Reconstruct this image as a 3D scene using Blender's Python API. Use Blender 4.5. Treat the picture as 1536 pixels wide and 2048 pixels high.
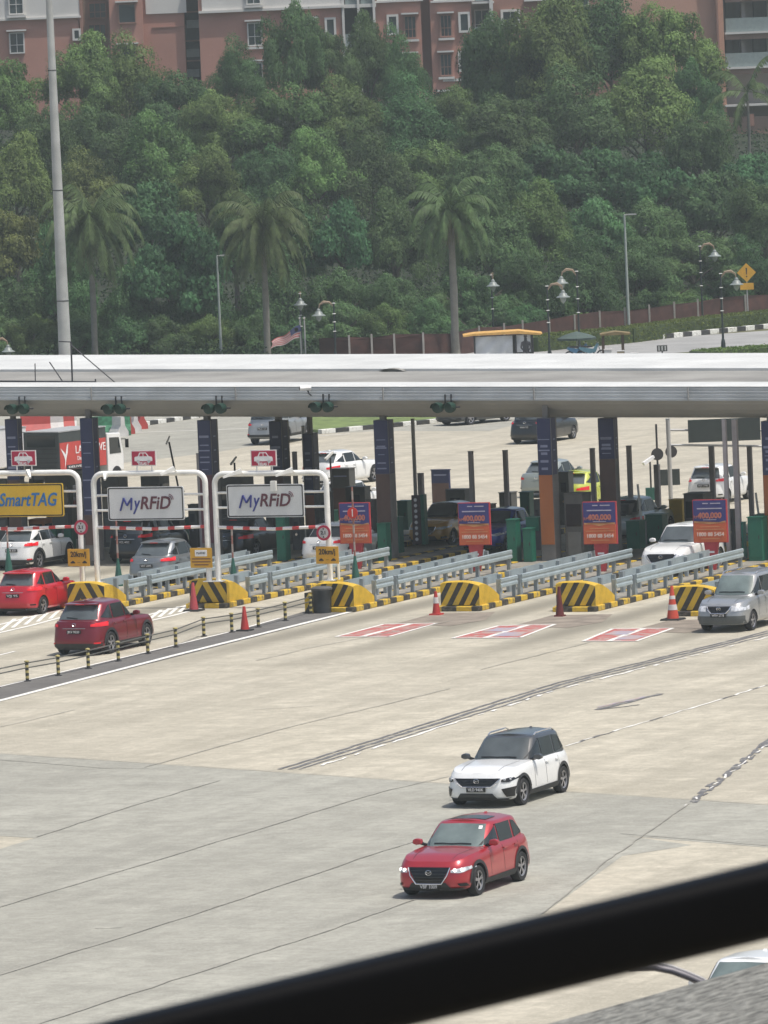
import bpy, bmesh, math, random
from mathutils import Vector, Matrix
R = math.radians
sin, cos, pi = math.sin, math.cos, math.pi
for o in list(bpy.data.objects): bpy.data.objects.remove(o)
S = bpy.context.scene
COL = S.collection

# ------------------------------------------------------------------ camera
FPX, HC, YH, ROLL = 14000.0, 19.7, 60.0, 0.042
CAM = Vector((0, 0, HC))
PITCH = math.atan((1024 - YH) / FPX)
F_ = Vector((0, cos(PITCH), -sin(PITCH)))
U0 = Vector((0, sin(PITCH), cos(PITCH)))
R0 = Vector((1, 0, 0))
U_ = U0 * cos(ROLL) + R0 * sin(ROLL)
R_ = R0 * cos(ROLL) - U0 * sin(ROLL)
cd = bpy.data.cameras.new("camera"); cam = bpy.data.objects.new("camera", cd); COL.objects.link(cam)
m = Matrix((R_, U_, -F_)).transposed().to_4x4(); m.translation = CAM
cam.matrix_world = m
cd.sensor_fit = 'VERTICAL'; cd.sensor_height = 36; cd.sensor_width = 27
cd.lens = FPX / 2048 * 36
cd.clip_start = 0.3; cd.clip_end = 5000
cd.dof.use_dof = True; cd.dof.focus_distance = 190; cd.dof.aperture_fstop = 84
S.camera = cam

# ------------------------------------------------------------------ sky, sun, exposure
SUN_EL, SUN_AZ = R(69), R(122)     # azimuth measured from +Y towards +X
w = bpy.data.worlds.new("World"); S.world = w; w.use_nodes = True
nt = w.node_tree; bg = nt.nodes["Background"]
sky = nt.nodes.new("ShaderNodeTexSky"); sky.sky_type = 'NISHITA'; sky.sun_disc = False
sky.sun_elevation = SUN_EL; sky.sun_rotation = SUN_AZ
sky.air_density = 1.0; sky.dust_density = 4.0; sky.ozone_density = 1.0
nt.links.new(sky.outputs[0], bg.inputs[0]); bg.inputs[1].default_value = 0.135
sd = bpy.data.lights.new("sun", 'SUN'); sun = bpy.data.objects.new("sun", sd); COL.objects.link(sun)
sd.energy = 3.6; sd.angle = R(0.6); sd.color = (1.0, 0.955, 0.88)
sv = Vector((sin(SUN_AZ) * cos(SUN_EL), cos(SUN_AZ) * cos(SUN_EL), sin(SUN_EL)))
sun.rotation_euler = sv.to_track_quat('Z', 'Y').to_euler()
S.view_settings.view_transform = 'Standard'; S.view_settings.look = 'None'
S.view_settings.exposure = 0.0; S.view_settings.gamma = 1
S.cycles.volume_bounces = 0; S.cycles.max_bounces = 6
S.cycles.transparent_max_bounces = 8

# ------------------------------------------------------------------ picture to place
def ray(px, py): return F_ + R_ * ((px - 768) / FPX) - U_ * ((py - 1024) / FPX)
def G(px, py, z=0.0):
    d = ray(px, py); return CAM + d * ((z - HC) / d.z)
def At(px, py, D):
    d = ray(px, py); return CAM + d * (D / d.y)
def PL(px, py, p0, n):
    d = ray(px, py); n = Vector(n); return CAM + d * ((Vector(p0) - CAM).dot(n) / d.dot(n))
AL = R(23.5)                                   # lane heading away from the camera
UL = Vector((sin(AL), cos(AL), 0)); VL = Vector((cos(AL), -sin(AL), 0))

# ------------------------------------------------------------------ materials
MATS = {}
def nd(nt, t, **k):
    n = nt.nodes.new(t)
    for a, b in k.items(): setattr(n, a, b)
    return n
def mat(name, col, rough=.6, metal=0, var=.12, scale=3.0, bump=0, coat=0, spec=.5, rnd=0, alpha=1):
    if name in MATS: return MATS[name]
    m = bpy.data.materials.new(name); m.use_nodes = True; t = m.node_tree
    b = t.nodes["Principled BSDF"]
    b.inputs["Roughness"].default_value = rough; b.inputs["Metallic"].default_value = metal
    b.inputs["Specular IOR Level"].default_value = spec
    if coat: b.inputs["Coat Weight"].default_value = coat; b.inputs["Coat Roughness"].default_value = .04
    if alpha < 1: b.inputs["Alpha"].default_value = alpha
    tc = nd(t, "ShaderNodeTexCoord"); n = nd(t, "ShaderNodeTexNoise")
    n.inputs["Scale"].default_value = scale; n.inputs["Detail"].default_value = 5
    t.links.new(tc.outputs["Object"], n.inputs["Vector"])
    mx = nd(t, "ShaderNodeMapRange"); mx.inputs["From Min"].default_value = .3; mx.inputs["From Max"].default_value = .7
    mx.inputs["To Min"].default_value = 1 - var; mx.inputs["To Max"].default_value = 1 + var
    t.links.new(n.outputs["Fac"], mx.inputs["Value"])
    v = nd(t, "ShaderNodeVectorMath", operation='SCALE'); v.inputs[0].default_value = col[:3]
    if rnd:
        oi = nd(t, "ShaderNodeObjectInfo"); hs = nd(t, "ShaderNodeHueSaturation")
        r1 = nd(t, "ShaderNodeMapRange"); r1.inputs["To Min"].default_value = .5 - rnd * .08; r1.inputs["To Max"].default_value = .5 + rnd * .08
        r2 = nd(t, "ShaderNodeMapRange"); r2.inputs["To Min"].default_value = 1 - rnd * .35; r2.inputs["To Max"].default_value = 1 + rnd * .35
        fr = nd(t, "ShaderNodeMath", operation='FRACT'); ml = nd(t, "ShaderNodeMath", operation='MULTIPLY'); ml.inputs[1].default_value = 7.31
        t.links.new(oi.outputs["Random"], r1.inputs["Value"]); t.links.new(oi.outputs["Random"], ml.inputs[0])
        t.links.new(ml.outputs[0], fr.inputs[0]); t.links.new(fr.outputs[0], r2.inputs["Value"])
        t.links.new(r1.outputs[0], hs.inputs["Hue"]); t.links.new(r2.outputs[0], hs.inputs["Value"])
        hs.inputs["Color"].default_value = (*col[:3], 1)
        t.links.new(hs.outputs[0], v.inputs[0])
    t.links.new(mx.outputs[0], v.inputs["Scale"]); t.links.new(v.outputs[0], b.inputs["Base Color"])
    if bump:
        bp = nd(t, "ShaderNodeBump"); bp.inputs["Strength"].default_value = bump; bp.inputs["Distance"].default_value = .02
        t.links.new(n.outputs["Fac"], bp.inputs["Height"]); t.links.new(bp.outputs[0], b.inputs["Normal"])
    MATS[name] = m; return m

def ground_mat(name, c1, c2, dark, streak=.5, speck=.25, tracks=.0):
    """weathered paving: blotches, long wear streaks along the lanes, speckle"""
    m = bpy.data.materials.new(name); m.use_nodes = True; t = m.node_tree; L = t.links
    b = t.nodes["Principled BSDF"]; b.inputs["Roughness"].default_value = .9; b.inputs["Specular IOR Level"].default_value = .15
    g = nd(t, "ShaderNodeNewGeometry")
    mp = nd(t, "ShaderNodeMapping"); mp.inputs["Rotation"].default_value = (0, 0, AL); L.new(g.outputs["Position"], mp.inputs["Vector"])
    def noise(vec, scale, det=4, rgh=.6):
        n = nd(t, "ShaderNodeTexNoise"); n.inputs["Scale"].default_value = scale; n.inputs["Detail"].default_value = det
        n.inputs["Roughness"].default_value = rgh; L.new(vec, n.inputs["Vector"]); return n.outputs["Fac"]
    def rng(x, a, bb, lo, hi):
        r = nd(t, "ShaderNodeMapRange"); L.new(x, r.inputs["Value"])
        for k, q in zip(("From Min", "From Max", "To Min", "To Max"), (a, bb, lo, hi)): r.inputs[k].default_value = q
        return r.outputs[0]
    def stretch(sx, sy):
        s = nd(t, "ShaderNodeMapping"); s.inputs["Scale"].default_value = (sx, sy, 1); L.new(mp.outputs[0], s.inputs["Vector"]); return s.outputs[0]
    def mix(f, a, bb, mode='MIX'):
        x = nd(t, "ShaderNodeMix", data_type='RGBA', blend_type=mode); L.new(f, x.inputs[0])
        for q, s in ((a, 6), (bb, 7)):
            if isinstance(q, tuple): x.inputs[s].default_value = (*q, 1)
            else: L.new(q, x.inputs[s])
        return x.outputs[2]
    c = mix(rng(noise(mp.outputs[0], .06, 5), .38, .62, 0, 1), c1, c2)
    c = mix(rng(noise(stretch(.9, .035), 1.0, 5, .65), .42, .72, 0, streak), c, dark)
    c = mix(rng(noise(stretch(.25, .02), 1.0, 4, .6), .5, .75, 0, streak * .8), c, dark)
    c = mix(rng(noise(stretch(.12, .5), 1.0, 5, .7), .5, .72, 0, speck), c, dark)
    c = mix(rng(noise(mp.outputs[0], 2.6, 7, .8), .42, .66, 0, .62), c, dark)
    c = mix(rng(noise(mp.outputs[0], .55, 7, .75), .44, .62, 0, .5), c, dark)
    c = mix(rng(noise(mp.outputs[0], .9, 6, .8), .56, .66, 0, .30), c, tuple(min(1, q * 1.25) for q in c1))
    c = mix(rng(noise(mp.outputs[0], 14.0, 3, .7), .55, .75, 0, speck), c, tuple(min(1, q * 1.35) for q in c1))
    if tracks:
        sx = nd(t, "ShaderNodeSeparateXYZ"); L.new(mp.outputs[0], sx.inputs[0])
        noses = [G(136, 1222), G(1349, 1232)]; per = (noses[1].dot(VL) - noses[0].dot(VL)) / 5; c0 = noses[0].dot(VL) + (1.42 + per) / 2; u0 = noses[0].dot(UL)
        wv = nd(t, "ShaderNodeMath", operation='MULTIPLY_ADD'); wv.inputs[1].default_value = 2 * pi / per; wv.inputs[2].default_value = -c0 * 2 * pi / per; L.new(sx.outputs[0], wv.inputs[0])
        sn = nd(t, "ShaderNodeMath", operation='COSINE'); L.new(wv.outputs[0], sn.inputs[0])
        n1 = rng(sx.outputs[1], u0 - 24, u0 - 9, 0, 1); n3 = rng(sx.outputs[1], u0 + 16, u0 + 24, 1, 0); n2 = nd(t, 'ShaderNodeMath', operation='MULTIPLY'); L.new(n1, n2.inputs[0]); L.new(n3, n2.inputs[1]); n2 = n2.outputs[0]; a = rng(sn.outputs[0], .25, 1, 0, tracks)
        mm = nd(t, "ShaderNodeMath", operation='MULTIPLY'); L.new(a, mm.inputs[0]); L.new(n2, mm.inputs[1])
        c = mix(mm.outputs[0], c, tuple(q * .8 for q in dark))
    L.new(c, b.inputs["Base Color"])
    bp = nd(t, "ShaderNodeBump"); bp.inputs["Strength"].default_value = .25; bp.inputs["Distance"].default_value = .03
    L.new(noise(mp.outputs[0], 6, 6, .7), bp.inputs["Height"]); L.new(bp.outputs[0], b.inputs["Normal"])
    MATS[name] = m; return m

def worn_mat(name, col, under, thr=.5, scale=1.2, rough=.8):
    """paint worn through to the paving in patches"""
    m = bpy.data.materials.new(name); m.use_nodes = True; t = m.node_tree; L = t.links
    b = t.nodes["Principled BSDF"]; b.inputs["Roughness"].default_value = rough
    g = nd(t, "ShaderNodeNewGeometry"); n = nd(t, "ShaderNodeTexNoise"); n.inputs["Scale"].default_value = scale; n.inputs["Detail"].default_value = 6
    n.inputs["Roughness"].default_value = .7
    L.new(g.outputs["Position"], n.inputs["Vector"])
    r = nd(t, "ShaderNodeMapRange"); L.new(n.outputs["Fac"], r.inputs["Value"]); r.inputs["From Min"].default_value = thr - .04; r.inputs["From Max"].default_value = thr + .04
    x = nd(t, "ShaderNodeMix", data_type='RGBA'); L.new(r.outputs[0], x.inputs[0]); x.inputs[6].default_value = (*col, 1); x.inputs[7].default_value = (*under, 1)
    L.new(x.outputs[2], b.inputs["Base Color"]); MATS[name] = m; return m

def stripe_mat(name, c1, c2, axis, period, duty=.5, rot=0, rough=.6, off=0, wear=.12, chevron=False):
    """painted stripes in object space; axis in 'XYZ' after a turn rot about local Y"""
    m = bpy.data.materials.new(name); m.use_nodes = True; t = m.node_tree; L = t.links
    b = t.nodes["Principled BSDF"]; b.inputs["Roughness"].default_value = rough
    tc = nd(t, "ShaderNodeTexCoord"); vec = tc.outputs["Object"]
    if chevron:
        s0 = nd(t, "ShaderNodeSeparateXYZ"); L.new(vec, s0.inputs[0]); sb = nd(t, "ShaderNodeMath", operation='SUBTRACT'); L.new(s0.outputs[0], sb.inputs[0]); sb.inputs[1].default_value = chevron
        ab = nd(t, "ShaderNodeMath", operation='ABSOLUTE'); L.new(sb.outputs[0], ab.inputs[0])
        cb = nd(t, "ShaderNodeCombineXYZ"); L.new(ab.outputs[0], cb.inputs[0]); L.new(s0.outputs[1], cb.inputs[1]); L.new(s0.outputs[2], cb.inputs[2]); vec = cb.outputs[0]
    mp = nd(t, "ShaderNodeMapping"); mp.inputs["Rotation"].default_value = (0, rot, 0); L.new(vec, mp.inputs["Vector"])
    s = nd(t, "ShaderNodeSeparateXYZ"); L.new(mp.outputs[0], s.inputs[0])
    a = nd(t, "ShaderNodeMath", operation='MULTIPLY_ADD'); L.new(s.outputs['XYZ'.index(axis)], a.inputs[0]); a.inputs[1].default_value = 1 / period; a.inputs[2].default_value = 100 + off
    fr = nd(t, "ShaderNodeMath", operation='FRACT'); L.new(a.outputs[0], fr.inputs[0])
    gt = nd(t, "ShaderNodeMath", operation='GREATER_THAN'); L.new(fr.outputs[0], gt.inputs[0]); gt.inputs[1].default_value = duty
    x = nd(t, "ShaderNodeMix", data_type='RGBA'); L.new(gt.outputs[0], x.inputs[0]); x.inputs[6].default_value = (*c1, 1); x.inputs[7].default_value = (*c2, 1)
    n = nd(t, "ShaderNodeTexNoise"); n.inputs["Scale"].default_value = 6; n.inputs["Detail"].default_value = 6; L.new(tc.outputs["Object"], n.inputs["Vector"])
    r = nd(t, "ShaderNodeMapRange"); L.new(n.outputs["Fac"], r.inputs["Value"]); r.inputs["From Min"].default_value = .52; r.inputs["From Max"].default_value = .68; r.inputs["To Max"].default_value = wear * 4
    y = nd(t, "ShaderNodeMix", data_type='RGBA'); L.new(r.outputs[0], y.inputs[0]); L.new(x.outputs[2], y.inputs[6]); y.inputs[7].default_value = (.17, .15, .11, 1)
    L.new(y.outputs[2], b.inputs["Base Color"]); MATS[name] = m; return m

def leaf_mat(name, col, rnd=.8, tl=.35):
    m = bpy.data.materials.new(name); m.use_nodes = True; t = m.node_tree; L = t.links
    b = t.nodes["Principled BSDF"]; b.inputs["Roughness"].default_value = .6; b.inputs["Specular IOR Level"].default_value = .22
    oi = nd(t, "ShaderNodeObjectInfo"); tc = nd(t, "ShaderNodeTexCoord")
    at = nd(t, "ShaderNodeAttribute", attribute_name="tone")
    n = nd(t, "ShaderNodeTexNoise"); n.inputs["Scale"].default_value = 3.0; L.new(tc.outputs["Object"], n.inputs["Vector"])
    ad = nd(t, "ShaderNodeMath", operation='ADD'); L.new(at.outputs["Fac"], ad.inputs[0]); L.new(n.outputs["Fac"], ad.inputs[1])
    r = nd(t, "ShaderNodeMapRange"); L.new(ad.outputs[0], r.inputs["Value"])
    for k, q in zip(("From Min", "From Max", "To Min", "To Max"), (.4, 1.6, .35, 1.75)): r.inputs[k].default_value = q
    ml = nd(t, "ShaderNodeMath", operation='MULTIPLY'); ml.inputs[1].default_value = 5.77; L.new(oi.outputs["Random"], ml.inputs[0])
    fr = nd(t, "ShaderNodeMath", operation='FRACT'); L.new(ml.outputs[0], fr.inputs[0])
    r2 = nd(t, "ShaderNodeMapRange"); L.new(fr.outputs[0], r2.inputs["Value"]); r2.inputs["To Min"].default_value = 1 - .3 * rnd; r2.inputs["To Max"].default_value = 1 + .3 * rnd
    mm = nd(t, "ShaderNodeMath", operation='MULTIPLY'); L.new(r.outputs[0], mm.inputs[0]); L.new(r2.outputs[0], mm.inputs[1])
    hs = nd(t, "ShaderNodeHueSaturation"); hs.inputs["Color"].default_value = (*col, 1)
    rh = nd(t, "ShaderNodeMapRange"); L.new(oi.outputs["Random"], rh.inputs["Value"]); rh.inputs["To Min"].default_value = .5 - .03 * rnd; rh.inputs["To Max"].default_value = .5 + .03 * rnd
    L.new(rh.outputs[0], hs.inputs["Hue"]); L.new(mm.outputs[0], hs.inputs["Value"])
    L.new(hs.outputs[0], b.inputs["Base Color"])
    tr = nd(t, "ShaderNodeBsdfTranslucent"); L.new(hs.outputs[0], tr.inputs[0])
    mx = nd(t, "ShaderNodeMixShader"); mx.inputs[0].default_value = tl; L.new(b.outputs[0], mx.inputs[1]); L.new(tr.outputs[0], mx.inputs[2])
    L.new(mx.outputs[0], t.nodes["Material Output"].inputs[0]); MATS[name] = m; return m

# ------------------------------------------------------------------ mesh building
class MB:
    def __init__(s): s.v = []; s.f = []; s.fm = []; s.mats = []; s.cur = 0
    def use(s, m):
        if m not in s.mats: s.mats.append(m)
        s.cur = s.mats.index(m); return s
    def face(s, pts):
        i = len(s.v); s.v += [tuple(p) for p in pts]; s.f.append(tuple(range(i, i + len(pts)))); s.fm.append(s.cur); return s
    def raw(s, vs, fs):
        i = len(s.v); s.v += [tuple(p) for p in vs]
        for f in fs: s.f.append(tuple(i + k for k in f)); s.fm.append(s.cur)
        return s
    def box(s, c, d, rot=0, taper=1, bevel=0):
        cx, cy, cz = c; x, y, z = d[0] / 2, d[1] / 2, d[2] / 2; vs = []
        for k, tz in ((-z, 1), (z, taper)):
            for a, b in ((-x, -y), (x, -y), (x, y), (-x, y)):
                a *= tz; b *= tz; vs.append((cx + a * cos(rot) - b * sin(rot), cy + a * sin(rot) + b * cos(rot), cz + k))
        return s.raw(vs, [(3, 2, 1, 0), (4, 5, 6, 7), (0, 1, 5, 4), (1, 2, 6, 5), (2, 3, 7, 6), (3, 0, 4, 7)])
    def tube(s, p, q, r, n=8, r2=None):
        return s.path([p, q], [r, r if r2 is None else r2], n)
    def path(s, pts, r, n=8, cap=True):
        pts = [Vector(p) for p in pts]
        if not isinstance(r, (list, tuple)): r = [r] * len(pts)
        vs = []; k = len(pts)
        t0 = (pts[1] - pts[0]).normalized(); up = Vector((0, 0, 1)) if abs(t0.z) < .9 else Vector((1, 0, 0))
        a = t0.cross(up).normalized()
        for i, p in enumerate(pts):
            t = (pts[min(i + 1, k - 1)] - pts[max(i - 1, 0)]).normalized()
            a = (a - t * a.dot(t)).normalized(); b = t.cross(a)
            for j in range(n):
                th = 2 * pi * (j + .5) / n; vs.append(p + (a * cos(th) + b * sin(th)) * r[i])
        fs = [(i * n + j, i * n + (j + 1) % n, (i + 1) * n + (j + 1) % n, (i + 1) * n + j) for i in range(k - 1) for j in range(n)]
        if cap: fs += [tuple(range(n))[::-1], tuple((k - 1) * n + j for j in range(n))]
        return s.raw(vs, fs)
    def lathe(s, prof, c=(0, 0, 0), n=16, axis='Z', cap=True):
        vs = []
        for r, z in prof:
            for j in range(n):
                th = 2 * pi * j / n; x, y = r * cos(th), r * sin(th)
                p = {'Z': (x, y, z), 'Y': (x, z, y), 'X': (z, x, y)}[axis]
                vs.append((p[0] + c[0], p[1] + c[1], p[2] + c[2]))
        k = len(prof)
        fs = [(i * n + j, i * n + (j + 1) % n, (i + 1) * n + (j + 1) % n, (i + 1) * n + j) for i in range(k - 1) for j in range(n)]
        if cap and prof[0][0] > 1e-6: fs.append(tuple(range(n))[::-1])
        if cap and prof[-1][0] > 1e-6: fs.append(tuple((k - 1) * n + j for j in range(n)))
        return s.raw(vs, fs)
    def prism(s, poly, a, b, axis='Y'):
        """poly in the two other axes, extruded from a to b along axis"""
        def P(u, v, w): return {'Y': (u, w, v), 'X': (w, u, v), 'Z': (u, v, w)}[axis]
        n = len(poly); vs = [P(u, v, a) for u, v in poly] + [P(u, v, b) for u, v in poly]
        fs = [tuple(range(n)), tuple(range(2 * n - 1, n - 1, -1))] + [(i, n + i, n + (i + 1) % n, (i + 1) % n) for i in range(n)]
        return s.raw(vs, fs)
    def grid(s, rows, close=False):
        n = len(rows[0]); vs = [p for r in rows for p in r]
        m = n if close else n - 1
        return s.raw(vs, [(i * n + j, i * n + (j + 1) % n, (i + 1) * n + (j + 1) % n, (i + 1) * n + j) for i in range(len(rows) - 1) for j in range(m)])
    def build(s, name, parent=None, m=None, smooth=False, fix=True, bevel=0):
        me = bpy.data.meshes.new(name); me.from_pydata(s.v, [], s.f)
        for q in (s.mats or [m]): me.materials.append(q)
        if s.mats: me.polygons.foreach_set("material_index", s.fm)
        if fix:
            bm = bmesh.new(); bm.from_mesh(me); bmesh.ops.remove_doubles(bm, verts=bm.verts, dist=1e-5)
            bmesh.ops.recalc_face_normals(bm, faces=bm.faces); bm.to_mesh(me); bm.free()
        o = bpy.data.objects.new(name, me); COL.objects.link(o)
        if parent: o.parent = parent
        if bevel:
            b = o.modifiers.new("bevel", 'BEVEL'); b.width = bevel; b.segments = 2; b.limit_method = 'ANGLE'
        if smooth:
            me.polygons.foreach_set("use_smooth", [True] * len(me.polygons))
            try: me.set_sharp_from_angle(angle=R(smooth if smooth > 1 else 35))
            except Exception: pass
        return o

def empty(name, loc=(0, 0, 0), rz=0):
    o = bpy.data.objects.new(name, None); COL.objects.link(o); o.location = loc; o.rotation_euler = (0, 0, rz); o.empty_display_size = .2
    return o
def tag(o, label, cat, group=None):
    o["label"] = label; o["category"] = cat
    if group: o["group"] = group
    return o
def kind(o, k="structure"): o["kind"] = k; return o
KIDS = {}
def copy_tree(o, parent=None):
    c = o.copy(); COL.objects.link(c)
    if parent: c.parent = parent
    for ch in [x for x in bpy.data.objects if x.parent == o]: copy_tree(ch, c)
    return c
FONT = bpy.data.curves.new("t0", 'FONT').font
def text(s, size, m, parent, loc, rot=(pi / 2, 0, 0), name="lettering", ext=.006, shear=0, width=None, bold=0, align='CENTER'):
    """real lettering: local X along the line, facing -Y by default"""
    c = bpy.data.curves.new(name, 'FONT'); c.body = s; c.size = size; c.extrude = ext; c.align_x = align; c.align_y = 'CENTER'; c.shear = shear; c.offset = bold
    c.resolution_u = 3
    o = bpy.data.objects.new(name, c); COL.objects.link(o)
    dg = bpy.context.evaluated_depsgraph_get(); me = bpy.data.meshes.new_from_object(o.evaluated_get(dg)); bpy.data.objects.remove(o)
    me.materials.clear(); me.materials.append(m)
    n = bpy.data.objects.new(name, me); COL.objects.link(n); n.parent = parent; n.location = loc; n.rotation_euler = rot
    if width:
        xs = [v.co.x for v in me.vertices]; k = width / max(.01, max(xs) - min(xs)); n.scale = (k, 1, 1)
    return n
def lerp(a, b, t): return a + (b - a) * t
def interp(tab, x):
    if x <= tab[0][0]: return tab[0][1]
    for (a, p), (b, q) in zip(tab, tab[1:]):
        if x <= b:
            t = (x - a) / (b - a) if b > a else 0
            return p + (q - p) * t
    return tab[-1][1]
# ================================================================== THE SETTING
m_conc = ground_mat("concrete_paving", (.56, .52, .42), (.50, .465, .38), (.30, .28, .225), .62, .6, .95)
m_asph = ground_mat("weathered_grey_paving", (.42, .415, .36), (.38, .375, .325), (.235, .23, .20), .5, .6)
m_dark = ground_mat("dark_asphalt", (.20, .195, .18), (.165, .16, .15), (.11, .105, .10), .4, .45)
m_soil = ground_mat("distant_grass_soil", (.12, .14, .06), (.16, .15, .08), (.07, .08, .04), .2, .4)
m_joint = worn_mat("dark_joint_line", (.25, .24, .205), (.33, .32, .275), .50, .8)
m_wpaint = worn_mat("worn_white_road_paint", (.72, .71, .66), (.36, .34, .29), .56, 1.6)
m_wpaint2 = mat("white_road_paint", (.74, .73, .68), .8, var=.1)
m_rpaint = worn_mat("worn_red_road_paint", (.42, .11, .10), (.38, .29, .25), .52, 2.0)
m_tar = worn_mat("tar_joint_filler", (.14, .138, .14), (.31, .30, .265), .57, 2.5)
m_bpaint = worn_mat("worn_blue_grey_paint", (.34, .31, .37), (.40, .30, .28), .52, 1.5)

def sheet(name, pts, z, m, px=True):
    b = MB(); P = [G(*p, z) if px else Vector((*p, z)) for p in pts]
    b.face([(p.x, p.y, z) for p in P]); return kind(b.build(name, m=m, fix=False))
def strip(b, pts, wd, z):
    """a painted line of real width through ground points"""
    P = [Vector((p[0], p[1], 0)) for p in pts]
    for i in range(len(P) - 1):
        d = (P[i + 1] - P[i]); n = Vector((-d.y, d.x, 0)).normalized() * wd / 2
        a, c = P[i], P[i + 1]
        b.face([(a.x - n.x, a.y - n.y, z), (c.x - n.x, c.y - n.y, z), (c.x + n.x, c.y + n.y, z), (a.x + n.x, a.y + n.y, z)])

kind(MB().face([(-900, -100, 0), (900, -100, 0), (900, 2500, 0), (-900, 2500, 0)]).build("ground", m=m_conc, fix=False))
# grey paving in the near part, with the paler bay at the lower right
sheet("road", [(-500, 1484), (0, 1507), (800, 1561), (1536, 1610), (2000, 1641), (2000, 1725), (1536, 1695), (1255, 1672),
               (1384, 1690), (1245, 1712), (1090, 1825), (800, 2048), (560, 2300), (-500, 2300), (-500, 1795), (0, 1698), (70, 1676), (0, 1672), (-500, 1650)], .004, m_asph)
# upper left grey roadway beyond the canopy
sheet("road", [(-300, 800), (-300, 925), (250, 925), (430, 905), (640, 868), (760, 862), (980, 862), (1060, 842), (1200, 835), (1300, 820), (1300, 760), (-300, 760)], .004, m_asph)
sheet("road", [(0, 1402), (-300, 1476), (-300, 1446), (0, 1374), (300, 1303), (470, 1262), (560, 1237), (612, 1222), (640, 1222), (700, 1226)], .008, m_dark)
# oil-darkened patches in front of the islands
for i, (x, y) in enumerate(((930, 1236), (1165, 1240), (1400, 1250))):
    sheet("road_stain", [(x - 140, y + 12), (x - 60, y - 10), (x + 60, y - 12), (x + 40, y + 4), (x - 30, y + 16)], .008, mat("stained_paving", (.24, .205, .165), .95, var=.25, scale=1.5))

b = MB().use(m_wpaint2)
def gp(*pts): return [G(*p) for p in pts]
strip(b, gp((-300, 1477), (0, 1402), (350, 1311), (702, 1224)), .24, .016)
strip(b, gp((-300, 1446), (0, 1374), (300, 1303), (470, 1262), (560, 1237)), .12, .016)
kind(b.build("road_marking", fix=False))
b = MB().use(m_wpaint2)
for k in range(-4, 3):                                             # lane dashes left of the divider
    strip(b, gp((-10 + k * 118, 1313 - k * 27.5), (30 + k * 118, 1303 - k * 27.5)), .13, .012)
kind(b.build("road_marking", fix=False))
for ox, oy, sc in ((0, 0, 1), (298, -18, .8)):                      # hatched white tapers in front of blocks
    b = MB().use(m_wpaint2)
    q = lambda x, y: (ox + x * sc, oy + 1240 + (y - 1240) * sc)
    strip(b, gp(q(-10, 1252), q(138, 1216)), .18, .012); strip(b, gp(q(-10, 1268), q(60, 1252), q(165, 1224)), .18, .012)
    for k in range(6): strip(b, gp(q(0 + 25 * k, 1262 - 6 * k), q(30 + 22 * k, 1238 - 4.2 * k)), .14, .0125)
    kind(b.build("road_marking", fix=False))
# red-and-white lane boxes painted on the paving
def redbox(A, B, C, D, blue):
    P = [G(*p) for p in (A, B, C, D)]
    q = lambda u, v: P[0].lerp(P[1], u).lerp(P[3].lerp(P[2], u), v)
    b = MB().use(m_rpaint)
    b.face([(p.x, p.y, .012) for p in P])
    b.use(m_wpaint2)
    strip(b, P + [P[0]], .13, .016)
    b.use(m_wpaint)
    strip(b, [q(.02, .48), q(.98, .52)], .22, .0165)
    if blue:
        b.use(m_bpaint)
        for u0, u1, v0, v1 in ((.12, .42, .52, .9), (.5, .8, .12, .5)):
            b.face([(p.x, p.y, .0168) for p in (q(u0, v0), q(u1, v0), q(u1, v1), q(u0, v1))])
    kind(b.build("road_marking", fix=False))
redbox((672, 1274), (768, 1249), (874, 1247), (778, 1274), 0)
redbox((904, 1277), (998, 1252), (1110, 1249), (1040, 1276), 1)
redbox((1166, 1283), (1226, 1258), (1346, 1257), (1272, 1283), 1)
# tar-filled lane joints with remains of white paint
def wob(p0, p1, n, amp, rg):
    a, c = Vector(p0), Vector(p1); nrm = Vector((-(c - a).y, (c - a).x, 0)).normalized()
    return [a.lerp(c, i / n) + nrm * rg.uniform(-amp, amp) for i in range(n + 1)]
rg = random.Random(5)
b = MB().use(m_tar)
j0, j1 = [(575, 1539), (1250, 1336), (1640, 1240)], None
for off, wd in ((-.36, .10), (-.06, .17), (.22, .13)):
    for (p, q) in (((575, 1539), (1130, 1366)), ((1130, 1366), (1640, 1240))):
        A, Bq = G(*p), G(*q); nrm = Vector((-(Bq - A).y, (Bq - A).x, 0)).normalized() * off
        strip(b, wob(A + nrm, Bq + nrm, 36, .045, rg), wd, .012 + off * .004)
b.use(m_wpaint2)
for (p, q) in (((640, 1532), (1130, 1376)), ((1130, 1376), (1640, 1249))):
    A, Bq = G(*p), G(*q)
    W = wob(A, Bq, 40, .06, rg)
    for i in range(0, 40):
        if rg.random() < .62: strip(b, W[i:i + 2], rg.uniform(.06, .16), .016)
kind(b.build("road_joint", fix=False))
b = MB()
W = wob(G(1128, 1493), G(1700, 1321), 44, .05, rg)
for i in range(44):
    b.use(m_wpaint2 if rg.random() < .55 else m_tar)
    strip(b, W[i:i + 2], rg.uniform(.05, .12), .012)
b.use(m_tar)
for k in range(3):
    W = wob(G(1380 + k * 4, 1602 + k * 2), G(1600 + k * 4, 1430 + k * 2), 40, .035, rg)
    for i in range(40):
        if rg.random() < .75: strip(b, W[i:i + 2], rg.uniform(.05, .14), .012 + k * .001)
b.use(m_wpaint2)
W = wob(G(1374, 1612), G(1600, 1440), 44, .07, rg)
for i in range(44):
    if rg.random() < .4: strip(b, W[i:i + 2], rg.uniform(.03, .07), .0165)
b.use(m_tar)
strip(b, wob(G(1194, 1420), G(1322, 1388), 12, .05, rg), .22, .012); strip(b, wob(G(1194, 1420), G(1280, 1410), 8, .04, rg), .1, .0125)
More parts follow.
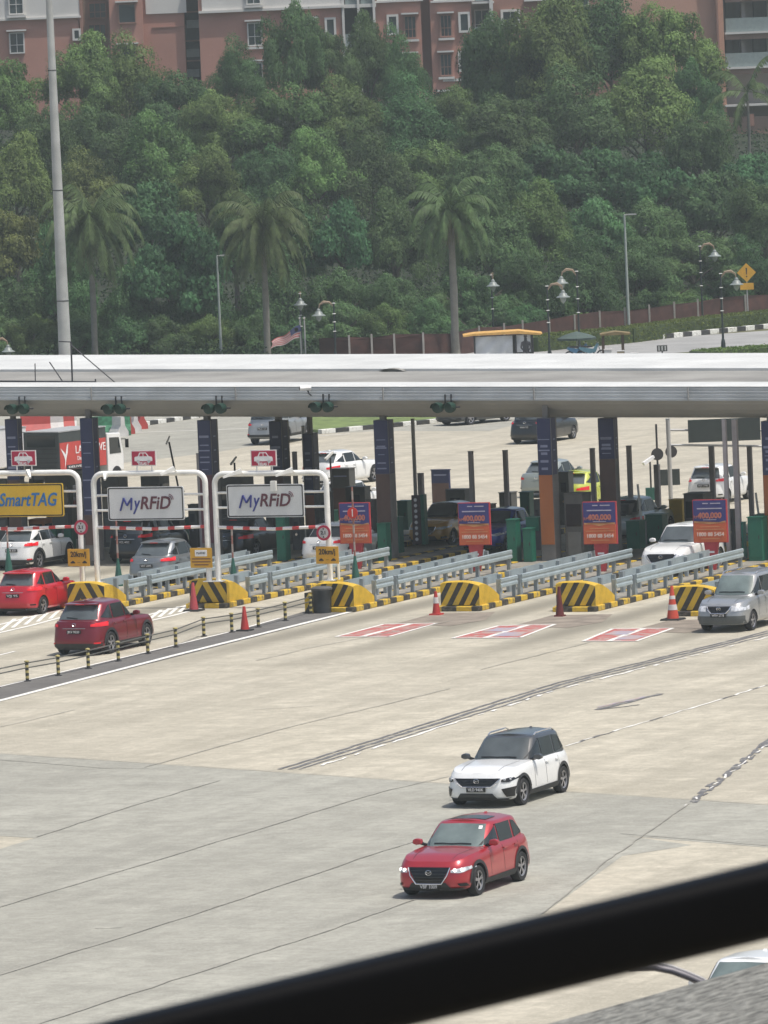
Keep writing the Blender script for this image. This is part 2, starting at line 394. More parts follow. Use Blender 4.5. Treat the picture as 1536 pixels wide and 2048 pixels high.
b.use(m_bpaint)
strip(b, wob(G(1196, 1415), G(1290, 1394), 10, .04, rg), .12, .013)
kind(b.build("road_joint", fix=False))
b = MB().use(m_joint)
for seg in (((290, 1535), (590, 1452), (760, 1412), (900, 1378)), ((-100, 1845), (0, 1815), (384, 1700), (768, 1583), (900, 1553)), ((-100, 1975), (0, 1951), (384, 1832), (760, 1705), (830, 1684)),
            ((80, 2048), (430, 1935), (640, 1868), (830, 1800)), ((75, 1675), (240, 1620), (440, 1562)), ((1380, 1606), (1290, 1670), (1215, 1722), (1085, 1828)),
            ((0, 1507), (400, 1534), (800, 1561), (1536, 1610)), ((0, 1520), (205, 1537), (300, 1537)), ((600, 1300), (900, 1243)), ((0, 1455), (150, 1420)), ((1240, 1668), (1536, 1692)),
            ((920, 1190), (1070, 1150)), ((960, 1340), (1180, 1285)), ((500, 1420), (640, 1412)), ((190, 1858), (245, 1856)), ((512, 1322), (600, 1302))):
    P = []
    for p, q in zip(seg, seg[1:]): P += wob(G(*p), G(*q), 8, .035, rg)[:-1]
    P.append(G(*seg[-1])); strip(b, P, .045, .02)
kind(b.build("road_joint", fix=False))
# white kerb line in the toll lanes' far side and roadway lines beyond
b = MB().use(m_wpaint2)
for seg in (((230, 867), (420, 860), (560, 855)), ((640, 872), (700, 868))):
    strip(b, [G(*p) for p in seg], .2, .012)
kind(b.build("road_marking", fix=False))

# ---- far side: grass verges, rising road, kerbs
m_grass = mat("verge_grass", (.14, .19, .06), .95, var=.35, scale=1.2)
def slab(name, pts, h, m, z0=0, k=None):
    P = [G(*p) for p in pts]; b = MB(); n = len(P)
    vs = [(p.x, p.y, z0) for p in P] + [(p.x, p.y, z0 + h) for p in P]
    b.raw(vs, [tuple(range(n, 2 * n))] + [(i, (i + 1) % n, n + (i + 1) % n, n + i) for i in range(n)])
    return b.build(name, m=m)
kind(slab("grass_verge", [(640, 866), (870, 845), (1020, 833), (1010, 800), (600, 800), (600, 862)], .15, m_grass))
m_kbw = stripe_mat("black_and_white_kerb", (.75, .75, .7), (.04, .04, .04), 'X', 1.8)
def kerb(pts, m, wd=.3, h=.22, name="kerb", z=0):
    """kerb stones as straight runs, stripes along each run"""
    P = [Vector((p[0], p[1], 0)) for p in pts]
    a, c = P[0], P[-1]; rz = math.atan2((c - a).y, (c - a).x); L = (c - a).length
    b = MB().use(m); b.box((L / 2, 0, h / 2), (L, wd, h)); o = b.build(name, bevel=.02); o.location = (a.x, a.y, z); o.rotation_euler = (0, 0, rz); return kind(o)
kerb(gp((245, 858), (395, 836)), m_kbw); kerb(gp((640, 868), (865, 847)), m_kbw); kerb(gp((865, 847), (1030, 831)), m_kbw)
kerb(gp((1010, 697), (1270, 683)), m_kbw, .4, .3); kerb(gp((1270, 683), (1640, 647)), m_kbw, .4, .3)
m_farroad = mat("pale_far_road", (.30, .30, .29), .9, var=.15, scale=.4)
sheet("road", [(600, 735), (700, 712), (1010, 698), (1536, 661), (1900, 630), (1900, 680), (1536, 690), (1350, 706), (1250, 725), (900, 800), (600, 800)], .008, m_farroad)
kind(MB().face([(-400, 395, .003), (400, 395, .003), (400, 480, .003), (-400, 480, .003)]).build("far_ground", m=m_soil, fix=False))

# ---- hill rising behind the plaza
HX = [(G(x, y).x, G(x, y).y + 1.0) for x, y in ((1100, 684), (1201, 671), (1300, 658), (1397, 646), (1492, 637), (1620, 624))]
def hill(x, y):
    y0 = max(interp(HX, x), 430); return .05 + max(0, min(1, (y - y0) / 112)) ** 1.05 * (14 - 3 * max(0, min(1, (x - 14) / 8))) + .6 * sin(x * .05) * max(0, min(1, (y - y0) / 60)) - (.6 if y < y0 - 4 and x > -1 else 0)
b = MB(); xs = [-260 + i * 10 for i in range(53)]; ys = [425 + j * 8 for j in range(60)]
b.grid([[(x, y, hill(x, y)) for x in xs] for y in ys]); o = kind(b.build("hill_terrain", m=mat("hill_undergrowth", (.018, .026, .012), 1, var=.5, scale=.6, bump=.8), smooth=60))

# ================================================================== CANOPY
BE = R(28); CV = Vector((cos(BE), -sin(BE), 0)); CN = Vector((sin(BE), cos(BE), 0))
m_wsheet = mat("white_roof_sheet", (.58, .59, .57), .6, var=.12, scale=.5)
m_groof = mat("dusty_grey_roof_membrane", (.26, .255, .235), .9, var=.25, scale=.35)
m_fasc = mat("ribbed_silver_fascia", (.44, .47, .49), .5, .2, var=.18, scale=.6)
m_soff = mat("grey_soffit_panel", (.30, .30, .29), .7, var=.12, scale=.5)
P0 = At(768, 835, 257)
def cz(px, py): p = PL(px, py, P0, CN); return (p - P0).dot(CV), p.z
(s0, z0), (s1, z1) = cz(0, 833), cz(1536, 836)
CSL = (z1 - z0) / (s1 - s0); CZ0 = P0.z
cano = empty("toll_canopy", (P0.x, P0.y, 0), -BE)
tag(cano, "long white and silver canopy roof spanning the toll lanes", "canopy")
def czl(s): return CZ0 - .13 + CSL * s
# profile (depth back from the front edge, height above its lower lip)
def cband(name, prof, m, x0=-60, x1=60, smooth=False):
    b = MB(); xs = [x0 + (x1 - x0) * i / 24 for i in range(25)]
    b.grid([[(x, d, czl(x) + z) for x in xs] for d, z in prof]); return b.build(name, cano, m, fix=False, smooth=smooth)
cband("soffit", [(16, .35), (4.5, .1), (2.2, 0), (1.55, .04), (1.0, .18), (.55, .4), (.22, .62), (.1, .74)], m_soff)
fp = [(.1, .74)]
for k in range(4): zz = .76 + k * .12; fp += [(.0 + k * .03, zz), (.0 + k * .03, zz + .085), (.05 + k * .03, zz + .10), (.05 + k * .03, zz + .118)]
cband("fascia", fp, m_fasc)
cband("gutter", [(fp[-1][0], fp[-1][1]), (.1, 1.26), (.3, 1.3), (2.0, 1.31)], m_wsheet)
cband("roof_deck", [(2.0, 1.31), (2.05, 1.26), (9.2, 1.26)], m_groof)
rp = [(9.2, 1.26), (9.2, 1.36)]
for k in range(9): rp += [(9.3 + k * 1.0, 1.37 + (.03 if k % 2 else 0)), (10.2 + k, 1.39 + (.03 if k % 2 else 0))]
cband("roof_sheet", rp + [(18.4, 1.38), (18.4, .2), (16, .35)], m_wsheet)
for k in range(-3, 4): MB().use(m_soff).box((k * 6.2, -.005, czl(k * 6.2) + 1.0), (.04, .05, .46)).build("panel_joint", cano)
b = MB().use(m_groof); X = (G(665, 740, 0) - G(768, 740, 0)).x / 1.35
xs = [-4.9 + i * .12 for i in range(10)]
b.grid([[(x, 8.9 + .35 * r, czl(x) + 1.29 + .10 * sin((x + 4.9) / 1.1 * pi) * (1 if r else 1)) for x in xs] for r in range(2)])
b.build("loose_flashing", cano)
# antenna frame bolted to the canopy's left end
m_blk = mat("black_painted_steel", (.03, .03, .035), .5)
def onroof(px, py, d=2.0):
    """a point above the roof, d metres behind the front edge"""
    return PL(px, py, P0 + CN * d, CN)
an = empty("antenna_frame", onroof(145, 770), 0)
A0 = onroof(145, 772)
b = MB().use(m_blk); L = lambda p, d=2.0: onroof(*p, d) - A0
b.path([L((145, 772)), L((142, 684))], .035); b.build("mast", an)
b = MB().use(m_blk)
for p, q in (((142, 690), (236, 770)), ((118, 683), (142, 684)), ((99, 724), (132, 773)), ((70, 727), (71, 776))): b.path([L(p), L(q)], .022)
b.path([L((-60, 762)), L((192, 764))], .035); b.path([L((191, 758)), L((191, 771))], .03); b.build("stay", an)
an.location = A0; tag(an, "thin black mast with slanting stays on the canopy roof's left end", "mast")
# security camera on the canopy edge
def cctv(name, loc, rz, label, sc=1.0):
    e = empty(name, loc, rz)
    b = MB().use(mat("white_camera_housing", (.8, .8, .78), .4)); b.prism([(-.1 * sc, -.09 * sc), (.1 * sc, -.09 * sc), (.12 * sc, .02 * sc), (.06 * sc, .11 * sc), (-.06 * sc, .11 * sc), (-.12 * sc, .02 * sc)], -.28 * sc, .22 * sc); b.build("housing", e, bevel=.01)
    b = MB().use(m_blk); b.lathe([(.07 * sc, -.3 * sc), (.07 * sc, -.26 * sc)], axis='Y', n=10); b.build("lens", e)
    b = MB().use(m_blk); b.path([(0, .05, -.05 * sc), (0, .1, -.25 * sc), (.06, .2, -.34 * sc)], .035 * sc); b.build("bracket", e)
    return tag(e, label, "security camera")
p = PL(612, 776, P0 - CN * .25, CN); o = cctv("security_camera", p, R(-70), "small white security camera fixed to the canopy edge", .85); o.rotation_euler = (0, R(10), R(-80))
# hanging lane signals
m_green = mat("dark_green_signal_housing", (.012, .045, .032), .5)
sg = empty("lane_signal")
for s in (-1, 1):
    b = MB().use(m_green); b.lathe([(.0, .12), (.19, .1), (.2, 0), (.2, -.14), (.165, -.15)], (s * .24, 0, 0), 14, 'Y')
    b.build("signal_head", sg, smooth=True)
    b = MB().use(mat("green_lens" if s < 0 else "dark_lens", (.02, .32, .22) if s < 0 else (.03, .04, .04), .2)); b.lathe([(0, -.1), (.15, -.1)], (s * .24, 0, 0), 14, 'Y'); b.build("lens", sg)
    b = MB().use(m_green); rr = []
    for y in (-.15, -.36): rr.append([(s * .24 + .195 * cos(a), y, .195 * sin(a)) for a in [pi * k / 10 for k in range(11)]])
    b.grid(rr); b.build("visor", sg)
b = MB().use(m_blk); b.box((0, .06, 0), (.9, .05, .06)); b.box((0, .1, .22), (.05, .05, .5)); b.box((.24, .1, .22), (.05, .05, .5)); b.tube((-.56, 0, 0), (-.44, 0, 0), .03); b.tube((.44, 0, 0), (.62, 0, .01), .03); b.build("bracket", sg)
for i, (px, py) in enumerate(((37, 818), (230, 818), (431, 817), (645, 814), (889, 815))):
    o = sg if i == 0 else copy_tree(sg)
    p = PL(px, py, P0 - CN * .1 + Vector((0, 0, 0)), CN); o.location = (p.x, p.y, p.z); o.rotation_euler = (0, 0, -AL)
    tag(o, ("twin green signal under the canopy, leftmost, above the yellow sign", "twin green signal hanging above the left end of the first white sign",
            "twin green signal hanging above the gap between the two white signs", "twin green signal hanging right of the second white sign",
            "twin green signal hanging furthest right under the canopy")[i], "signal", "lane signals hanging under the canopy")
# ================================================================== VEHICLES
m_gl = mat("tinted_car_glass", (.022, .028, .03), .05, 0, var=.0, spec=.6)
m_gl2 = mat("sunlit_interior_windscreen", (.15, .19, .185), .08, 0, var=.35, scale=1.4, spec=.6)  # pale teal base stands for the sunlit interior behind the glass
m_gl3 = mat("smoky_reflection_glass", (.085, .10, .105), .08, 0, var=.3, scale=1.2, spec=.6)  # smoky windscreens; on rear windows the paler grey stands for reflections
m_tyre = mat("tyre_rubber", (.022, .022, .024), .85)
m_rim = mat("alloy_rim", (.42, .42, .44), .35, .7)
m_clad = mat("black_cladding", (.028, .03, .032), .6)
m_blkg = mat("gloss_black_trim", (.012, .012, .014), .15)
m_chr = mat("chrome_trim", (.75, .75, .76), .15, .9)
m_lamp = mat("headlamp_lens", (.62, .64, .66), .1, .2, var=.4, scale=9)
m_tail = mat("red_tail_lens", (.75, .02, .03), .12)
m_lit = bpy.data.materials.new("lit_lamp"); m_lit.use_nodes = True
m_lit.node_tree.nodes["Principled BSDF"].inputs["Emission Color"].default_value = (1, .95, .85, 1); m_lit.node_tree.nodes["Principled BSDF"].inputs["Emission Strength"].default_value = 3
m_plate = mat("black_number_plate", (.012, .012, .012), .4)
m_white = mat("white_lettering", (.8, .8, .8), .6)
def paint(name, c, metal=.0): return mat(name, c, .28, metal, var=.03, coat=.8)

def make_car(name, label, L=4.3, W=1.78, H=1.6, paintm=None, roofm=None, hood=.98, nose=.80, belt=1.02, tail=1.0, rearz=.98, gc=.2,
             xc=.78, xrf=.05, xrr=-1.4, xrb=-1.98, clad=True, wb=2.6, wr=.345, ws=None, view='front', style='suv', plate='', rails=False, cat="car",
             wn=6.2, group=None, wbx=0.0, pil=(-.1, -.9), windscreen=None, spare=False, tailz=None, grille=None, badge=True, third=True, lamp_on=False, chromegr=False, sunroof=False, rgl=True):
    """a closed car body: lofted lower shell and cabin, wheel wells cut out, glass and trim laid on its surface"""
    root = empty(name); tag(root, label, cat, group)
    a0 = L / 2; w0 = W / 2; zm = .50
    zt_tab = [(-a0, rearz), (-a0 + .25, tail), (xrb + .3, belt), (0, belt - .01), (xc - .1, hood + .0), (xc + .25, hood - .02), (lerp(xc, a0, .6), lerp(hood, nose, .30)), (a0 - .3, lerp(hood, nose, .62)), (a0 - .1, lerp(hood, nose, .9)), (a0, nose)]
    def zt(x): return interp(zt_tab, x)
    WP = [(0, .88), (.12, .955), (.35, .99), (.7, 1.0), (1.0, 1.0), (1.5, .985), (1.8, .955), (1.93, .925), (2, .89)]
    FI = [(0, .16), (.15, .05), (.45, .0), (1.0, .0), (1.5, .03), (1.8, .07), (2, .15)]
    RI = [(0, .16), (.2, .04), (.5, .0), (1.0, .0), (1.4, .05), (1.8, .07), (2, .12)]
    n = wn
    def lev(z, ztop): return (z - gc) / (zm - gc) if z < zm else 1 + (z - zm) / max(.05, ztop - zm)
    def zof(t, ztop): return gc + (zm - gc) * t if t < 1 else zm + (ztop - zm) * (t - 1)
    def aF(t): return a0 - interp(FI, t)
    def aR(t): return a0 - interp(RI, t)
    def wW(t): return w0 * interp(WP, t)
    def ring(t):
        pts = []; w_ = wW(t); ff = [0, .2, .4, .58, .72, .83, .91]
        xs = []
        for f in ff: xs.append((aF(t) * (1 - f ** n) ** (1 / n), w_ * f))
        for k in range(27):
            f = .80 - 1.6 * k / 26
            xs.append(((aF(t) if f > 0 else aR(t)) * f, w_ * (1 - abs(f) ** n) ** (1 / n)))
        for f in ff[::-1]: xs.append((-aR(t) * (1 - f ** n) ** (1 / n), w_ * f))
        half = xs
        full = half + [(x, -y) for x, y in half[-2:0:-1]]
        return full, len(half)
    ts = [0, .12, .35, .7, 1, 1.35, 1.65, 1.85, 1.95, 2]
    rows = []
    def crn(x, y): return .05 * max(0, 1 - (y / w0) ** 2) * min(1, max(0, (a0 - .04 - abs(x)) / .5)) ** .6
    for t in ts:
        full, nh = ring(t); rows.append([(x, y, zof(t, zt(x)) + (crn(x, y) if t == 2 else 0)) for x, y in full])
    b = MB().use(paintm); b.grid(rows, True)
    top = rows[-1]; N = len(top)
    prev = top
    idx = range(nh)
    ks = [1, .93, .82, .6, .3, 0]
    for side in (1,):
        strips = []
        for k in ks: strips.append([(top[i][0], top[i][1] * k, zt(top[i][0]) + crn(top[i][0], top[i][1] * k)) for i in idx])
        b.grid(strips)
        b.grid([[(x, -y, z) for x, y, z in r] for r in strips])
    b.grid([[(p[0], p[1], p[2]) for p in [rows[0][i] for i in idx]], [(rows[0][i][0], 0, gc) for i in idx]])
    b.grid([[(rows[0][i][0], -rows[0][i][1], gc) for i in idx], [(rows[0][i][0], 0, gc) for i in idx]])
    body = b.build("body", root, smooth=38)
    # wheel wells
    xf, xr = wb / 2 + wbx, -wb / 2 + wbx
    cb = MB().use(m_clad)
    for x in (xf, xr):
        for s in (1, -1):
            y1, y2 = s * (w0 - .26), s * (w0 + .1)
            cb.lathe([(wr + .065, min(y1, y2)), (wr + .065, max(y1, y2))], (x, 0, wr), 28, 'Y')
    cut = cb.build("cutter"); body.data.materials.append(m_clad)
    bo = body.modifiers.new("wells", 'BOOLEAN'); bo.object = cut; bo.operation = 'DIFFERENCE'; bo.solver = 'EXACT'
    try: bo.material_mode = 'TRANSFER'
    except Exception: pass
    dg = bpy.context.evaluated_depsgraph_get(); me = bpy.data.meshes.new_from_object(body.evaluated_get(dg))
    body.modifiers.clear(); body.data = me; bpy.data.objects.remove(cut)
    # cabin
    zb = belt - .14; zr = H
    def gh(h):
        return (lerp(zb, zr, min(h, .93) if h <= .93 else .93 + (h - .93)), lerp(xc + .06, xrf, h), lerp(xrb, xrr, h), lerp(w0 * .93, w0 * .74, h))
    gn = 6.0
    def gring(h, ins=0, dz=0):
        z, f, r, ww = gh(h); f -= ins; r += ins; ww -= ins; c = (f + r) / 2; a = (f - r) / 2; pts = []
        hs = []
        ff = [0, .25, .5, .7, .83, .92]
        for q in ff: hs.append((c + a * (1 - q ** gn) ** (1 / gn), ww * q))
        for k in range(15):
            q = .85 - 1.7 * k / 14; hs.append((c + a * q, ww * (1 - abs(q) ** gn) ** (1 / gn)))
        for q in ff[::-1]: hs.append((c - a * (1 - q ** gn) ** (1 / gn), ww * q))
        return [(x, y, z + dz) for x, y in hs + [(x, -y) for x, y in hs[-2:0:-1]]], len(hs)
    b = MB().use(roofm if style == 'dark' else paintm); rs = []
    for h, ins in ((0, 0), (.3, 0), (.6, 0), (.86, 0)): rs.append(gring(h, ins)[0])
    b.grid(rs, True)
    b.use(roofm or paintm)
    r2 = [gring(.86, 0)[0], gring(.92, .012)[0], gring(.96, .035)[0], gring(.975, .07)[0]]
    b.grid(r2, True); tp = r2[-1]; nh = gring(0)[1]
    for sg_ in (1, -1):
        b.grid([[(tp[i][0], sg_ * tp[i][1] * k, tp[i][2] + .05 * (1 - k ** 2)) for i in range(nh)] for k in (1, .9, .7, .4, 0)])
    b.build("cabin", root, smooth=40)
    # surface maps
    def S_front(y, z): t = lev(z, nose); w_ = wW(t); q = min(.985, abs(y) / w_); return Vector((aF(t) * (1 - q ** n) ** (1 / n), y, z))
    def S_rear(y, z): t = lev(z, rearz); w_ = wW(t); q = min(.985, abs(y) / w_); return Vector((-aR(t) * (1 - q ** n) ** (1 / n), y, z))
    def S_side(s):
        def f(x, z):
            t = lev(z, zt(x)); a = aF(t) if x > 0 else aR(t); q = min(.995, abs(x) / a); return Vector((x, s * wW(t) * (1 - q ** n) ** (1 / n), z))
        return f
    def C_front(y, h): z, f, r, ww = gh(h); c = (f + r) / 2; a = (f - r) / 2; q = min(.98, abs(y)); return Vector((c + a * (1 - q ** gn) ** (1 / gn), ww * y, z))
    def C_rear(y, h): z, f, r, ww = gh(h); c = (f + r) / 2; a = (f - r) / 2; q = min(.98, abs(y)); return Vector((c - a * (1 - q ** gn) ** (1 / gn), ww * y, z))
    def C_side(s):
        def fn(x, h):
            z, f, r, ww = gh(h); c = (f + r) / 2; a = (f - r) / 2; q = min(.97, abs((x - c) / a)); return Vector((x, s * ww * (1 - q ** gn) ** (1 / gn), z))
        return fn
    def patch(fn, lo, hi, m, part, off=.012, nu=12, nv=5, outward=None, parent=None):
        def along(pl, t):
            ds = [0]
            for p, q in zip(pl, pl[1:]): ds.append(ds[-1] + math.dist(p, q))
            d = t * ds[-1]
            for i in range(len(pl) - 1):
                if d <= ds[i + 1] + 1e-9:
                    k = (d - ds[i]) / max(1e-9, ds[i + 1] - ds[i]); return (lerp(pl[i][0], pl[i + 1][0], k), lerp(pl[i][1], pl[i + 1][1], k))
            return pl[-1]
        rows = []
        for j in range(nv + 1):
            r_ = []
            for i in range(nu + 1):
                A, B_ = along(lo, i / nu), along(hi, i / nu); k = j / nv
                u, v = lerp(A[0], B_[0], k), lerp(A[1], B_[1], k)
                p = fn(u, v); du = fn(u + .01, v) - fn(u - .01, v); dv = fn(u, v + .01) - fn(u, v - .01)
                nn = du.cross(dv); nn = nn.normalized() if nn.length > 1e-9 else Vector(outward)
                if nn.dot(Vector(outward)) < 0: nn = -nn
                r_.append(p + nn * off)
            rows.append(r_)
        b = MB().use(m); b.grid(rows)
        # rim back to the surface for thickness
        return b.build(part, parent or root, smooth=60)
    FX, RX = (1, 0, .2), (-1, 0, .2)
    lm = windscreen or m_gl3
    patch(C_front, [(-.87, .20), (0, .17), (.87, .20)], [(-.82, .90), (0, .92), (.82, .90)], lm, "windscreen", .008, 14, 6, FX)
    patch(C_rear, [(-.84, .26), (.84, .26)], [(-.80, .86), (.80, .86)], m_gl3 if rgl else m_gl, "rear_window", .008, 12, 5, RX)  # paler glass colour paints in the bright reflection
    p1, p2 = pil
    for s in (1, -1):
        f = C_side(s); out = (0, s, .2)
        hb = .24
        xa = xc - .17; xb = xrb + .36; xta = xrf - .16; xtb = xrr + .26
        patch(f, [(xa, hb), (p1 - .04, hb)] if False else [(p1 + .03, hb), (xa, hb)], [(p1 + .0, .86), (xta, .86)], m_gl, "side_window", .01, 6, 5, out)
        patch(f, [(p2 + .04, hb), (p1 - .03, hb)], [(p2 + .02, .86), (p1 - .06, .86)], m_gl, "side_window", .01, 5, 5, out)
        if third: patch(f, [(xb, hb + .1), (p2 - .05, hb)], [(xtb, .80), (p2 - .07, .86)], m_gl, "side_window", .01, 5, 4, out)
        sf = S_side(s)
        if clad:
            patch(sf, [(xr + wr + .02, gc + .03), (xf - wr - .02, gc + .03)], [(xr + wr + .02, gc + .17), (xf - wr - .02, gc + .15)], m_clad, "sill_cladding", .012, 10, 2, out)
        # door seams and handles
        b = MB().use(m_blkg)
        for xx in (xc - .2, p1 - .02 - .05, p2 - .12):
            b.grid([[sf(xx + d, z) + Vector((0, s * .004, 0)) for d in (-.006, .006)] for z in [gc + .2 + k * (belt - gc - .26) / 5 for k in range(6)]])
        b.build("door_seam", root)
        b = MB().use(roofm if False else paintm)
        for xx in (p1 - .22 + .12, p2 - .02 + .12):
            p = sf(xx, belt - .13); MB().use(paintm).box((p.x - .08, p.y + s * .02, p.z), (.18, .03, .03)).build("door_handle", root)
        # wheel arch lips
        for x in (xf, xr):
            arc = [pi * k / 16 for k in range(17)]
            def pt(r_, a_): x_ = x + r_ * cos(a_); z_ = max(gc + .02, wr + r_ * sin(a_)); return sf(x_, z_) + Vector((0, s * .016, 0))
            b = MB().use(m_clad if clad else paintm)
            b.grid([[pt(wr + .06, a_) for a_ in arc], [pt(wr + (.135 if clad else .08), a_) for a_ in arc]]); b.build("arch_trim", root, smooth=60)
            # wheel
            wy = s * (w0 - .115)
            wh = empty("wheel", (x, wy, wr)); wh.parent = root
            b = MB().use(m_tyre); b.lathe([(wr * .66, -.1), (wr * .93, -.11), (wr, -.07), (wr, .07), (wr * .93, .11), (wr * .66, .1)], (0, 0, 0), 28, 'Y', cap=False); b.build("tyre", wh, smooth=40)
            b = MB().use(m_rim); yy = s * .085
            b.lathe([(wr * .60, yy), (wr * .68, yy + s * .012), (wr * .68, yy - s * .03), (wr * .60, yy - s * .03)], (0, 0, 0), 24, 'Y', cap=False)
            b.lathe([(0, yy), (wr * .16, yy), (wr * .16, yy - s * .05)], (0, 0, 0), 12, 'Y', cap=False)
            for k in range(5):
                for dd in (-.13, .13):
                    a_ = 2 * pi * k / 5 + .3; c_, s_ = cos(a_), sin(a_); tx, tz = -s_, c_
                    r0_, r1_ = wr * .12, wr * .62; w1 = wr * .05
                    def q_(r_, o): return (c_ * r_ + tx * (o + dd * r_), yy - s * .004, s_ * r_ + tz * (o + dd * r_))
                    b.face([q_(r0_, -w1), q_(r1_, -w1), q_(r1_, w1), q_(r0_, w1)])
            b.use(m_blkg); b.lathe([(0, yy - s * .045), (wr * .62, yy - s * .045)], (0, 0, 0), 20, 'Y')
            b.build("rim", wh)
        # door mirror
        b = MB().use(roofm or paintm); zz = belt + .07; y_ = w0 + .05; xm = xc - .30
        b.prism([(y_ * s - s * .13, zz - .05), (y_ * s - s * .10, zz + .065), (y_ * s + s * .02, zz + .085), (y_ * s + s * .11, zz + .05), (y_ * s + s * .12, zz - .035), (y_ * s + s * .03, zz - .07)], xm - .06, xm + .07, 'X'); b.build("mirror", root, bevel=.028)
        b = MB().use(m_blkg); b.path([(xc - .30, s * (w0 - .16), zz - .07), (xc - .30, s * (w0 - .02), zz - .03)], .04, 6); b.build("mirror_arm", root)
        if rails:
            b = MB().use(m_chr if rails == 'chrome' else m_clad); yr = s * w0 * .66
            b.path([(xrf - .15, yr, zr - .02), (xrf - .3, yr, zr + .035), (xrr + .35, yr, zr + .035), (xrr + .2, yr, zr - .01)], .02, 6); b.build("roof_rail", root)
    # front end
    fr = S_front
    gr = grille or (.42, .48, .74)
    gw, g0, g1 = gr
    if view == 'front':
        patch(fr, [(-gw * .62, g0), (gw * .62, g0)], [(-gw, g1), (gw, g1)], m_blkg, "grille", .014, 12, 4, FX)
        for z_, e in ((g0 - .012, .62), ):
            pts = [fr(y, z) + Vector((.03, 0, 0)) for y, z in [(-gw * 1.02, g1), (-gw * .9, lerp(g0, g1, .5)), (-gw * .62, g0 - .01), (0, g0 - .015), (gw * .62, g0 - .01), (gw * .9, lerp(g0, g1, .5)), (gw * 1.02, g1)]]
            b = MB().use(m_chr if chromegr or style != 'old' else m_clad); b.path(pts, .016 if not chromegr else .02, 6); b.build("grille_trim", root)
        b = MB().use(m_clad)
        for k in range(4): z_ = lerp(g0, g1, .2 + .2 * k); ww = gw * lerp(.66, .95, .2 + .2 * k); b.path([fr(-ww, z_) + Vector((.02, 0, 0)), fr(0, z_) + Vector((.024, 0, 0)), fr(ww, z_) + Vector((.02, 0, 0))], .006, 4)
        b.build("grille_slat", root)
        if style != 'old':
            patch(fr, [(-w0 * .60, gc + .04), (w0 * .60, gc + .04)], [(-w0 * .46, gc + .19), (w0 * .46, gc + .19)], m_clad, "air_intake", .014, 12, 3, FX)
            patch(fr, [(-w0 * .86, gc + .005), (w0 * .86, gc + .005)], [(-w0 * .88, gc + .07), (w0 * .88, gc + .07)], m_clad, "bumper_lip", .02, 16, 2, FX)
        else:
            patch(fr, [(-w0 * .93, gc + .05), (w0 * .93, gc + .05)], [(-w0 * .93, gc + .30), (w0 * .93, gc + .30)], mat("grey_bumper", (.09, .10, .10), .5), "bumper_band", .02, 16, 2, FX)
        for s in (1, -1):
            q0 = gw + .03; q1 = w0 * .965
            zc = lerp(g0, g1, .80)
            lo = [(s * q0, zc - .045), (s * lerp(q0, q1, .6), zc - .06), (s * q1, zc + .01)]; hi = [(s * q0, zc + .01), (s * lerp(q0, q1, .6), zc + .05), (s * q1, zc + .075)]
            if style == 'old': lo = [(s * q0, zc - .12), (s * q1, zc - .10)]; hi = [(s * q0, zc + .05), (s * q1, zc + .04)]
            patch(fr, lo, hi, m_lamp if style != 'dark' else m_blkg, "headlight", .018, 8, 3, FX)
            if lamp_on or style == 'dark':
                for fz in (.25, .62): p = fr(s * lerp(q0, q1, fz), zc + .005 + fz * .01); MB().use(m_lit if lamp_on else m_lamp).lathe([(0, .035), (.035, .03), (.045, .0)], (p.x + .0, p.y, p.z), 10, 'X').build("headlamp_bulb", root)
            if style == 'dark' or clad:
                patch(fr, [(s * w0 * .80, gc + .10), (s * w0 * .93, gc + .10)], [(s * w0 * .70, gc + .30), (s * w0 * .955, gc + .34)] if style == 'dark' else [(s * w0 * .74, gc + .17), (s * w0 * .90, gc + .17)], m_blkg, "fog_lamp_recess", .016, 5, 3, FX)
            elif style != 'old':
                patch(fr, [(s * w0 * .72, gc + .10), (s * w0 * .92, gc + .10)], [(s * w0 * .72, gc + .17), (s * w0 * .90, gc + .19)], m_blkg, "fog_lamp_recess", .016, 5, 3, FX)
        if badge:
            b = MB().use(m_chr); p = fr(0, lerp(g0, g1, .68)); 
            b.path([(p.x + .035, p.y + .07 * cos(a_), p.z + .055 * sin(a_)) for a_ in [2 * pi * k / 14 for k in range(15)]], .008, 5)
            b.path([(p.x + .035, p.y - .062, p.z + .02), (p.x + .035, p.y - .02, p.z - .0), (p.x + .035, p.y, p.z - .02), (p.x + .035, p.y + .02, p.z), (p.x + .035, p.y + .062, p.z + .02)], .008, 5)
            b.build("badge", root)
        # wipers
        b = MB().use(m_blkg)
        for y0, y1 in ((.55, -.05), (-.05, -.62)): b.path([C_front(y0, .27) + Vector((.02, 0, .02)), C_front(lerp(y0, y1, .5), .285) + Vector((.02, 0, .02)), C_front(y1, .275) + Vector((.02, 0, .02))], .012, 5)
        b.build("wiper", root)
        if plate:
            p = fr(0, g0 - .075); pl = empty("number_plate", (p.x + .04, 0, p.z), pi / 2); pl.parent = root
            MB().use(m_plate).box((0, 0, 0), (.52, .02, .12)).build("plate_board", pl); text(plate, .11, m_white, pl, (0, -.016, 0), ext=.002, width=.42)
            MB().use(m_clad).box((0, .03, 0), (.3, .05, .08)).build("plate_mount", pl)
    else:
        rr = S_rear; tz = tailz or (rearz - .17)
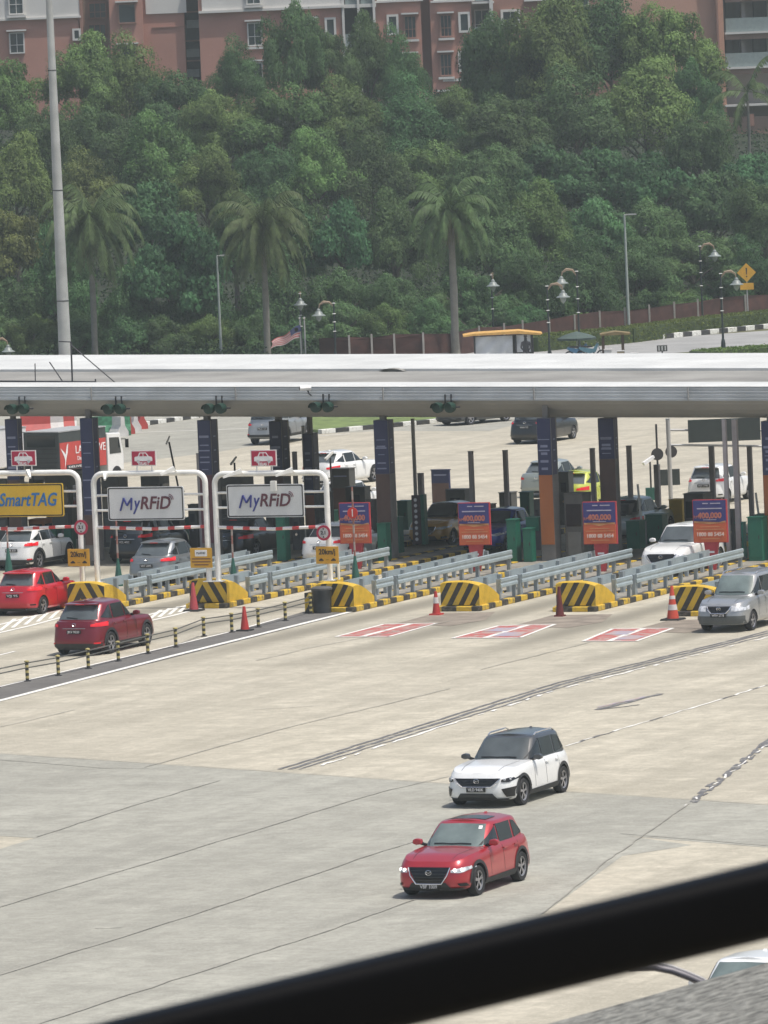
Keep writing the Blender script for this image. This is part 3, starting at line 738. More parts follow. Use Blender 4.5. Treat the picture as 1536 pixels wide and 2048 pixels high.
        for s in (1, -1):
            patch(rr, [(s * w0 * .62, tz - .04), (s * w0 * .975, tz - .06)], [(s * w0 * .62, tz + .03), (s * w0 * .975, tz + .09)], m_tail, "tail_light", .018, 7, 3, RX)
            patch(S_side(s), [(-a0 + .42, tz), (-a0 + .2, tz - .05)], [(-a0 + .40, tz + .04), (-a0 + .2, tz + .08)], m_tail, "tail_light", .016, 4, 3, (0, s, 0))
            patch(rr, [(s * w0 * .74, gc + .19), (s * w0 * .90, gc + .19)], [(s * w0 * .74, gc + .235), (s * w0 * .90, gc + .235)], m_blkg if not clad else m_tail, "reflector", .02, 4, 2, RX)
        patch(rr, [(-w0 * .9, gc + .01), (w0 * .9, gc + .01)], [(-w0 * .93, gc + (.2 if clad else .1)), (w0 * .93, gc + (.2 if clad else .1))], m_clad, "bumper_lip", .02, 14, 2, RX)
        patch(rr, [(-.40, tz - .10), (.40, tz - .10)], [(-.40, tz - .085), (.40, tz - .085)], m_chr, "tailgate_trim", .02, 8, 1, RX)
        b = MB().use(roofm or paintm)                      # roof spoiler
        p = C_rear(0, .9); b.prism([(p.x + .06, p.z + .05), (p.x - .2, p.z + .03), (p.x - .2, p.z + .0), (p.x + .05, p.z - .05)], -w0 * .62, w0 * .62, 'Y'); b.build("roof_spoiler", root, bevel=.01)
        b = MB().use(m_tail); b.box((p.x - .205, 0, p.z + .012), (.01, .3, .025)); b.build("brake_light", root)
        b = MB().use(m_blkg); b.path([C_rear(0, .3) + Vector((-.02, 0, .01)), C_rear(.3, .34) + Vector((-.025, 0, .01)), C_rear(.5, .35) + Vector((-.02, 0, .01))], .012, 5); b.build("wiper", root)
        if badge:
            p = rr(0, tz + .03); b = MB().use(m_chr); b.path([(p.x - .03, .06 * cos(a_), p.z + .045 * sin(a_)) for a_ in [2 * pi * k / 12 for k in range(13)]], .01, 5); b.build("badge", root)
        b = MB().use(m_tail); p = C_rear(.6, .4)
        if plate:
            p = rr(0, tz - .20); pl = empty("number_plate", (p.x - .035, 0, p.z), -pi / 2); pl.parent = root
            MB().use(m_plate).box((0, 0, 0), (.50, .02, .12)).build("plate_board", pl); text(plate, .11, m_white, pl, (0, -.016, 0), ext=.002, width=.42)
            MB().use(m_clad).box((0, .03, 0), (.3, .05, .08)).build("plate_mount", pl)
        b = MB().use(m_clad); b.tube((-a0 + .1, -.5, gc + .05), (-a0 - .0, -.5, gc + .04), .035, 8); b.build("exhaust", root)
    for y in (-w0 * .62, w0 * .62):
        if view == 'front': b = MB().use(m_clad); b.grid([[Vector((x, y * lerp(.86, 1.06, k / 8) + d_, zt(x) + crn(x, y) + .006)) for d_ in (-.007, .007)] for k, x in [(k, lerp(a0 - .28, xc + .02, k / 8)) for k in range(9)]]); b.build("bonnet_seam", root)
    if sunroof:
        b = MB().use(m_blkg); c = [(x, y, zr + .002 + lerp(-.03, .015, (1 - (y / (w0 * .5)) ** 2))) for x in (0,) for y in (0,)]
        b.grid([[(x, y, gh(.975)[0] + .053 * (1 - (y / (w0 * .74)) ** 2) + .004) for y in [w0 * .5 * k / 4 for k in range(-4, 5)]] for x in (xrf - .18, xrf - .5, xrf - .8)]); b.build("sunroof", root)
        patch(C_front, [(.62, .74), (.74, .74)], [(.62, .84), (.74, .84)], m_white, "sticker", .014, 2, 2, FX)
    b = MB().use(roofm or paintm); b.prism([(xrr + .35, zr + .01), (xrr + .12, zr + .0), (xrr + .13, zr + .06), (xrr + .19, zr + .065)], -.02, .02, 'Y'); b.build("antenna_fin", root)
    return root
def place(o, px, py, away, turn=0):
    p = G(px, py); o.location = (p.x, p.y, 0)
    h = pi / 2 - AL + turn + (0 if away else pi); o.rotation_euler = (0, 0, h); return o

P_red = paint("soul_red_paint", (.42, .028, .04), .3); P_dred = paint("dark_red_paint", (.19, .008, .02), .3); P_red2 = paint("bright_red_paint", (.55, .015, .03), .1)
P_wh = paint("white_paint", (.80, .81, .80)); P_sil = paint("silver_paint", (.40, .41, .41), .5); P_sil_shade = paint("shade_darkened_silver_paint", (.27, .29, .30), .5)  # last one is silver darkened to carry the canopy shade
P_blk = paint("black_paint", (.012, .013, .015)); P_yel = paint("lime_yellow_paint", (.50, .55, .08)); P_blu = paint("blue_paint", (.01, .05, .32)); P_org = paint("orange_gold_paint", (.55, .30, .05))
P_dkgrey = paint("dark_grey_roof_paint", (.05, .055, .06)); P_tan = paint("pale_green_grey_paint", (.32, .36, .34), .2)

place(make_car("parked_car" if 0 else "crossover_car", "glossy red crossover with lit headlamps driving in the foreground, closest whole vehicle", 4.34, 1.80, 1.54, P_red, hood=1.0, nose=.80, belt=1.04, rearz=1.02, gc=.2, xc=.80, xrf=-.02, xrr=-1.5, xrb=-1.95,
      wb=2.57, ws=None, view='front', plate='VBF 1009', windscreen=m_gl2, grille=(.50, .37, .73), lamp_on=True, sunroof=True, wbx=.03, pil=(-.12, -.98), style='suv'), 933, 1775, False)
place(make_car("crossover_car", "white crossover with black roof driving just behind the glossy red one", 4.50, 1.89, 1.63, P_wh, P_dkgrey, hood=1.04, nose=.84, belt=1.06, rearz=1.04, xc=.78, xrf=.0, xrr=-1.70, xrb=-2.08,
      wb=2.7, view='front', style='dark', plate='VLD 940K', windscreen=m_gl3, grille=(.62, .56, .76), rails='chrome', pil=(-.12, -.98)), 1022, 1597, False)
place(make_car("crossover_car", "dark red crossover seen from behind beside the low chain fence", 4.55, 1.84, 1.68, P_dred, hood=1.05, nose=.85, belt=1.10, rearz=1.08, tail=1.1, xc=.76, xrf=.0, xrr=-1.45, xrb=-2.1, wb=2.7, wr=.36,
      view='rear', plate='JKV 9020', tailz=.98, pil=(-.1, -1.0)), 210, 1299, True)
place(make_car("hatchback_car", "bright red hatchback entering the leftmost toll lane", 3.9, 1.735, 1.50, P_red2, hood=.98, nose=.78, belt=1.0, rearz=.98, clad=False, xc=.76, xrf=.0, xrr=-1.3, xrb=-1.8, wb=2.5, wr=.31, gc=.17,
      view='rear', plate='VJJ 95', tailz=.90, pil=(-.12, -.92)), 76, 1222, True)
place(make_car("people_carrier", "older silver people carrier leaving the rightmost lane beside a tall cone", 4.5, 1.72, 1.76, P_sil, hood=1.05, nose=.88, belt=1.10, rearz=1.1, clad=False, xc=.98, xrf=.35, xrr=-1.85, xrb=-2.1, wb=2.65, wr=.32, gc=.24,
      view='front', style='old', plate='WRV 2778', windscreen=m_gl2, grille=(.40, .64, .84), rails='chrome', pil=(.2, -.75), wn=7, chromegr=True), 1487, 1253, False)
place(make_car("crossover_car", "white crossover waiting behind the guardrail between two orange posters", 4.55, 1.84, 1.68, P_wh, hood=1.05, nose=.84, belt=1.10, rearz=1.08, xc=.76, xrf=.0, xrr=-1.4, xrb=-2.0, wb=2.7, wr=.36, clad=False,
      view='front', windscreen=m_gl3, grille=(.56, .52, .80), pil=(-.1, -1.0)), 1368, 1143, False)
place(make_car("crossover_car", "shade-darkened silver crossover seen from behind under the first white sign", 4.3, 1.76, 1.58, P_sil_shade, hood=1.0, nose=.8, belt=1.05, rearz=1.02, xc=.76, xrf=.0, xrr=-1.1, xrb=-1.95, wb=2.6, wr=.34,
      view='rear', plate='VDT 2095', tailz=.95, pil=(-.12, -.98)), 344, 1163, True)
place(make_car("crossover_car", "white crossover seen from behind under the yellow sign", 4.1, 1.66, 1.5, P_wh, hood=1.0, nose=.8, belt=1.05, rearz=1.02, xc=.76, xrf=.0, xrr=-1.15, xrb=-1.95, wb=2.6, wr=.34,
      view='rear', plate='BNB 831', tailz=.95), 72, 1132, True)
place(make_car("dark_people_carrier", "dark people carrier under the red and white bar of the first white sign", 4.4, 1.7, 1.65, P_blk, hood=1.0, nose=.82, belt=1.05, rearz=1.05, xc=1.2, xrf=.6, xrr=-1.6, xrb=-2.1, wb=2.7, wr=.31, clad=False,
      view='rear', plate='VCL 4032', tailz=1.02, pil=(.3, -.7)), 300, 1118, True)
place(make_car("sedan_car", "white car with a wide tail lamp strip behind the second white sign's right leg", 4.5, 1.8, 1.48, P_wh, hood=.95, nose=.76, belt=.98, rearz=1.0, tail=1.05, xc=.76, xrf=.0, xrr=-1.1, xrb=-1.9, wb=2.65, wr=.33,
      view='rear', plate='VEN 7', tailz=.88, clad=False), 688, 1122, True)
place(make_car("sedan_car", "black car in shade under the second white sign", 4.6, 1.8, 1.5, P_blk, hood=.95, nose=.76, belt=.98, rearz=1.0, xc=.76, xrf=.0, xrr=-1.1, xrb=-1.9, wb=2.65, wr=.33, view='rear', clad=False), 500, 1110, True)
place(make_car("sedan_car", "white car turning on the far roadway with its near front wheel showing", 4.3, 1.8, 1.5, P_wh, hood=1.0, nose=.8, belt=1.02, rearz=1.0, xc=.76, xrf=.0, xrr=-1.1, xrb=-1.9, wb=2.6, wr=.36, view='rear', clad=False), 684, 968, True, -R(9))
place(make_car("sedan_car", "white car mostly hidden behind a dark booth cabinet, leftmost of the inner lanes", 4.4, 1.75, 1.48, P_wh, hood=.95, nose=.78, belt=.98, rearz=.98, xc=.76, xrf=.0, xrr=-1.1, xrb=-1.9, wb=2.6, wr=.32, view='rear', clad=False), 700, 1032, True)
place(make_car("pickup_truck", "silver four wheel drive seen from behind on the far road by the canopy", 4.9, 1.8, 1.85, P_sil, hood=1.1, nose=.95, belt=1.15, rearz=1.12, gc=.32, xc=1.0, xrf=.4, xrr=-2.1, xrb=-2.3, wb=2.8, wr=.38, view='rear', wn=8, plate='PKC 51', tailz=1.0), 562, 884, True, R(3))
place(make_car("sedan_car", "dark car on the far road, only its lower body showing below the canopy", 4.5, 1.78, 1.5, P_dkgrey, view='front', clad=False, wr=.33), 952, 846, False, R(-20))
place(make_car("people_carrier", "black people carrier on the far road, half hidden by the canopy", 4.7, 1.85, 1.8, P_blk, hood=1.0, nose=.8, belt=1.05, rearz=1.05, xc=1.15, xrf=.6, xrr=-1.7, xrb=-2.05, wb=2.7, wr=.31, clad=False,
      view='rear', plate='WXA 712', tailz=1.0, pil=(.3, -.7)), 1090, 882, True, -R(2))
place(make_car("sedan_car", "pale silver car just beyond the lime yellow taxi", 4.4, 1.75, 1.48, P_tan, hood=.95, nose=.78, belt=.98, rearz=.98, xc=.76, xrf=.0, xrr=-1.1, xrb=-1.9, wb=2.6, wr=.32, view='rear', clad=False), 1112, 988, True)
place(make_car("taxi_car", "lime yellow car seen from behind between two tall grey posts", 4.4, 1.75, 1.48, P_yel, hood=.95, nose=.78, belt=.98, rearz=1.0, tail=1.02, xc=.76, xrf=.0, xrr=-1.0, xrb=-1.75, wb=2.6, wr=.32, view='rear', clad=False, plate='HWD 10'), 1168, 1012, True)
place(make_car("hatchback_car", "white hatchback beyond the booths at the far right, seen from behind", 3.75, 1.67, 1.55, P_wh, hood=.98, nose=.8, belt=1.02, rearz=1.02, xc=.76, xrf=.0, xrr=-1.3, xrb=-1.75, wb=2.44, wr=.3, view='rear', clad=False, plate='WJY 7790', tailz=.98, pil=(.1, -.75)), 1440, 1003, True)
place(make_car("crossover_car", "grey green car in the booth lane left of the rightmost poster", 4.4, 1.78, 1.6, P_tan, hood=1.0, nose=.8, belt=1.05, rearz=1.02, xc=.76, xrf=.0, xrr=-1.2, xrb=-1.95, wb=2.6, wr=.33, view='rear', clad=False), 1275, 1075, True)
place(make_car("hatchback_car", "blue hatchback in the shaded lane behind the second poster", 3.9, 1.7, 1.5, P_blu, hood=.98, nose=.8, belt=1.0, rearz=1.0, wb=2.5, wr=.3, xc=.76, xrf=.0, xrr=-1.2, xrb=-1.75, view='front', clad=False), 1000, 1098, False)
place(make_car("hatchback_car", "orange gold car in the shaded lane behind the lane numeral post", 4.1, 1.7, 1.5, P_org, P_dkgrey, hood=.98, nose=.8, belt=1.0, rearz=1.0, wb=2.5, wr=.3, xc=.76, xrf=.0, xrr=-1.2, xrb=-1.85, view='front', clad=False), 893, 1084, False)
place(make_car("hatchback_car", "white car partly hidden below the concrete ledge at the lower right", 4.2, 1.75, 1.5, P_wh, hood=.98, nose=.8, belt=1.02, rearz=1.0, wb=2.55, wr=.32, xc=.76, xrf=.0, xrr=-1.2, xrb=-1.85, view='front', clad=False, windscreen=m_gl2), 1500, 2072, False)
# lorry with the red curtain side, and its neighbour
m_dkbox = mat('dark_grey_cargo_shell', (.045, .055, .055), .6)
def lorry(px, py, label, boxm, logo):
    e = empty("box_lorry"); tag(e, label, "lorry")
    b = MB().use(P_wh); b.prism([(2.1, .55), (3.35, .55), (3.4, 1.25), (3.15, 2.25), (2.1, 2.3)], -.95, .95, 'Y'); b.build("cab", e, bevel=.05)
    for s in (-1, 1):
        b = MB().use(m_gl); b.prism([(2.25, 1.35), (3.15, 1.35), (3.0, 2.05), (2.25, 2.08)], s * .951, s * .965, 'Y'); b.build("side_window", e)
        b = MB().use(m_blkg); b.box((3.35, s * 1.15, 1.75), (.06, .16, .38)); b.tube((3.2, s * .95, 1.95), (3.35, s * 1.1, 1.95), .02); b.build("mirror", e)
    b = MB().use(m_gl); b.raw([(3.41, -.85, 1.3), (3.41, .85, 1.3), (3.19, .8, 2.15), (3.19, -.8, 2.15)], [(0, 1, 2, 3)]); b.build("windscreen", e)
    MB().use(m_dkbox if logo else boxm).box((.15, 0, 1.72), (3.7, 1.9, 1.7)).build("cargo_box", e, bevel=.02)
    if logo:
        for s in (-1, 1): MB().use(boxm).box((.15, s * .955, 1.50), (3.62, .02, 1.22)).build("side_panel", e)
        for s in (-1, 1): MB().use(m_blk).box((-.35, s * .972, 1.0), (1.7, .012, .2)).build("caption_strip", e)
        text("DELIVERY", .13, m_white, e, (-.35, -.985, 1.0), width=1.4)
        for k in range(5): MB().use(m_clad).box((-1.72, 0, 1.05 + k * .2), (.05, 1.6, .05)).build("rear_bar", e)
        MB().use(m_gl).box((-1.71, 0, 2.2), (.02, 1.5, .5)).build("rear_panel", e)
    MB().use(m_clad).box((.6, 0, .62), (4.6, .9, .22)).build("chassis", e)
    MB().use(mat("grey_box_roof", (.35, .36, .36), .7)).box((.15, 0, 2.60), (3.74, 1.94, .05)).build("box_roof", e)
    for x in (2.75, -1.0):
        for s in (-1, 1):
            b = MB().use(m_tyre); b.lathe([(.2, -.12), (.38, -.12), (.4, 0), (.38, .12), (.2, .12)], (x, s * .85, .4), 20, 'Y'); b.build("wheel", e, smooth=40)
            b = MB().use(m_rim); b.lathe([(0, s * .1), (.2, s * .115)], (x, s * .85, .4), 12, 'Y'); b.build("hub", e)
    if logo:
        for s in (-1, 1):
            b = MB().use(m_white); y = s * .976
            mx = lambda x: -1.9 * s * -1 * 0 + x
            for poly in ([(-1.6, 2.35), (-1.25, 2.1), (-1.12, 1.95), (-.98, 2.45), (-.82, 2.6), (-.92, 2.05), (-1.05, 1.75), (-1.25, 1.1), (-1.18, 1.65), (-1.28, 1.88)],):
                b.face([(x, y, z) for x, z in [(p * .8 - .35, q * .78 + .05) for p, q in poly]])
            b.build("bird_emblem", e)
        text("LALAMOVE", .5, m_white, e, (.72, -.975, 1.72), (pi / 2, 0, 0), width=2.35)
        text("Delivery", .26, m_white, e, (.1, -.975, 1.34), (pi / 2, 0, 0))
    return place(e, px, py, True, 0)
o = lorry(130, 976, "white cab lorry with red lettered cargo side showing a white bird emblem", mat("red_curtain_side", (.50, .06, .05), .5, var=.08), True); o.rotation_euler[2] = R(58)
o = lorry(-40, 975, "white box lorry with a red rear edge at the far left", P_wh, False); o.rotation_euler[2] = R(40)
# ================================================================== TOLL ISLANDS
m_rail = mat("pale_blue_grey_rail", (.36, .43, .455), .5, .15, var=.12, scale=2)
m_post = mat("blue_grey_post", (.27, .31, .33), .6, var=.15)
m_isl = mat("dirty_island_concrete", (.25, .235, .20), .9, var=.3, scale=1.3)
YEL, BLK = (.60, .40, .035), (.035, .032, .028)
m_kyb = stripe_mat("yellow_and_black_kerb", YEL, BLK, 'Y', 1.15, wear=.2)
m_kyx = stripe_mat("yellow_and_black_front_kerb", YEL, BLK, 'X', 1.1, wear=.18, off=.4)
m_str = stripe_mat("yellow_with_black_slant_stripes", YEL, BLK, 'X', .36, .52, rot=R(-30), wear=.06)
m_chv = stripe_mat("yellow_with_black_chevrons", YEL, BLK, 'X', .40, .52, rot=R(30), wear=.06, chevron=.5, off=.2)
m_yel = mat("yellow_block_paint", (.62, .40, .03), .6, var=.15, scale=3)
m_galv = mat("white_painted_tube", (.78, .78, .74), .5, var=.1, scale=3)
NOSE = [(136, 1222), (380, 1216), (632, 1224), (882, 1222), (1113, 1223), (1349, 1232)]
ISL = ["leftmost island", "second island from the left", "third island, with the black bin", "fourth island from the left", "fifth island, second from the right", "rightmost island"]
NP = [G(*p) for p in NOSE]
BW, BD, BH = 1.42, 1.75, .98
def isl(i, x, y, z=0): p = NP[i] + VL * x + UL * y; return Vector((p.x, p.y, z))
def rail_thing(x, y0, y1, i, label, short=False):
    e = empty("guardrail", isl(i, x, y0, .18), -AL); L = y1 - y0
    b = MB(); prof = [(0, .40), (.035, .42), (.035, .50), (.015, .54), (.015, .57), (.035, .61), (.035, .70), (0, .72), (-.02, .72), (-.02, .40)]
    sg_ = 1 if x > .7 else -1
    prof = [(sg_ * u, v) for u, v in prof]
    rr = []
    for k in range(int(L / 1.6) + 2):
        y = min(L, k * L / (int(L / 1.6) + 1)); rr.append([(u, y, v) for u, v in prof])
    b.grid(rr, True); b.face(rr[0]); b.face(rr[-1]); b.build("beam", e, m_rail)
    n = max(2, int(round(L / 1.55)) + 1)
    for k in range(n):
        y = .06 + (L - .12) * k / (n - 1); wd = .22 if k == 0 and not short else .13
        b = MB().use(m_post); b.box((-sg_ * .09, y, .335), (.12, wd, .67 if k else .74)); b.build("post", e)
    return tag(e, label, "guardrail", "guardrails along the toll islands")
for i in range(6):
    P = NP[i]
    e = empty("toll_island", (P.x, P.y, 0), -AL); W = BW + .04; LEN = 34
    b = MB().use(m_isl); b.box((W / 2, LEN / 2 + .3, .08), (W - .5, LEN - .6, .17)); b.build("deck", e)
    for x in (.06, W - .06):
        b = MB().use(m_kyb); b.box((x, LEN / 2, .095), (.26, LEN, .19)); b.build("side_kerb", e, bevel=.03)
    b = MB().use(m_kyx); b.box((W / 2, -.1, .085), (W + .12, .24, .168)); b.build("front_kerb", e, bevel=.03)
    tag(e, "raised %s with worn yellow and black kerbs" % ISL[i], "traffic island", "toll islands")
    # crash block
    e = empty("crash_block", isl(i, 0, .02, .19), -AL)
    ch = i < 2
    N = 12; yy = [0, .04, .3, .7, 1.1, 1.45, BD - .04, BD]
    top = lambda x: BH - .19 - .10 * max(0, (x / BW - .55) / .45) ** 2 - (.05 * (1 - min(1, x / .15)) ** 2) + .03 * sin(pi * x / BW)
    def tz(x, y): return top(x) - .50 * max(0, (y - .45) / (BD - .45)) ** 1.3 - (.04 if y == 0 else 0)
    xs = [BW * k / N for k in range(N + 1)]
    b = MB().use(m_yel); b.grid([[(x, y, tz(x, y)) for x in xs] for y in yy])
    b.use(m_yel); b.grid([[(BW + (.0), y, 0) for y in yy], [(BW, y, tz(BW, y)) for y in yy]]); b.grid([[(0, y, 0) for y in yy], [(0, y, tz(0, y)) for y in yy]]); b.grid([[(x, BD, 0) for x in xs], [(x, BD, tz(x, BD)) for x in xs]])
    b.use(m_chv if ch else m_str); b.grid([[(x, 0, z * tz(x, 0)) for x in xs] for z in (0, .5, 1)])
    b.build("block", e)
    tag(e, ["yellow crash block with black chevrons carrying the white frames, leftmost", "yellow crash block with black chevrons, behind a red cone, second from the left", "yellow and black striped crash block behind the black bin",
            "striped crash block with a small red cone at its left corner", "striped crash block with a dark reddish bollard at its left edge", "striped crash block partly hidden by the silver people carrier"][i], "crash block", "crash blocks at the toll island noses")
    rail_thing(BW - .08, 4.0, 14.4, i, "long pale blue guardrail on the near side of the " + ISL[i].split(',')[0])
    rail_thing(.22, 5.3, 14.6, i, "long pale blue guardrail on the far side of the " + ISL[i].split(',')[0])
    rail_thing(BW - .08, 2.1, 3.6, i, "short guardrail piece on the near side of the " + ISL[i].split(',')[0], True)
    rail_thing(.22, 2.0, 4.6, i, "short guardrail piece on the far side of the " + ISL[i].split(',')[0], True)

# ---- white tube portals with lane signs
m_sgw = mat("white_sign_face", (.62, .64, .64), .5, var=.05, scale=2); m_sgy = mat("yellow_sign_face", (.68, .44, .03), .5, var=.06, scale=2); m_sgb = mat("black_sign_border", (.015, .015, .018), .5)
m_navy = mat("navy_lettering", (.03, .04, .22), .5); m_maroon = mat("dark_maroon_lettering", (.11, .03, .045), .5); m_blue = mat("blue_lettering", (.02, .16, .42), .5)
m_sred = mat("crimson_sign_face", (.42, .015, .06), .5, var=.08); m_brt = mat("bright_red", (.6, .03, .02), .5)
m_rwb = stripe_mat("red_and_white_bar", (.78, .76, .74), (.52, .05, .05), 'X', .62, .58, wear=.03)
FO = isl(0, 0, .75); FN = UL
def FP(px, py): return PL(px, py, FO, FN)
def fr_local(e, px, py): q = FP(px, py) - e.location; return Vector((q.dot(VL), q.dot(UL), q.z))
def rounded(w, h, r, n=5):
    pts = []
    for cx, cz_, a0_ in ((w / 2 - r, h / 2 - r, 0), (-w / 2 + r, h / 2 - r, 90), (-w / 2 + r, -h / 2 + r, 180), (w / 2 - r, -h / 2 + r, 270)):
        for k in range(n + 1): a = R(a0_ + 90 * k / n); pts.append((cx + r * cos(a), cz_ + r * sin(a)))
    return pts
def board(parent, loc, w, h, face, name="sign_board", border=True, y=0, th=.05):
    b = MB().use(face); b.prism([(u + loc[0], v + loc[2]) for u, v in rounded(w, h, .07)], loc[1] + y, loc[1] + y + th, 'Y'); o = b.build(name, parent)
    if border:
        o1 = rounded(w - .05, h - .05, .06); o2 = rounded(w - .13, h - .13, .05)
        b = MB().use(m_sgb); b.grid([[(u + loc[0], loc[1] + y - .004, v + loc[2]) for u, v in o1], [(u + loc[0], loc[1] + y - .004, v + loc[2]) for u, v in o2]], True); b.build("border", parent)
    return o
def portal(xl, xr, ytop, sx0, sx1, sy0, sy1, label, baseL, baseR, tag2):
    o = FP(xl if xl > -50 else xl, 1166); e = empty("sign_portal", (o.x, o.y, 0), -AL)
    q = lambda x, y: fr_local(e, x, y)
    TL, TR = q(xl - 11, ytop), q(xr - 12, ytop + 1); z = (TL.z + TR.z) / 2
    x0 = 0 if baseL is None else q(*baseL).x; x1 = q(*baseR).x
    zb_ = .95
    r = .10
    pts = [(x0, 0, zb_), (x0, 0, z - .35)] + [(x0 + .35 - .35 * cos(a), 0, z - .35 + .35 * sin(a)) for a in [pi / 2 * k / 6 for k in range(1, 7)]]
    pts += [(x1 - .35 + .35 * sin(a), 0, z - .35 + .35 * cos(a)) for a in [pi / 2 * k / 6 for k in range(0, 7)]] + [(x1, 0, zb_)]
    b = MB().use(m_galv); b.path(pts, r, 10); b.build("tube_frame", e, smooth=40)
    b = MB().use(m_galv)
    s0, s1 = q(sx0, (sy0 + sy1) / 2), q(sx1, (sy0 + sy1) / 2); c0 = q((sx0 + sx1) / 2, sy0); c1 = q((sx0 + sx1) / 2, sy1)
    for zz in (lerp(c1.z, c0.z, .75), lerp(c1.z, c0.z, .30)): b.tube((x0, 0, zz), (x1, 0, zz), .045)
    b.build("cross_tube", e)
    zc = (c0.z + c1.z) / 2; xc_ = (s0.x + s1.x) / 2
    b = MB().use(m_rwb); zr_ = q((xl + xr) / 2, 1055).z; b.path([(x0, -.0, zr_ + .03), ((x0 + x1) / 2, 0, zr_ - .05), (x1, 0, zr_ + .02)], .06, 8); b.build("height_bar", e)
    for zz in (zb_,):
        b = MB().use(m_galv); b.box((x0, 0, zb_ - .01), (.34, .34, .03)); b.box((x1, 0, zb_ - .01), (.34, .34, .03)); b.build("foot_plate", e)
    tag(e, label, "sign frame", "white tube frames over the left lanes")
    # the hanging lane sign is fixed to the frame
    s = empty("lane_sign", e.matrix_world @ Vector((0, 0, 0)) if False else (0, 0, 0)); s.parent = e; s.location = (xc_, -.14, zc)
    return e, s, (s1.x - s0.x), (c0.z - c1.z), z
def letters(s, parts, zc=0):
    for t_, size, m_, x, w_, sh in parts: text(t_, size, m_, s, (x, -.012, zc), ext=.008, shear=sh, width=w_, bold=.011)
e1, s1_, w1, h1, z1_ = portal(-105, 162, 946, -24, 130, 967, 1033, "white tube frame with the yellow sign at the far left", (-100, 1165), (166, 1166), 0)
board(s1_, (0, 0, 0), w1, h1, m_sgy); letters(s1_, [("SmartTAG", .64, m_blue, w1 * .035, w1 * .76, .25)])
e2, s2_, w2, h2, z2_ = portal(194, 416, 946, 219, 371, 973, 1040, "white tube frame standing between the first two chevron blocks", (196, 1166), (419, 1166), 0)
board(s2_, (0, 0, 0), w2, h2, m_sgw)
def myrfid(s, w_):
    letters(s, [("y", .66, m_navy, -w_ * .125, .30, .25), ("RFiD", .62, m_maroon, w_ * .12, w_ * .40, .2)])
    b = MB().use(m_maroon)
    for r_ in (.07, .13, .19): b.path([(w_ * .30 + r_ * sin(a), -.015, .13 + r_ * cos(a)) for a in [R(10 + 80 * k / 6) for k in range(7)]], .014, 5)
    b.build("wave_mark", s)
    b = MB().use(m_navy); X = -w_ * .25
    for p, q in zip([(-.24, -.24), (-.10, .20), (.02, -.06), (.21, .20), (.17, -.22)], [(-.10, .20), (.02, -.06), (.21, .20), (.17, -.22)]): b.path([(X + p[0], -.03, p[1]), (X + q[0], -.03, q[1])], .034, 6)
    b.build("lettering", s)
myrfid(s2_, w2)
e3, s3_, w3, h3, z3_ = portal(440, 660, 946, 457, 611, 968, 1034, "white tube frame standing between the second block and the black bin's block", (438, 1166), (661, 1168), 0)
board(s3_, (0, 0, 0), w3, h3, m_sgw); myrfid(s3_, w3)
b = MB().use(m_galv); b.box((.38, -.09, h3 / 2 - .05), (.2, .12, .34)); b.build("white_box", s3_)
# floodlights on arms
def flood(e, px, py, turn):
    q = fr_local(e, px, py)
    b = MB().use(m_galv); b.path([(q.x, -.02, q.z - .06), (q.x - .1 * turn, -.25, q.z + .05)], .03); b.build("lamp_arm", e)
    b = MB().use(m_galv); b.path([(q.x - .05 * turn, -.22, q.z + .08), (q.x - .62 * turn, -.62, q.z - .12)], [.10, .045], 4); b.build("floodlight", e)
flood(e2, 355, 940, .6); flood(e2, 215, 950, -.3); flood(e3, 592, 942, .8); flood(e3, 490, 945, .9); flood(e1, 60, 946, -.5)
# car pictogram boards above the frames
for k, (e, px0, px1, py0, py1, nm) in enumerate(((e1, 25, 73, 900, 932, "left"), (e2, 265, 313, 900, 932, "middle"), (e3, 504, 554, 899, 933, "right"))):
    a, c = fr_local(e, px0, py1), fr_local(e, px1, py0); w_, h_ = c.x - a.x, c.z - a.z; cx, cz_ = (a.x + c.x) / 2, (a.z + c.z) / 2
    p = empty("pictogram_sign", (cx, -.08, cz_)); p.parent = e
    b = MB().use(m_galv); b.box((0, .02, 0), (w_, .03, h_)); b.box((-w_ * .3, .04, -h_ * .7), (.04, .03, h_ * .6)); b.box((w_ * .3, .04, -h_ * .7), (.04, .03, h_ * .6)); b.build("backing", p)
    b = MB().use(m_sred); b.box((0, -.0, 0), (w_ - .07, .02, h_ - .07)); b.build("board", p)
    b = MB().use(m_white); sc = w_ * .36
    b.prism([(u * sc, v * sc) for u, v in [(-1, -.30), (-1, .08), (-.9, .16), (-.62, .2), (-.42, .58), (.3, .58), (.6, .2), (.92, .14), (1, 0), (1, -.30)]], -.016, -.011, 'Y')
    for x in (-.6, .6): b.lathe([(0, -.017), (.18 * sc, -.017)], (x * sc, 0, -.32 * sc), 12, 'Y')
    b.build("car_symbol", p)
    b = MB().use(m_sred); b.prism([(u * sc, v * sc) for u, v in [(-.46, .2), (-.33, .49), (-.06, .49), (-.06, .2)]], -.0185, -.017, 'Y'); b.prism([(u * sc, v * sc) for u, v in [(.03, .2), (.03, .49), (.26, .49), (.46, .2)]], -.0185, -.017, 'Y'); b.build("symbol_window", p)
    text("KELAS 1", .13, m_white, p, (0, -.014, -h_ * .36), width=w_ * .4, bold=.004)
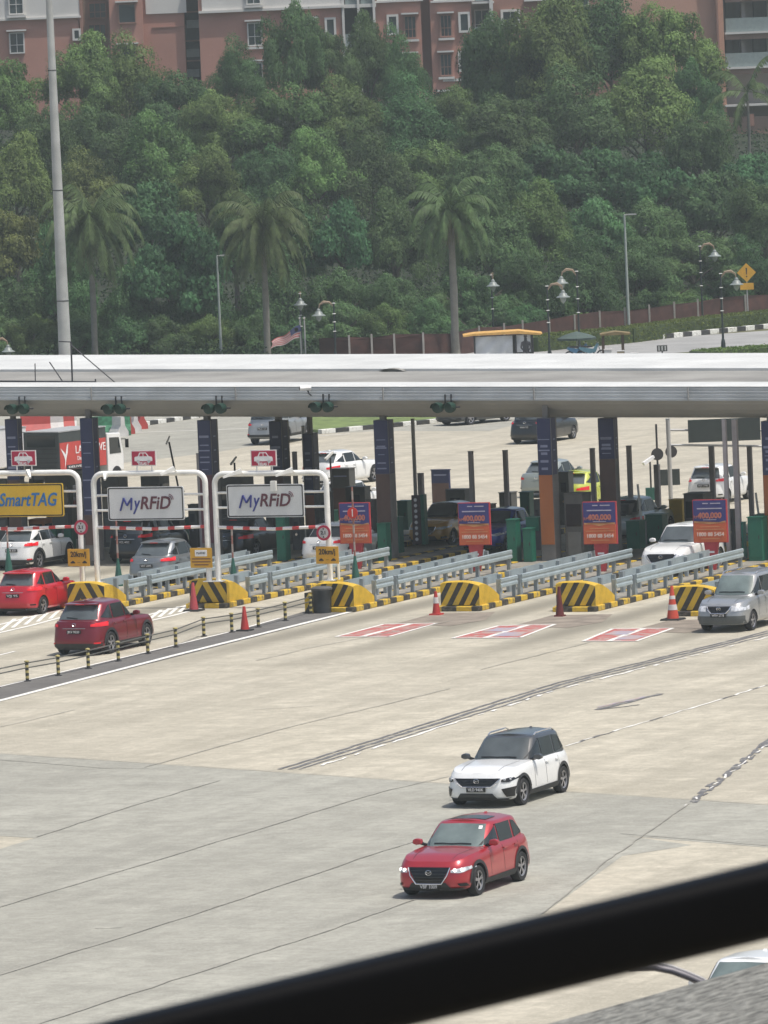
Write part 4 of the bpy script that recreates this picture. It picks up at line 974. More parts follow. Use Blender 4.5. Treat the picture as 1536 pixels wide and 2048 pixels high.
# round height signs and yellow plates
def round_sign(e, px, py, r, txt):
    q = fr_local(e, px, py); p = empty("round_sign", (q.x, -.17, q.z)); p.parent = e
    b = MB().use(m_sred); b.lathe([(0, .02), (r, .02), (r, 0), (r * .70, 0)], (0, 0, 0), 28, 'Y'); b.build("red_ring", p)
    b = MB().use(m_white); b.lathe([(0, -.004), (r * .70, -.004)], (0, 0, 0), 24, 'Y'); b.build("disc", p)
    text(txt, r * .62, m_sgb, p, (0, -.01, 0), bold=.005)
    b = MB().use(m_sgb)
    for s in (1, -1): b.face([(-r * .14, -.008, s * r * .62), (r * .14, -.008, s * r * .62), (0, -.008, s * r * .36)])
    b.build("arrow_mark", p)
round_sign(e2, 166, 1054, .265, "2.1"); round_sign(e3, 651, 1065, .265, "2.1")
def plate20(e, x0, x1, y0, y1, note=False):
    a, c = fr_local(e, x0, y1), fr_local(e, x1, y0); w_, h_ = c.x - a.x, c.z - a.z; p = empty("yellow_notice", ((a.x + c.x) / 2, -.15, (a.z + c.z) / 2)); p.parent = e
    b = MB().use(mat("orange_yellow_notice", (.62, .34, .03), .55, var=.06)); b.box((0, .01, 0), (w_, .025, h_)); b.build("board", p, bevel=.008)
    if note:
        b = MB().use(m_white); b.box((0, -.005, h_ * .24), (w_ * .55, .006, h_ * .32)); b.build("white_patch", p)
        text("MyRFiD", .1, m_sgb, p, (0, -.012, h_ * .24), width=w_ * .4)
        b = MB().use(m_maroon)
        for k in range(3): b.box((0, -.005, -h_ * (.05 + .15 * k)), (w_ * (.85 - .2 * (k == 2)), .006, h_ * .05))
        b.build("fine_print", p)
    else:
        text("20km/j", .26, m_sgb, p, (0, -.006, h_ * .18), width=w_ * .72, bold=.006)
        b = MB().use(m_sgb)
        for s in (-1, 1): b.prism([(s * w_ * .27 + u, -h_ * .28 + v) for u, v in [(-.09, -.03), (-.09, .01), (-.05, .02), (-.03, .055), (.03, .055), (.06, .02), (.09, .01), (.09, -.03)]], -.012, -.006, 'Y')
        b.box((0, -.006, -h_ * .27), (.12, .006, .012)); b.build("car_symbol", p)
plate20(e2, 140, 182, 1097, 1132); plate20(e3, 385, 427, 1095, 1135, True); plate20(e3, 636, 680, 1092, 1127)
# slim second leg of the last frame
q = fr_local(e3, 676, 1168); q2 = fr_local(e3, 672, 1125); b = MB().use(m_galv); b.tube((q.x, .1, .95), (q.x, .1, q2.z), .045); b.build("notice_post", e3)
# thin coloured posts in front of the island noses
m_dgreen = mat("dark_green_base", (.02, .10, .075), .6)
m_thin = stripe_mat("grey_and_red_thin_post", (.35, .30, .27), (.28, .12, .10), 'Z', .6, wear=.1)
for k, (bx, by, tx, ty, lb) in enumerate(((238, 1172, 216, 1030, "thin post with green foot behind the leftmost crash block"), (468, 1172, 452, 1052, "thin post with green foot behind the second crash block"), (712, 1168, 707, 975, "thin post with green foot and a round no entry disc, right of the bin"), (18, 1150, 8, 1048, "thin post with green foot at the far left edge"))):
    g = G(bx, by, .19); e = empty("marker_post", (g.x, g.y, .19)); H_ = (by - ty) / 56
    b = MB().use(m_thin); b.tube((0, 0, .5), (0, 0, H_), .035); b.build("pole", e)
    b = MB().use(m_dgreen); b.lathe([(.16, 0), (.13, .35), (.05, .9), (.04, 1.0)], n=10); b.build("foot", e)
    if k == 2:
        b = MB().use(m_brt); b.lathe([(0, -.05), (.20, -.05), (.20, -.03)], (0, 0, H_ - .92), 20, 'Y'); b.build("disc", e)
        MB().use(m_white).box((0, -.058, H_ - .92), (.035, .008, .26)).build("white_bar", e)
    tag(e, lb, "marker post", "thin posts behind the island noses"); e.rotation_euler = (0, 0, -AL)

# ---- posters on red pedestals
m_pn = mat("navy_poster_print", (.045, .045, .19), .55, var=.06); m_po = mat("orange_poster_print", (.60, .13, .05), .55, var=.06); m_pt = mat("tan_poster_print", (.60, .30, .13), .55); m_pr = mat("pink_red_pedestal", (.50, .05, .06), .55, var=.1)
m_porl = mat("orange_lettering", (.50, .17, .12), .5)
for k, (i, x0, x1, y0, y1, bx, by, lb) in enumerate(((1, 679, 739, 1006, 1087, 714, 1138, "navy and orange poster board behind the round no entry disc"), (2, 917, 979, 1006, 1090, 954, 1143, "navy and orange poster board right of the lane numeral post"),
                                  (3, 1166, 1232, 1004, 1088, 1208, 1143, "navy and orange poster board beside the waiting white crossover's left"), (4, 1386, 1453, 1000, 1085, 1430, 1140, "navy and orange poster board furthest right, hiding the white crossover's side"))):
    g = G(bx, by, .17); e = empty("poster_stand", (g.x, g.y, .17), -AL * .8)
    n_ = Vector((sin(AL * .8), cos(AL * .8), 0)); v_ = Vector((cos(AL * .8), -sin(AL * .8), 0))
    A, C = PL(x0, (y0 + y1) / 2, g, n_) - g, PL(x1, (y0 + y1) / 2, g, n_) - g; T, B_ = PL((x0 + x1) / 2, y0, g, n_) - g, PL((x0 + x1) / 2, y1, g, n_) - g
    w_ = (C - A).dot(v_); h_ = T.z - B_.z; cx = ((A + C) / 2).dot(v_); zc = (T.z + B_.z) / 2
    b = MB().use(m_pr); b.box((cx, .09, zc), (w_ + .02, .12, h_ + .02)); b.build("case", e)
    b = MB().use(m_pn); b.box((cx, .015, zc + h_ * .23), (w_ - .04, .03, h_ * .52)); b.build("navy_panel", e)
    b = MB().use(m_po); b.box((cx, .015, zc - h_ * .26), (w_ - .04, .03, h_ * .46)); b.build("orange_panel", e)
    b = MB().use(m_pt); b.prism([(cx - w_ * .47, zc - h_ * .03), (cx + w_ * .47, zc - h_ * .03), (cx + w_ * .47, zc + h_ * .01), (cx, zc - h_ * .07), (cx - w_ * .47, zc + h_ * .01)][::1], -.006, -.001, 'Y'); b.build("tan_band", e)
    text("400,000", .27, m_porl, e, (cx, -.006, zc + h_ * .13), width=w_ * .72, bold=.012); text("RM", .14, m_porl, e, (cx - w_ * .40, -.006, zc + h_ * .10))
    text("1800 88 5454", .18, mat("pale_lettering", (.75, .60, .52), .6), e, (cx, -.006, zc - h_ * .31), width=w_ * .8, bold=.006)
    b = MB().use(mat("faint_print", (.45, .42, .5), .6))
    b.box((cx - w_ * .12, -.004, zc + h_ * .42), (w_ * .16, .008, .035)); b.box((cx + w_ * .18, -.004, zc + h_ * .42), (w_ * .3, .008, .035)); b.box((cx, -.004, zc + h_ * .30), (w_ * .74, .008, .04)); b.box((cx, -.004, zc + h_ * .035), (w_ * .4, .008, .022))
    b.use(m_pt); b.box((cx, -.004, zc - h_ * .13), (w_ * .6, .008, .02)); b.box((cx, -.004, zc - h_ * .19), (w_ * .85, .008, .02)); b.box((cx, -.004, zc - h_ * .41), (w_ * .55, .008, .02)); b.build("small_print", e)
    zb = zc - h_ / 2
    b = MB().use(m_pr); b.prism([(cx - .26, zb - .001), (cx + .26, zb - .001), (cx + .17, zb - .7), (cx + .13, 0), (cx - .13, 0), (cx - .17, zb - .7)], .04, .22, 'Y'); b.build("pedestal", e)
    MB().use(m_white).box((cx, .035, zb - .34), (.24, .008, .07)).build("pedestal_mark", e)
    tag(e, lb, "poster stand", "orange and navy posters on the islands")

# ---- advert-wrapped canopy columns
m_cn = mat("navy_column_wrap", (.022, .028, .085), .5, var=.1, scale=1); m_co = mat("orange_brown_column_wrap", (.34, .115, .035), .6, var=.12, scale=1); m_cg = mat("grey_column_side", (.17, .165, .16), .75, var=.1)
m_cbr = mat("dark_brown_column_wrap", (.085, .05, .04), .6, var=.15)
def column(px0, px1, pxs, ytop, bx, by, split, lb, low=m_cbr, reach=False):
    g = G(bx, by, .17); n_ = UL; s = FPX / (g - CAM).dot(F_)
    w_ = (px1 - px0) / s / cos(AL); d_ = max(.35, (pxs - px1) / s / sin(AL) * .85)
    H_ = (by - ytop) / s; zs = (by - split) / s
    e = empty("canopy_column", (g.x, g.y, .17), -AL)
    MB().use(m_cg).box((w_ / 2, d_ / 2, H_ / 2), (w_, d_, H_)).build("shaft", e)
    MB().use(m_cn).box((w_ / 2, -.012, (H_ + zs) / 2), (w_ - .04, .02, H_ - zs - .02)).build("navy_wrap", e)
    MB().use(m_cn).box((w_ + .008, d_ * .42, (H_ + zs) / 2), (.014, d_ * .7, H_ - zs - .02)).build("side_wrap", e)
    MB().use(low).box((w_ / 2, -.012, zs / 2 + .3), (w_ - .04, .02, zs - .6)).build("lower_wrap", e)
    b = MB().use(mat("faint_blue_white_print", (.22, .24, .34), .6)); rg = random.Random(int(px0))
    for k in range(6):
        zz = lerp(zs + .25, H_ - .6, k / 5.5) + rg.uniform(-.1, .1); b.box((w_ * .48, -.026, zz), (w_ * rg.uniform(.35, .8), .006, rg.choice((.03, .05, .09))))
        if k % 2: b.box((w_ + .017, d_ * .4, zz), (.006, d_ * .3, .05))
    b.build("small_print", e)
    if reach:
        MB().use(m_cg).box((w_ / 2, d_ / 2, H_ + .4), (w_ * .35, d_ * .4, .8)).build("neck", e)
    return tag(e, lb, "column", "advert wrapped columns under the canopy")
column(17, 43, 52, 838, 22, 1118, 960, "navy wrapped column behind the yellow sign, leftmost", reach=True)
column(166, 192, 204, 836, 172, 1122, 1030, "navy wrapped column left of the white lorry cab", reach=True)
column(400, 427, 443, 840, 406, 1118, 950, "navy wrapped column between the two white signs", mat("maroon_column_wrap", (.10, .03, .045), .6), reach=True)
column(541, 566, 583, 842, 548, 1090, 945, "navy wrapped column right of the rightmost pictogram", reach=True)
column(608, 627, 641, 867, 614, 1085, 990, "shorter navy wrapped column beside the turning white car", mat("rust_column_wrap", (.30, .10, .05), .6), reach=True)
column(747, 776, 789, 840, 758, 1118, 948, "tall navy and brown column in the middle of the picture", reach=True)
column(1068, 1096, 1110, 836, 1084, 1122, 950, "navy and orange column hiding the black people carrier", m_co, reach=True)
column(1198, 1230, 1239, 836, 1206, 1112, 918, "navy and brown column right of the lime yellow car", reach=True)
column(1528, 1556, 1568, 842, 1532, 1118, 950, "navy wrapped column cut by the right edge", m_co, reach=True)

# ---- grey square posts
m_gp = mat("taupe_grey_post", (.36, .33, .335), .7, var=.12)
def gpost(px, ytop, by, wpx, lb, x2=None, r=False, m_=None):
    g = G(px + .042 * (by - ytop), by, .17); s = FPX / (g - CAM).dot(F_); H_ = (by - ytop) / s; w_ = wpx / s / 1.25
    e = empty("grey_post", (g.x, g.y, .17), -AL)
    b = MB().use(m_ or m_gp)
    if r: b.tube((0, 0, 0), (0, 0, H_), w_ * .6, 12)
    else: b.box((0, 0, H_ / 2), (w_, w_, H_))
    b.build("shaft", e, smooth=40 if r else False, bevel=0 if r else .01); MB().use(m_post).box((0, 0, .04), (w_ * 1.8, w_ * 1.8, .08)).build("foot", e)
    MB().use(m_post).box((0, 0, H_ + .012), (w_ * 1.06, w_ * 1.06, .025)).build("cap", e)
    return tag(e, lb, "post", "tall grey posts at the toll booths")
for a in ((397, 907, 1110, 9, "short grey post in the gap left of the second navy column"), (589, 904, 1085, 10, "grey post just left of the shorter navy column"), (841, 947, 1060, 13, "grey post beside the white lane numerals"),
          (941, 903, 1085, 11, "tall grey post above the second poster's top"), (1010, 901, 1060, 11, "tall grey post between the second poster and the orange column"), (1184, 897, 1070, 11, "tall grey post crossing the lime yellow car"),
          (1257, 892, 1070, 11, "tall grey post right of the navy and brown column"), (1313, 930, 1050, 13, "grey post under the left round disc"), (1422, 893, 1060, 12, "tall grey post crossing the white hatchback's tail lamp"), (1498, 893, 1060, 11, "tall grey post right of the white hatchback")): gpost(*a)
gpost(1447, 838, 1120, 10, "long slender post reaching the canopy, left of a thicker one"); gpost(1468, 838, 1118, 13, "long thick post reaching the canopy beside the slender one")
m_lg = mat("light_grey_pole", (.42, .42, .41), .5, .2, var=.08)
gpost(825, 838, 1062, 8, "light grey round pole from the canopy right of the middle column", r=True, m_=m_lg); gpost(1335, 838, 1020, 9, "light grey round pole carrying the far lane boards", r=True, m_=m_lg)
gpost(606, 852, 1080, 7, "light grey round pole left of the shorter navy column", r=True, m_=m_lg)
# lane gantry with dark boards at the right
gb = G(1342, 1015); gy = Vector((0, 1, 0))
e = empty("lane_gantry", (gb.x, gb.y + .3, 0)); q = lambda x, y: (PL(x, y, gb + gy * .3, gy) - e.location)
b = MB().use(m_lg); b.tube(q(1332, 860), q(1536, 861), .05); b.tube(q(1336, 890), q(1560, 893), .05); b.tube(q(1560, 840), q(1568, 1010), .08); b.build("cross_tube", e)
A, C = q(1375, 840), q(1521, 879); MB().use(mat("dark_board_back", (.035, .045, .042), .6)).box(((A.x + C.x) / 2, -.15, (A.z + C.z) / 2), (C.x - A.x, .12, A.z - C.z)).build("board", e)
A, C = q(1318, 939), q(1360, 969); MB().use(mat("dark_board_back", (.035, .045, .042), .6)).box(((A.x + C.x) / 2, -.15, (A.z + C.z) / 2), (C.x - A.x, .1, A.z - C.z)).build("small_board", e)
A = q(1342, 903); MB().use(mat("dark_disc_back", (.05, .045, .045), .6)).lathe([(0, .05), (.24, .05), (.24, .01), (0, .01)], (A.x, -.2, A.z), 24, 'Y').build("disc", e)
tag(e, "light tube gantry with dark boards seen from behind at the far right", "gantry")
g = G(1318, 1000, 0); e = empty("round_disc_sign", (g.x, g.y, 0)); s = FPX / (g - CAM).dot(F_)
b = MB().use(m_blk); b.tube((0, 0, 0), (0, 0, 152 / s), .045); b.build("pole", e); MB().use(mat("dark_disc_back", (.05, .045, .045), .6)).lathe([(0, -.05), (.25, -.05), (.25, -.09), (0, -.09)], (0, 0, 92 / s), 24, 'Y').build("disc", e)
tag(e, "black pole with a dark round disc left of the light grey pole", "sign")
def cam_pole(px, ytop, by, lb, s2=1.0, rz=R(200)):
    g = G(px + 6, by, .1); s = FPX / (g - CAM).dot(F_); H_ = (by - ytop) / s; e = empty("camera_pole", (g.x, g.y, .1))
    b = MB().use(m_blk); b.tube((0, 0, 0), (0, 0, H_), .04); b.build("pole", e)
    b = MB().use(mat("white_camera_housing", (.8, .8, .78), .4)); b.path([(-.28 * s2, -.2, H_ - .05), (.16 * s2, .1, H_ + .22)], [.10 * s2, .08 * s2], 4); b.build("housing", e)
    MB().use(m_dgreen).box((0, 0, .25), (.45, .4, .5)).build("foot_box", e)
    return tag(e, lb, "security camera")
cam_pole(1297, 924, 1000, "white camera on a slim black pole left of the round disc"); cam_pole(660, 915, 1045, "white camera on a black pole above the dark booth cabinet", .7); cam_pole(470, 925, 1090, "white tipped camera pole behind the second white sign", .5)
cam_pole(368, 880, 1060, "slanting black camera pole right of the middle pictogram", .4).rotation_euler = (0, -R(9), 0)

# ---- booth equipment
m_bg = mat("green_cabinet_paint", (.012, .135, .085), .5, var=.1); m_bgl = mat("bright_green_cabinet_paint", (.015, .20, .16), .5, var=.1)
m_dk = mat("dark_booth_panel", (.085, .085, .08), .6, var=.15); m_bx = mat("grey_machine_panel", (.15, .15, .14), .6, var=.12)
def cab(x0, x1, y0, y1, lb, m_=None, depth=.6, top=None, cat="cabinet", nm="toll_cabinet", z0=.17, detail='door', zb=0, group=None):
    """a cabinet whose foot stands at pixel row y1"""
    cx = (x0 + x1) / 2; g = G(cx, y1, z0); s = FPX / (g - CAM).dot(F_); H_ = (y1 - y0) / s; w_ = (x1 - x0) / s / (cos(AL) + .35 * sin(AL))
    e = empty(nm, (g.x, g.y, z0), -AL); d_ = min(depth, w_ * 1.2)
    MB().use(m_ or m_bg).box((0, d_ / 2, H_ / 2), (w_, d_, H_)).build("body", e, bevel=.015)
    MB().use(m_ or m_bg).box((0, d_ / 2, H_ + .012), (w_ + .05, d_ + .05, .03)).build("lid", e)
    if detail == 'door': MB().use(m_ or m_bg).box((0, -.008, H_ * .5), (w_ * .8, .016, H_ * .82)).build("door", e, bevel=.004); MB().use(m_blk).box((w_ * .28, -.022, H_ * .55), (.03, .02, .12)).build("handle", e)
    if detail == 'booth':
        MB().use(m_gl).box((0, -.01, H_ * .68), (w_ * .8, .02, H_ * .34)).build("window", e); MB().use(m_gl).box((w_ / 2 + .01, d_ / 2, H_ * .68), (.02, d_ * .75, H_ * .34)).build("window", e)
        MB().use(m_bx).box((0, -.01, H_ * .25), (w_ * .7, .02, H_ * .35)).build("panel", e)
    if detail == 'machine':
        MB().use(m_blk).box((0, -.012, H_ * .72), (w_ * .5, .02, H_ * .18)).build("screen", e); MB().use(m_chr).lathe([(0, -.03), (.05, -.03), (.05, 0)], (0, 0, H_ * .45), 10, 'Y').build("slot", e)
    if detail == 'board':
        b = MB().use(m_cbr); b.box((0, -.012, H_ * .35), (w_ * .94, .02, H_ * .55)); b.build("lower_panel", e); b = MB().use(mat("faint_blue_white_print", (.22, .24, .34), .6)); b.box((0, -.012, H_ * .86), (w_ * .7, .02, .05)); b.build("small_print", e)
    return tag(e, lb, cat, group)
cab(98, 117, 1055, 1100, "green cabinet right of the white crossover under the yellow sign"); cab(128, 146, 1055, 1108, "green cabinet left of the first frame's right leg")
cab(314, 334, 1058, 1092, "small green cabinet behind the first white sign, left one"); cab(352, 372, 1056, 1092, "small green cabinet behind the first white sign, right one")
cab(553, 574, 1035, 1122, "green cabinet under the second white sign"); cab(755, 776, 1048, 1122, "green cabinet at the foot of the tall middle column"); cab(783, 802, 1035, 1106, "taller green cabinet right of the middle column")
cab(794, 818, 1003, 1060, "dark green cabinet left of the lane numerals"); cab(1014, 1036, 1040, 1124, "green cabinet right of the blue hatchback", m_bg); cab(1046, 1066, 1058, 1124, "green cabinet at the orange column's left foot")
cab(1050, 1080, 1036, 1062, "green box on the orange column's left, above its cabinet", z0=1.25, detail='x'); cab(1252, 1282, 1043, 1098, "wide green cabinet behind the white crossover, left part"); cab(1290, 1328, 1030, 1085, "dark green counter behind the white crossover's roof")
cab(1472, 1489, 1046, 1118, "bright green cabinet right of the rightmost poster", m_bgl); cab(1496, 1528, 1035, 1122, "large green cabinet near the right edge"); cab(1510, 1552, 1030, 1105, "green cabinet cut by the right edge")
cab(1040, 1062, 985, 1052, "dark green signal cabinet topped with white fittings")
cab(663, 705, 938, 1040, "tall dark board cabinet hiding the white car", m_dk, detail='board', cat="display board"); cab(690, 735, 975, 1050, "dark machine beside the tall dark board", m_dk, detail='machine', cat="toll machine")
cab(862, 903, 940, 1010, "navy topped brown board above the orange gold car", m_cn, detail='board', cat="display board", depth=.15); cab(891, 935, 980, 1062, "grey toll machine left of the second poster", m_bx, detail='machine', cat="toll machine")
cab(998, 1026, 986, 1040, "small black box between two tall grey posts", m_dk, detail='x', cat="box"); cab(1118, 1142, 945, 1050, "pale grey machine at the orange column's right side", m_bx, detail='machine', cat="toll machine")
cab(1130, 1172, 988, 1120, "dark toll booth left of the third poster", m_dk, detail='booth', cat="toll booth", nm="toll_booth", depth=1.4); cab(1368, 1412, 988, 1085, "dark toll booth behind the rightmost poster", m_dk, detail='booth', cat="toll booth", nm="toll_booth", depth=1.4)
cab(56, 92, 1040, 1096, "dark toll booth with orange brown wall under the yellow sign", m_co, detail='booth', cat="toll booth", nm="toll_booth", depth=1.2); cab(440, 492, 952, 1090, "dark toll booth behind the second white sign, left part", m_dk, detail='booth', cat="toll booth", nm="toll_booth", depth=1.4)
cab(205, 245, 955, 1095, "dark toll booth behind the first white sign, left part", m_dk, detail='booth', cat="toll booth", nm="toll_booth", depth=1.4); cab(283, 326, 950, 1075, "dark toll booth behind the middle pictogram", m_dk, detail='booth', cat="toll booth", nm="toll_booth", depth=1.4)
cab(530, 566, 950, 1060, "dark toll booth behind the second white sign, right part", m_dk, detail='booth', cat="toll booth", nm="toll_booth", depth=1.4); cab(90, 150, 952, 1080, "dark toll booth behind the yellow sign's right end", m_dk, detail='booth', cat="toll booth", nm="toll_booth", depth=1.6)
cab(735, 752, 1000, 1100, "dark slim machine left of the tall middle column", m_dk, detail='machine', cat="toll machine"); cab(1338, 1368, 1000, 1058, "yellow ribbed barrier box right of the grey green car", m_yel, detail='x', cat="barrier box")
cab(1232, 1262, 1010, 1075, "dark machine right of the third poster", m_dk, detail='machine', cat="toll machine"); cab(-10, 20, 960, 1100, "dark toll booth at the left edge behind the yellow sign", m_dk, detail='booth', cat="toll booth", nm="toll_booth")
for k, (x0, x1, y0, y1, lb) in enumerate(((212, 232, 985, 1090, "slim added dark cabinet left under the first white sign"), (255, 278, 1000, 1072, "dark machine behind the first white sign's middle"), (338, 362, 985, 1070, "dark machine behind the first white sign's right end"), (378, 398, 1010, 1100, "dark machine by the second navy column's left"),
    (448, 470, 1030, 1104, "dark machine under the second white sign's left end"), (585, 604, 1030, 1100, "dark machine under the second white sign's right end"), (640, 662, 985, 1085, "added dark cabinet left of the tall dark board"), (24, 48, 1010, 1100, "dark machine under the yellow sign's middle"), (955, 985, 1010, 1080, "dark machine behind the second poster's right edge"), (1070, 1084, 1000, 1100, "dark slim machine hugging the orange column's left"), (1200, 1225, 1000, 1090, "added dark cabinet behind the third poster"), (1455, 1470, 1020, 1100, "added dark slim cabinet between the two long posts"))):
    cab(x0, x1, y0, y1, lb, m_dk, detail='machine', cat="toll machine")  # cabinets added to darken the space under the canopy
# lane numeral post
g = G(836, 1088, .17); e = empty("numeral_post", (g.x, g.y, .17), -AL); s = FPX / (g - CAM).dot(F_); H_ = 98 / s
MB().use(mat("maroon_black_panel", (.05, .02, .03), .5)).box((0, 0, H_ / 2), (.34, .12, H_)).build("panel", e); MB().use(m_bg).box((.26, .1, H_ / 2), (.14, .3, H_ * 1.02)).build("side_panel", e)
b = MB().use(m_white)
for k in range(8): b.lathe([(0, -.068), (.07, -.068), (.07, -.06)], (-.01, 0, H_ * (.1 + .115 * k)), 8, 'Y')
b.build("white_stud", e); tag(e, "dark red post with a column of white marks left of the orange gold car", "post")
# raised boom arms
for k, (px, py, tx, ty, lb) in enumerate(((1107, 1115, 1090, 980, "white raised barrier arm at the orange column's left"), (1222, 1090, 1215, 962, "white raised barrier arm right of the third poster"), (1285, 1090, 1273, 968, "thin pale barrier arm crossing the grey green car"), (1520, 1080, 1512, 985, "pale raised barrier arm near the right edge"))):
    g = G(px, py, .17); s = FPX / (g - CAM).dot(F_); e = empty("barrier_arm", (g.x, g.y, .17), -AL); H_ = (py - ty) / s
    b = MB().use(m_galv); b.path([(0, 0, .8), (-.1, 0, H_)], .045, 6); b.build("arm", e); MB().use(m_post).box((0, 0, .45), (.28, .3, .9)).build("housing", e); tag(e, lb, "barrier arm", "raised barrier arms at the booths")

# ---- cones and bin
m_cr = mat("faded_red_cone", (.42, .035, .03), .6, var=.12); m_cor = mat("orange_cone", (.70, .13, .02), .6); m_cw = mat("white_cone_band", (.62, .60, .58), .6); m_cdk = mat("dark_red_cone", (.12, .018, .018), .6, var=.2); m_cb = mat("black_rubber_base", (.02, .02, .02), .8)
def cone(px, py, h, r, lb, m_, bands=(), base=.32, bm_=None, sq=True):
    g = G(px, py); e = empty("traffic_cone", (g.x, g.y, 0), -AL)
    b = MB().use(bm_ or m_cb); b.box((0, 0, .03), (base * 2, base * 2, .06), taper=.92); b.build("base", e)
    P_ = [(r, .06), (lerp(r, .04, .5), h * .5), (.045, h), (0, h)]; b = MB().use(m_); b.lathe(P_, n=16); b.build("body", e, smooth=50)
    for z0, z1 in bands:
        R_0 = interp([(.06, r), (h * .5, lerp(r, .04, .5)), (h, .045)], z0 * h) + .006; R_1 = interp([(.06, r), (h * .5, lerp(r, .04, .5)), (h, .045)], z1 * h) + .006
        b = MB().use(m_cw); b.lathe([(R_0, z0 * h), (R_1, z1 * h)], n=16); b.build("band", e, smooth=True, fix=False)
    return tag(e, lb, "traffic cone", "traffic cones in front of the islands")
cone(490, 1262, .82, .15, "faded red cone on a black base on the dark asphalt strip", m_cr, base=.24)
cone(873, 1230, .80, .14, "small red cone with white band left of the fourth crash block", m_cr, ((.5, .75),), .20, m_cr)
cone(388, 1222, .98, .16, "plain faded red cone at the second crash block's left corner", mat("pinkish_cone", (.40, .06, .07), .6), base=.3)
cone(130, 1218, 1.0, .19, "orange cone with pale middle between red hatchback and leftmost crash block", m_cor, ((.48, .72),), .26)
cone(1346, 1240, 1.12, .20, "tall orange red cone with two pale bands beside the silver people carrier", mat("coral_cone", (.55, .07, .04), .6), ((.30, .46), (.62, .72)), .34)
cone(1120, 1233, 1.0, .14, "dark reddish slim cone at the fifth crash block's left edge", m_cdk, base=.16, bm_=m_cdk)
g = G(645, 1226); e = empty("litter_bin", (g.x, g.y, 0), -AL)
b = MB().use(mat("black_bin_plastic", (.03, .035, .04), .4, var=.3)); b.lathe([(.30, 0), (.32, .3), (.34, .75), (.36, .78), (.36, .84), (.30, .84), (.27, .1), (0, .1)], n=14); b.build("body", e, smooth=40)
b = MB().use(m_dk); b.lathe([(.30, .90), (.37, .86), (.37, .80)], n=14); b.build("lid_rim", e); MB().use(m_str).box((-.42, .1, .35), (.32, .5, .7)).build("striped_base", e)
tag(e, "black round bin in front of the third crash block", "bin")

# ---- low rail fence on the dark asphalt strip
m_byb = stripe_mat("black_yellow_bollard", (.04, .04, .035), (.50, .42, .16), 'Z', .17, .55, wear=.1)
BP = [(-5, 1376), (55, 1363), (117, 1352), (177, 1338), (237, 1323), (296, 1308), (352, 1295), (408, 1273), (464, 1265), (517, 1255), (571, 1242), (622, 1228)]
e0 = G(*BP[0]); fe = empty("low_rail_fence", (e0.x, e0.y, .008))
for x, y in BP:
    p = G(x, y) - e0; b = MB().use(m_byb); b.lathe([(.055, 0), (.055, .6), (.075, .6), (.075, .64), (.0, .66)], (p.x, p.y, 0), 10); b.build("post", fe, smooth=40)
    MB().use(m_blk).lathe([(.11, 0), (.11, .02), (.05, .03)], (p.x, p.y, 0), 10).build("foot", fe)
for z in (.42, .57):
    b = MB().use(mat("weathered_dark_rail", (.10, .10, .09), .6)); pp = [G(*q_) - e0 for q_ in [(-70, 1392)] + BP]; b.path([(p.x, p.y, z) for p in pp], .02, 6); b.build("rail", fe)
tag(fe, "low two rail fence with black and yellow posts along the dark asphalt strip", "fence")
# ================================================================== FAR SIDE FURNITURE
# water barriers
m_bar = stripe_mat("red_white_barrier", (.45, .07, .06), (.60, .58, .56), 'X', 1.3, .5, wear=.05)
def barrier(px, py, ln, rz, lb, m_):
    g = G(px, py); e = empty("water_barrier", (g.x, g.y, 0), rz)
    b = MB().use(m_); b.prism([(-.3, 0), (-.3, .25), (-.12, .55), (-.1, 1.0), (.1, 1.0), (.12, .55), (.3, .25), (.3, 0)], -ln / 2, ln / 2, 'X'); b.build("shell", e); MB().use(m_cb).box((0, 0, .05), (ln * .9, .66, .06)).build("foot", e)
    return tag(e, lb, "barrier")
m_b2 = mat("red_barrier", (.42, .06, .055), .5); m_b3 = mat("white_barrier", (.58, .57, .55), .5); m_b4 = mat("green_netting", (.05, .20, .11), .7, var=.4, scale=6)
for k in range(4): barrier(238 + k * 13, 873 - k * 5, 1.0, R(-62), "%s water barrier in the row by the lorry, %s" % (("white", "red", "pale", "plain red")[k], ("nearest the cab", "second from the cab", "third from the cab", "farthest from the cab")[k]), (m_b3, m_b2, m_b3, m_b2)[k])
for k in range(3): barrier(72 + k * 26, 870 - k * 3, 1.5, R(8), "%s barrier behind the black van, %s" % (("red", "white", "striped")[k], ("left of it", "above it", "right of it")[k]), (m_b2, m_b3, m_bar)[k])
barrier(222, 872, 2.0, R(5), "bundle of green netting hung on a barrier by the lorry", m_b4)

# tall floodlight mast at the left
def mast(bx, by, tx, ty, wb_, wt_, lb, m_, D=None, name="light_mast", arm=False):
    g = G(bx, by); e = empty(name, (g.x, g.y, 0)); s = FPX / (g - CAM).dot(F_); H_ = (by - ty) / s
    b = MB().use(m_); n = 6
    b.path([(0, 0, H_ * k / n) for k in range(n + 1)], [lerp(wb_, wt_, k / n) / s / 2 for k in range(n + 1)], 14); b.build("shaft", e, smooth=40)
    b = MB().use(m_blk)
    for k in (.28, .52, .78): r_ = lerp(wb_, wt_, k) / s / 2 + .012; b.lathe([(r_, H_ * k), (r_, H_ * k + .05)], n=14)
    if name == "light_mast": b.build("joint_band", e)
    MB().use(m_cg).lathe([(wb_ / s * .9, 0), (wb_ / s * .9, .15), (wb_ / s * .5, .2)], n=12).build("foot", e)
    if arm: b = MB().use(m_lg); b.path([(0, 0, H_ - .1), (0, 0, H_), (.35, -.1, H_ + .04)], .04, 6); b.box((.5, -.12, H_ + .03), (.5, .2, .08)); b.build("lamp_head", e)
    return tag(e, lb, "lamp post")
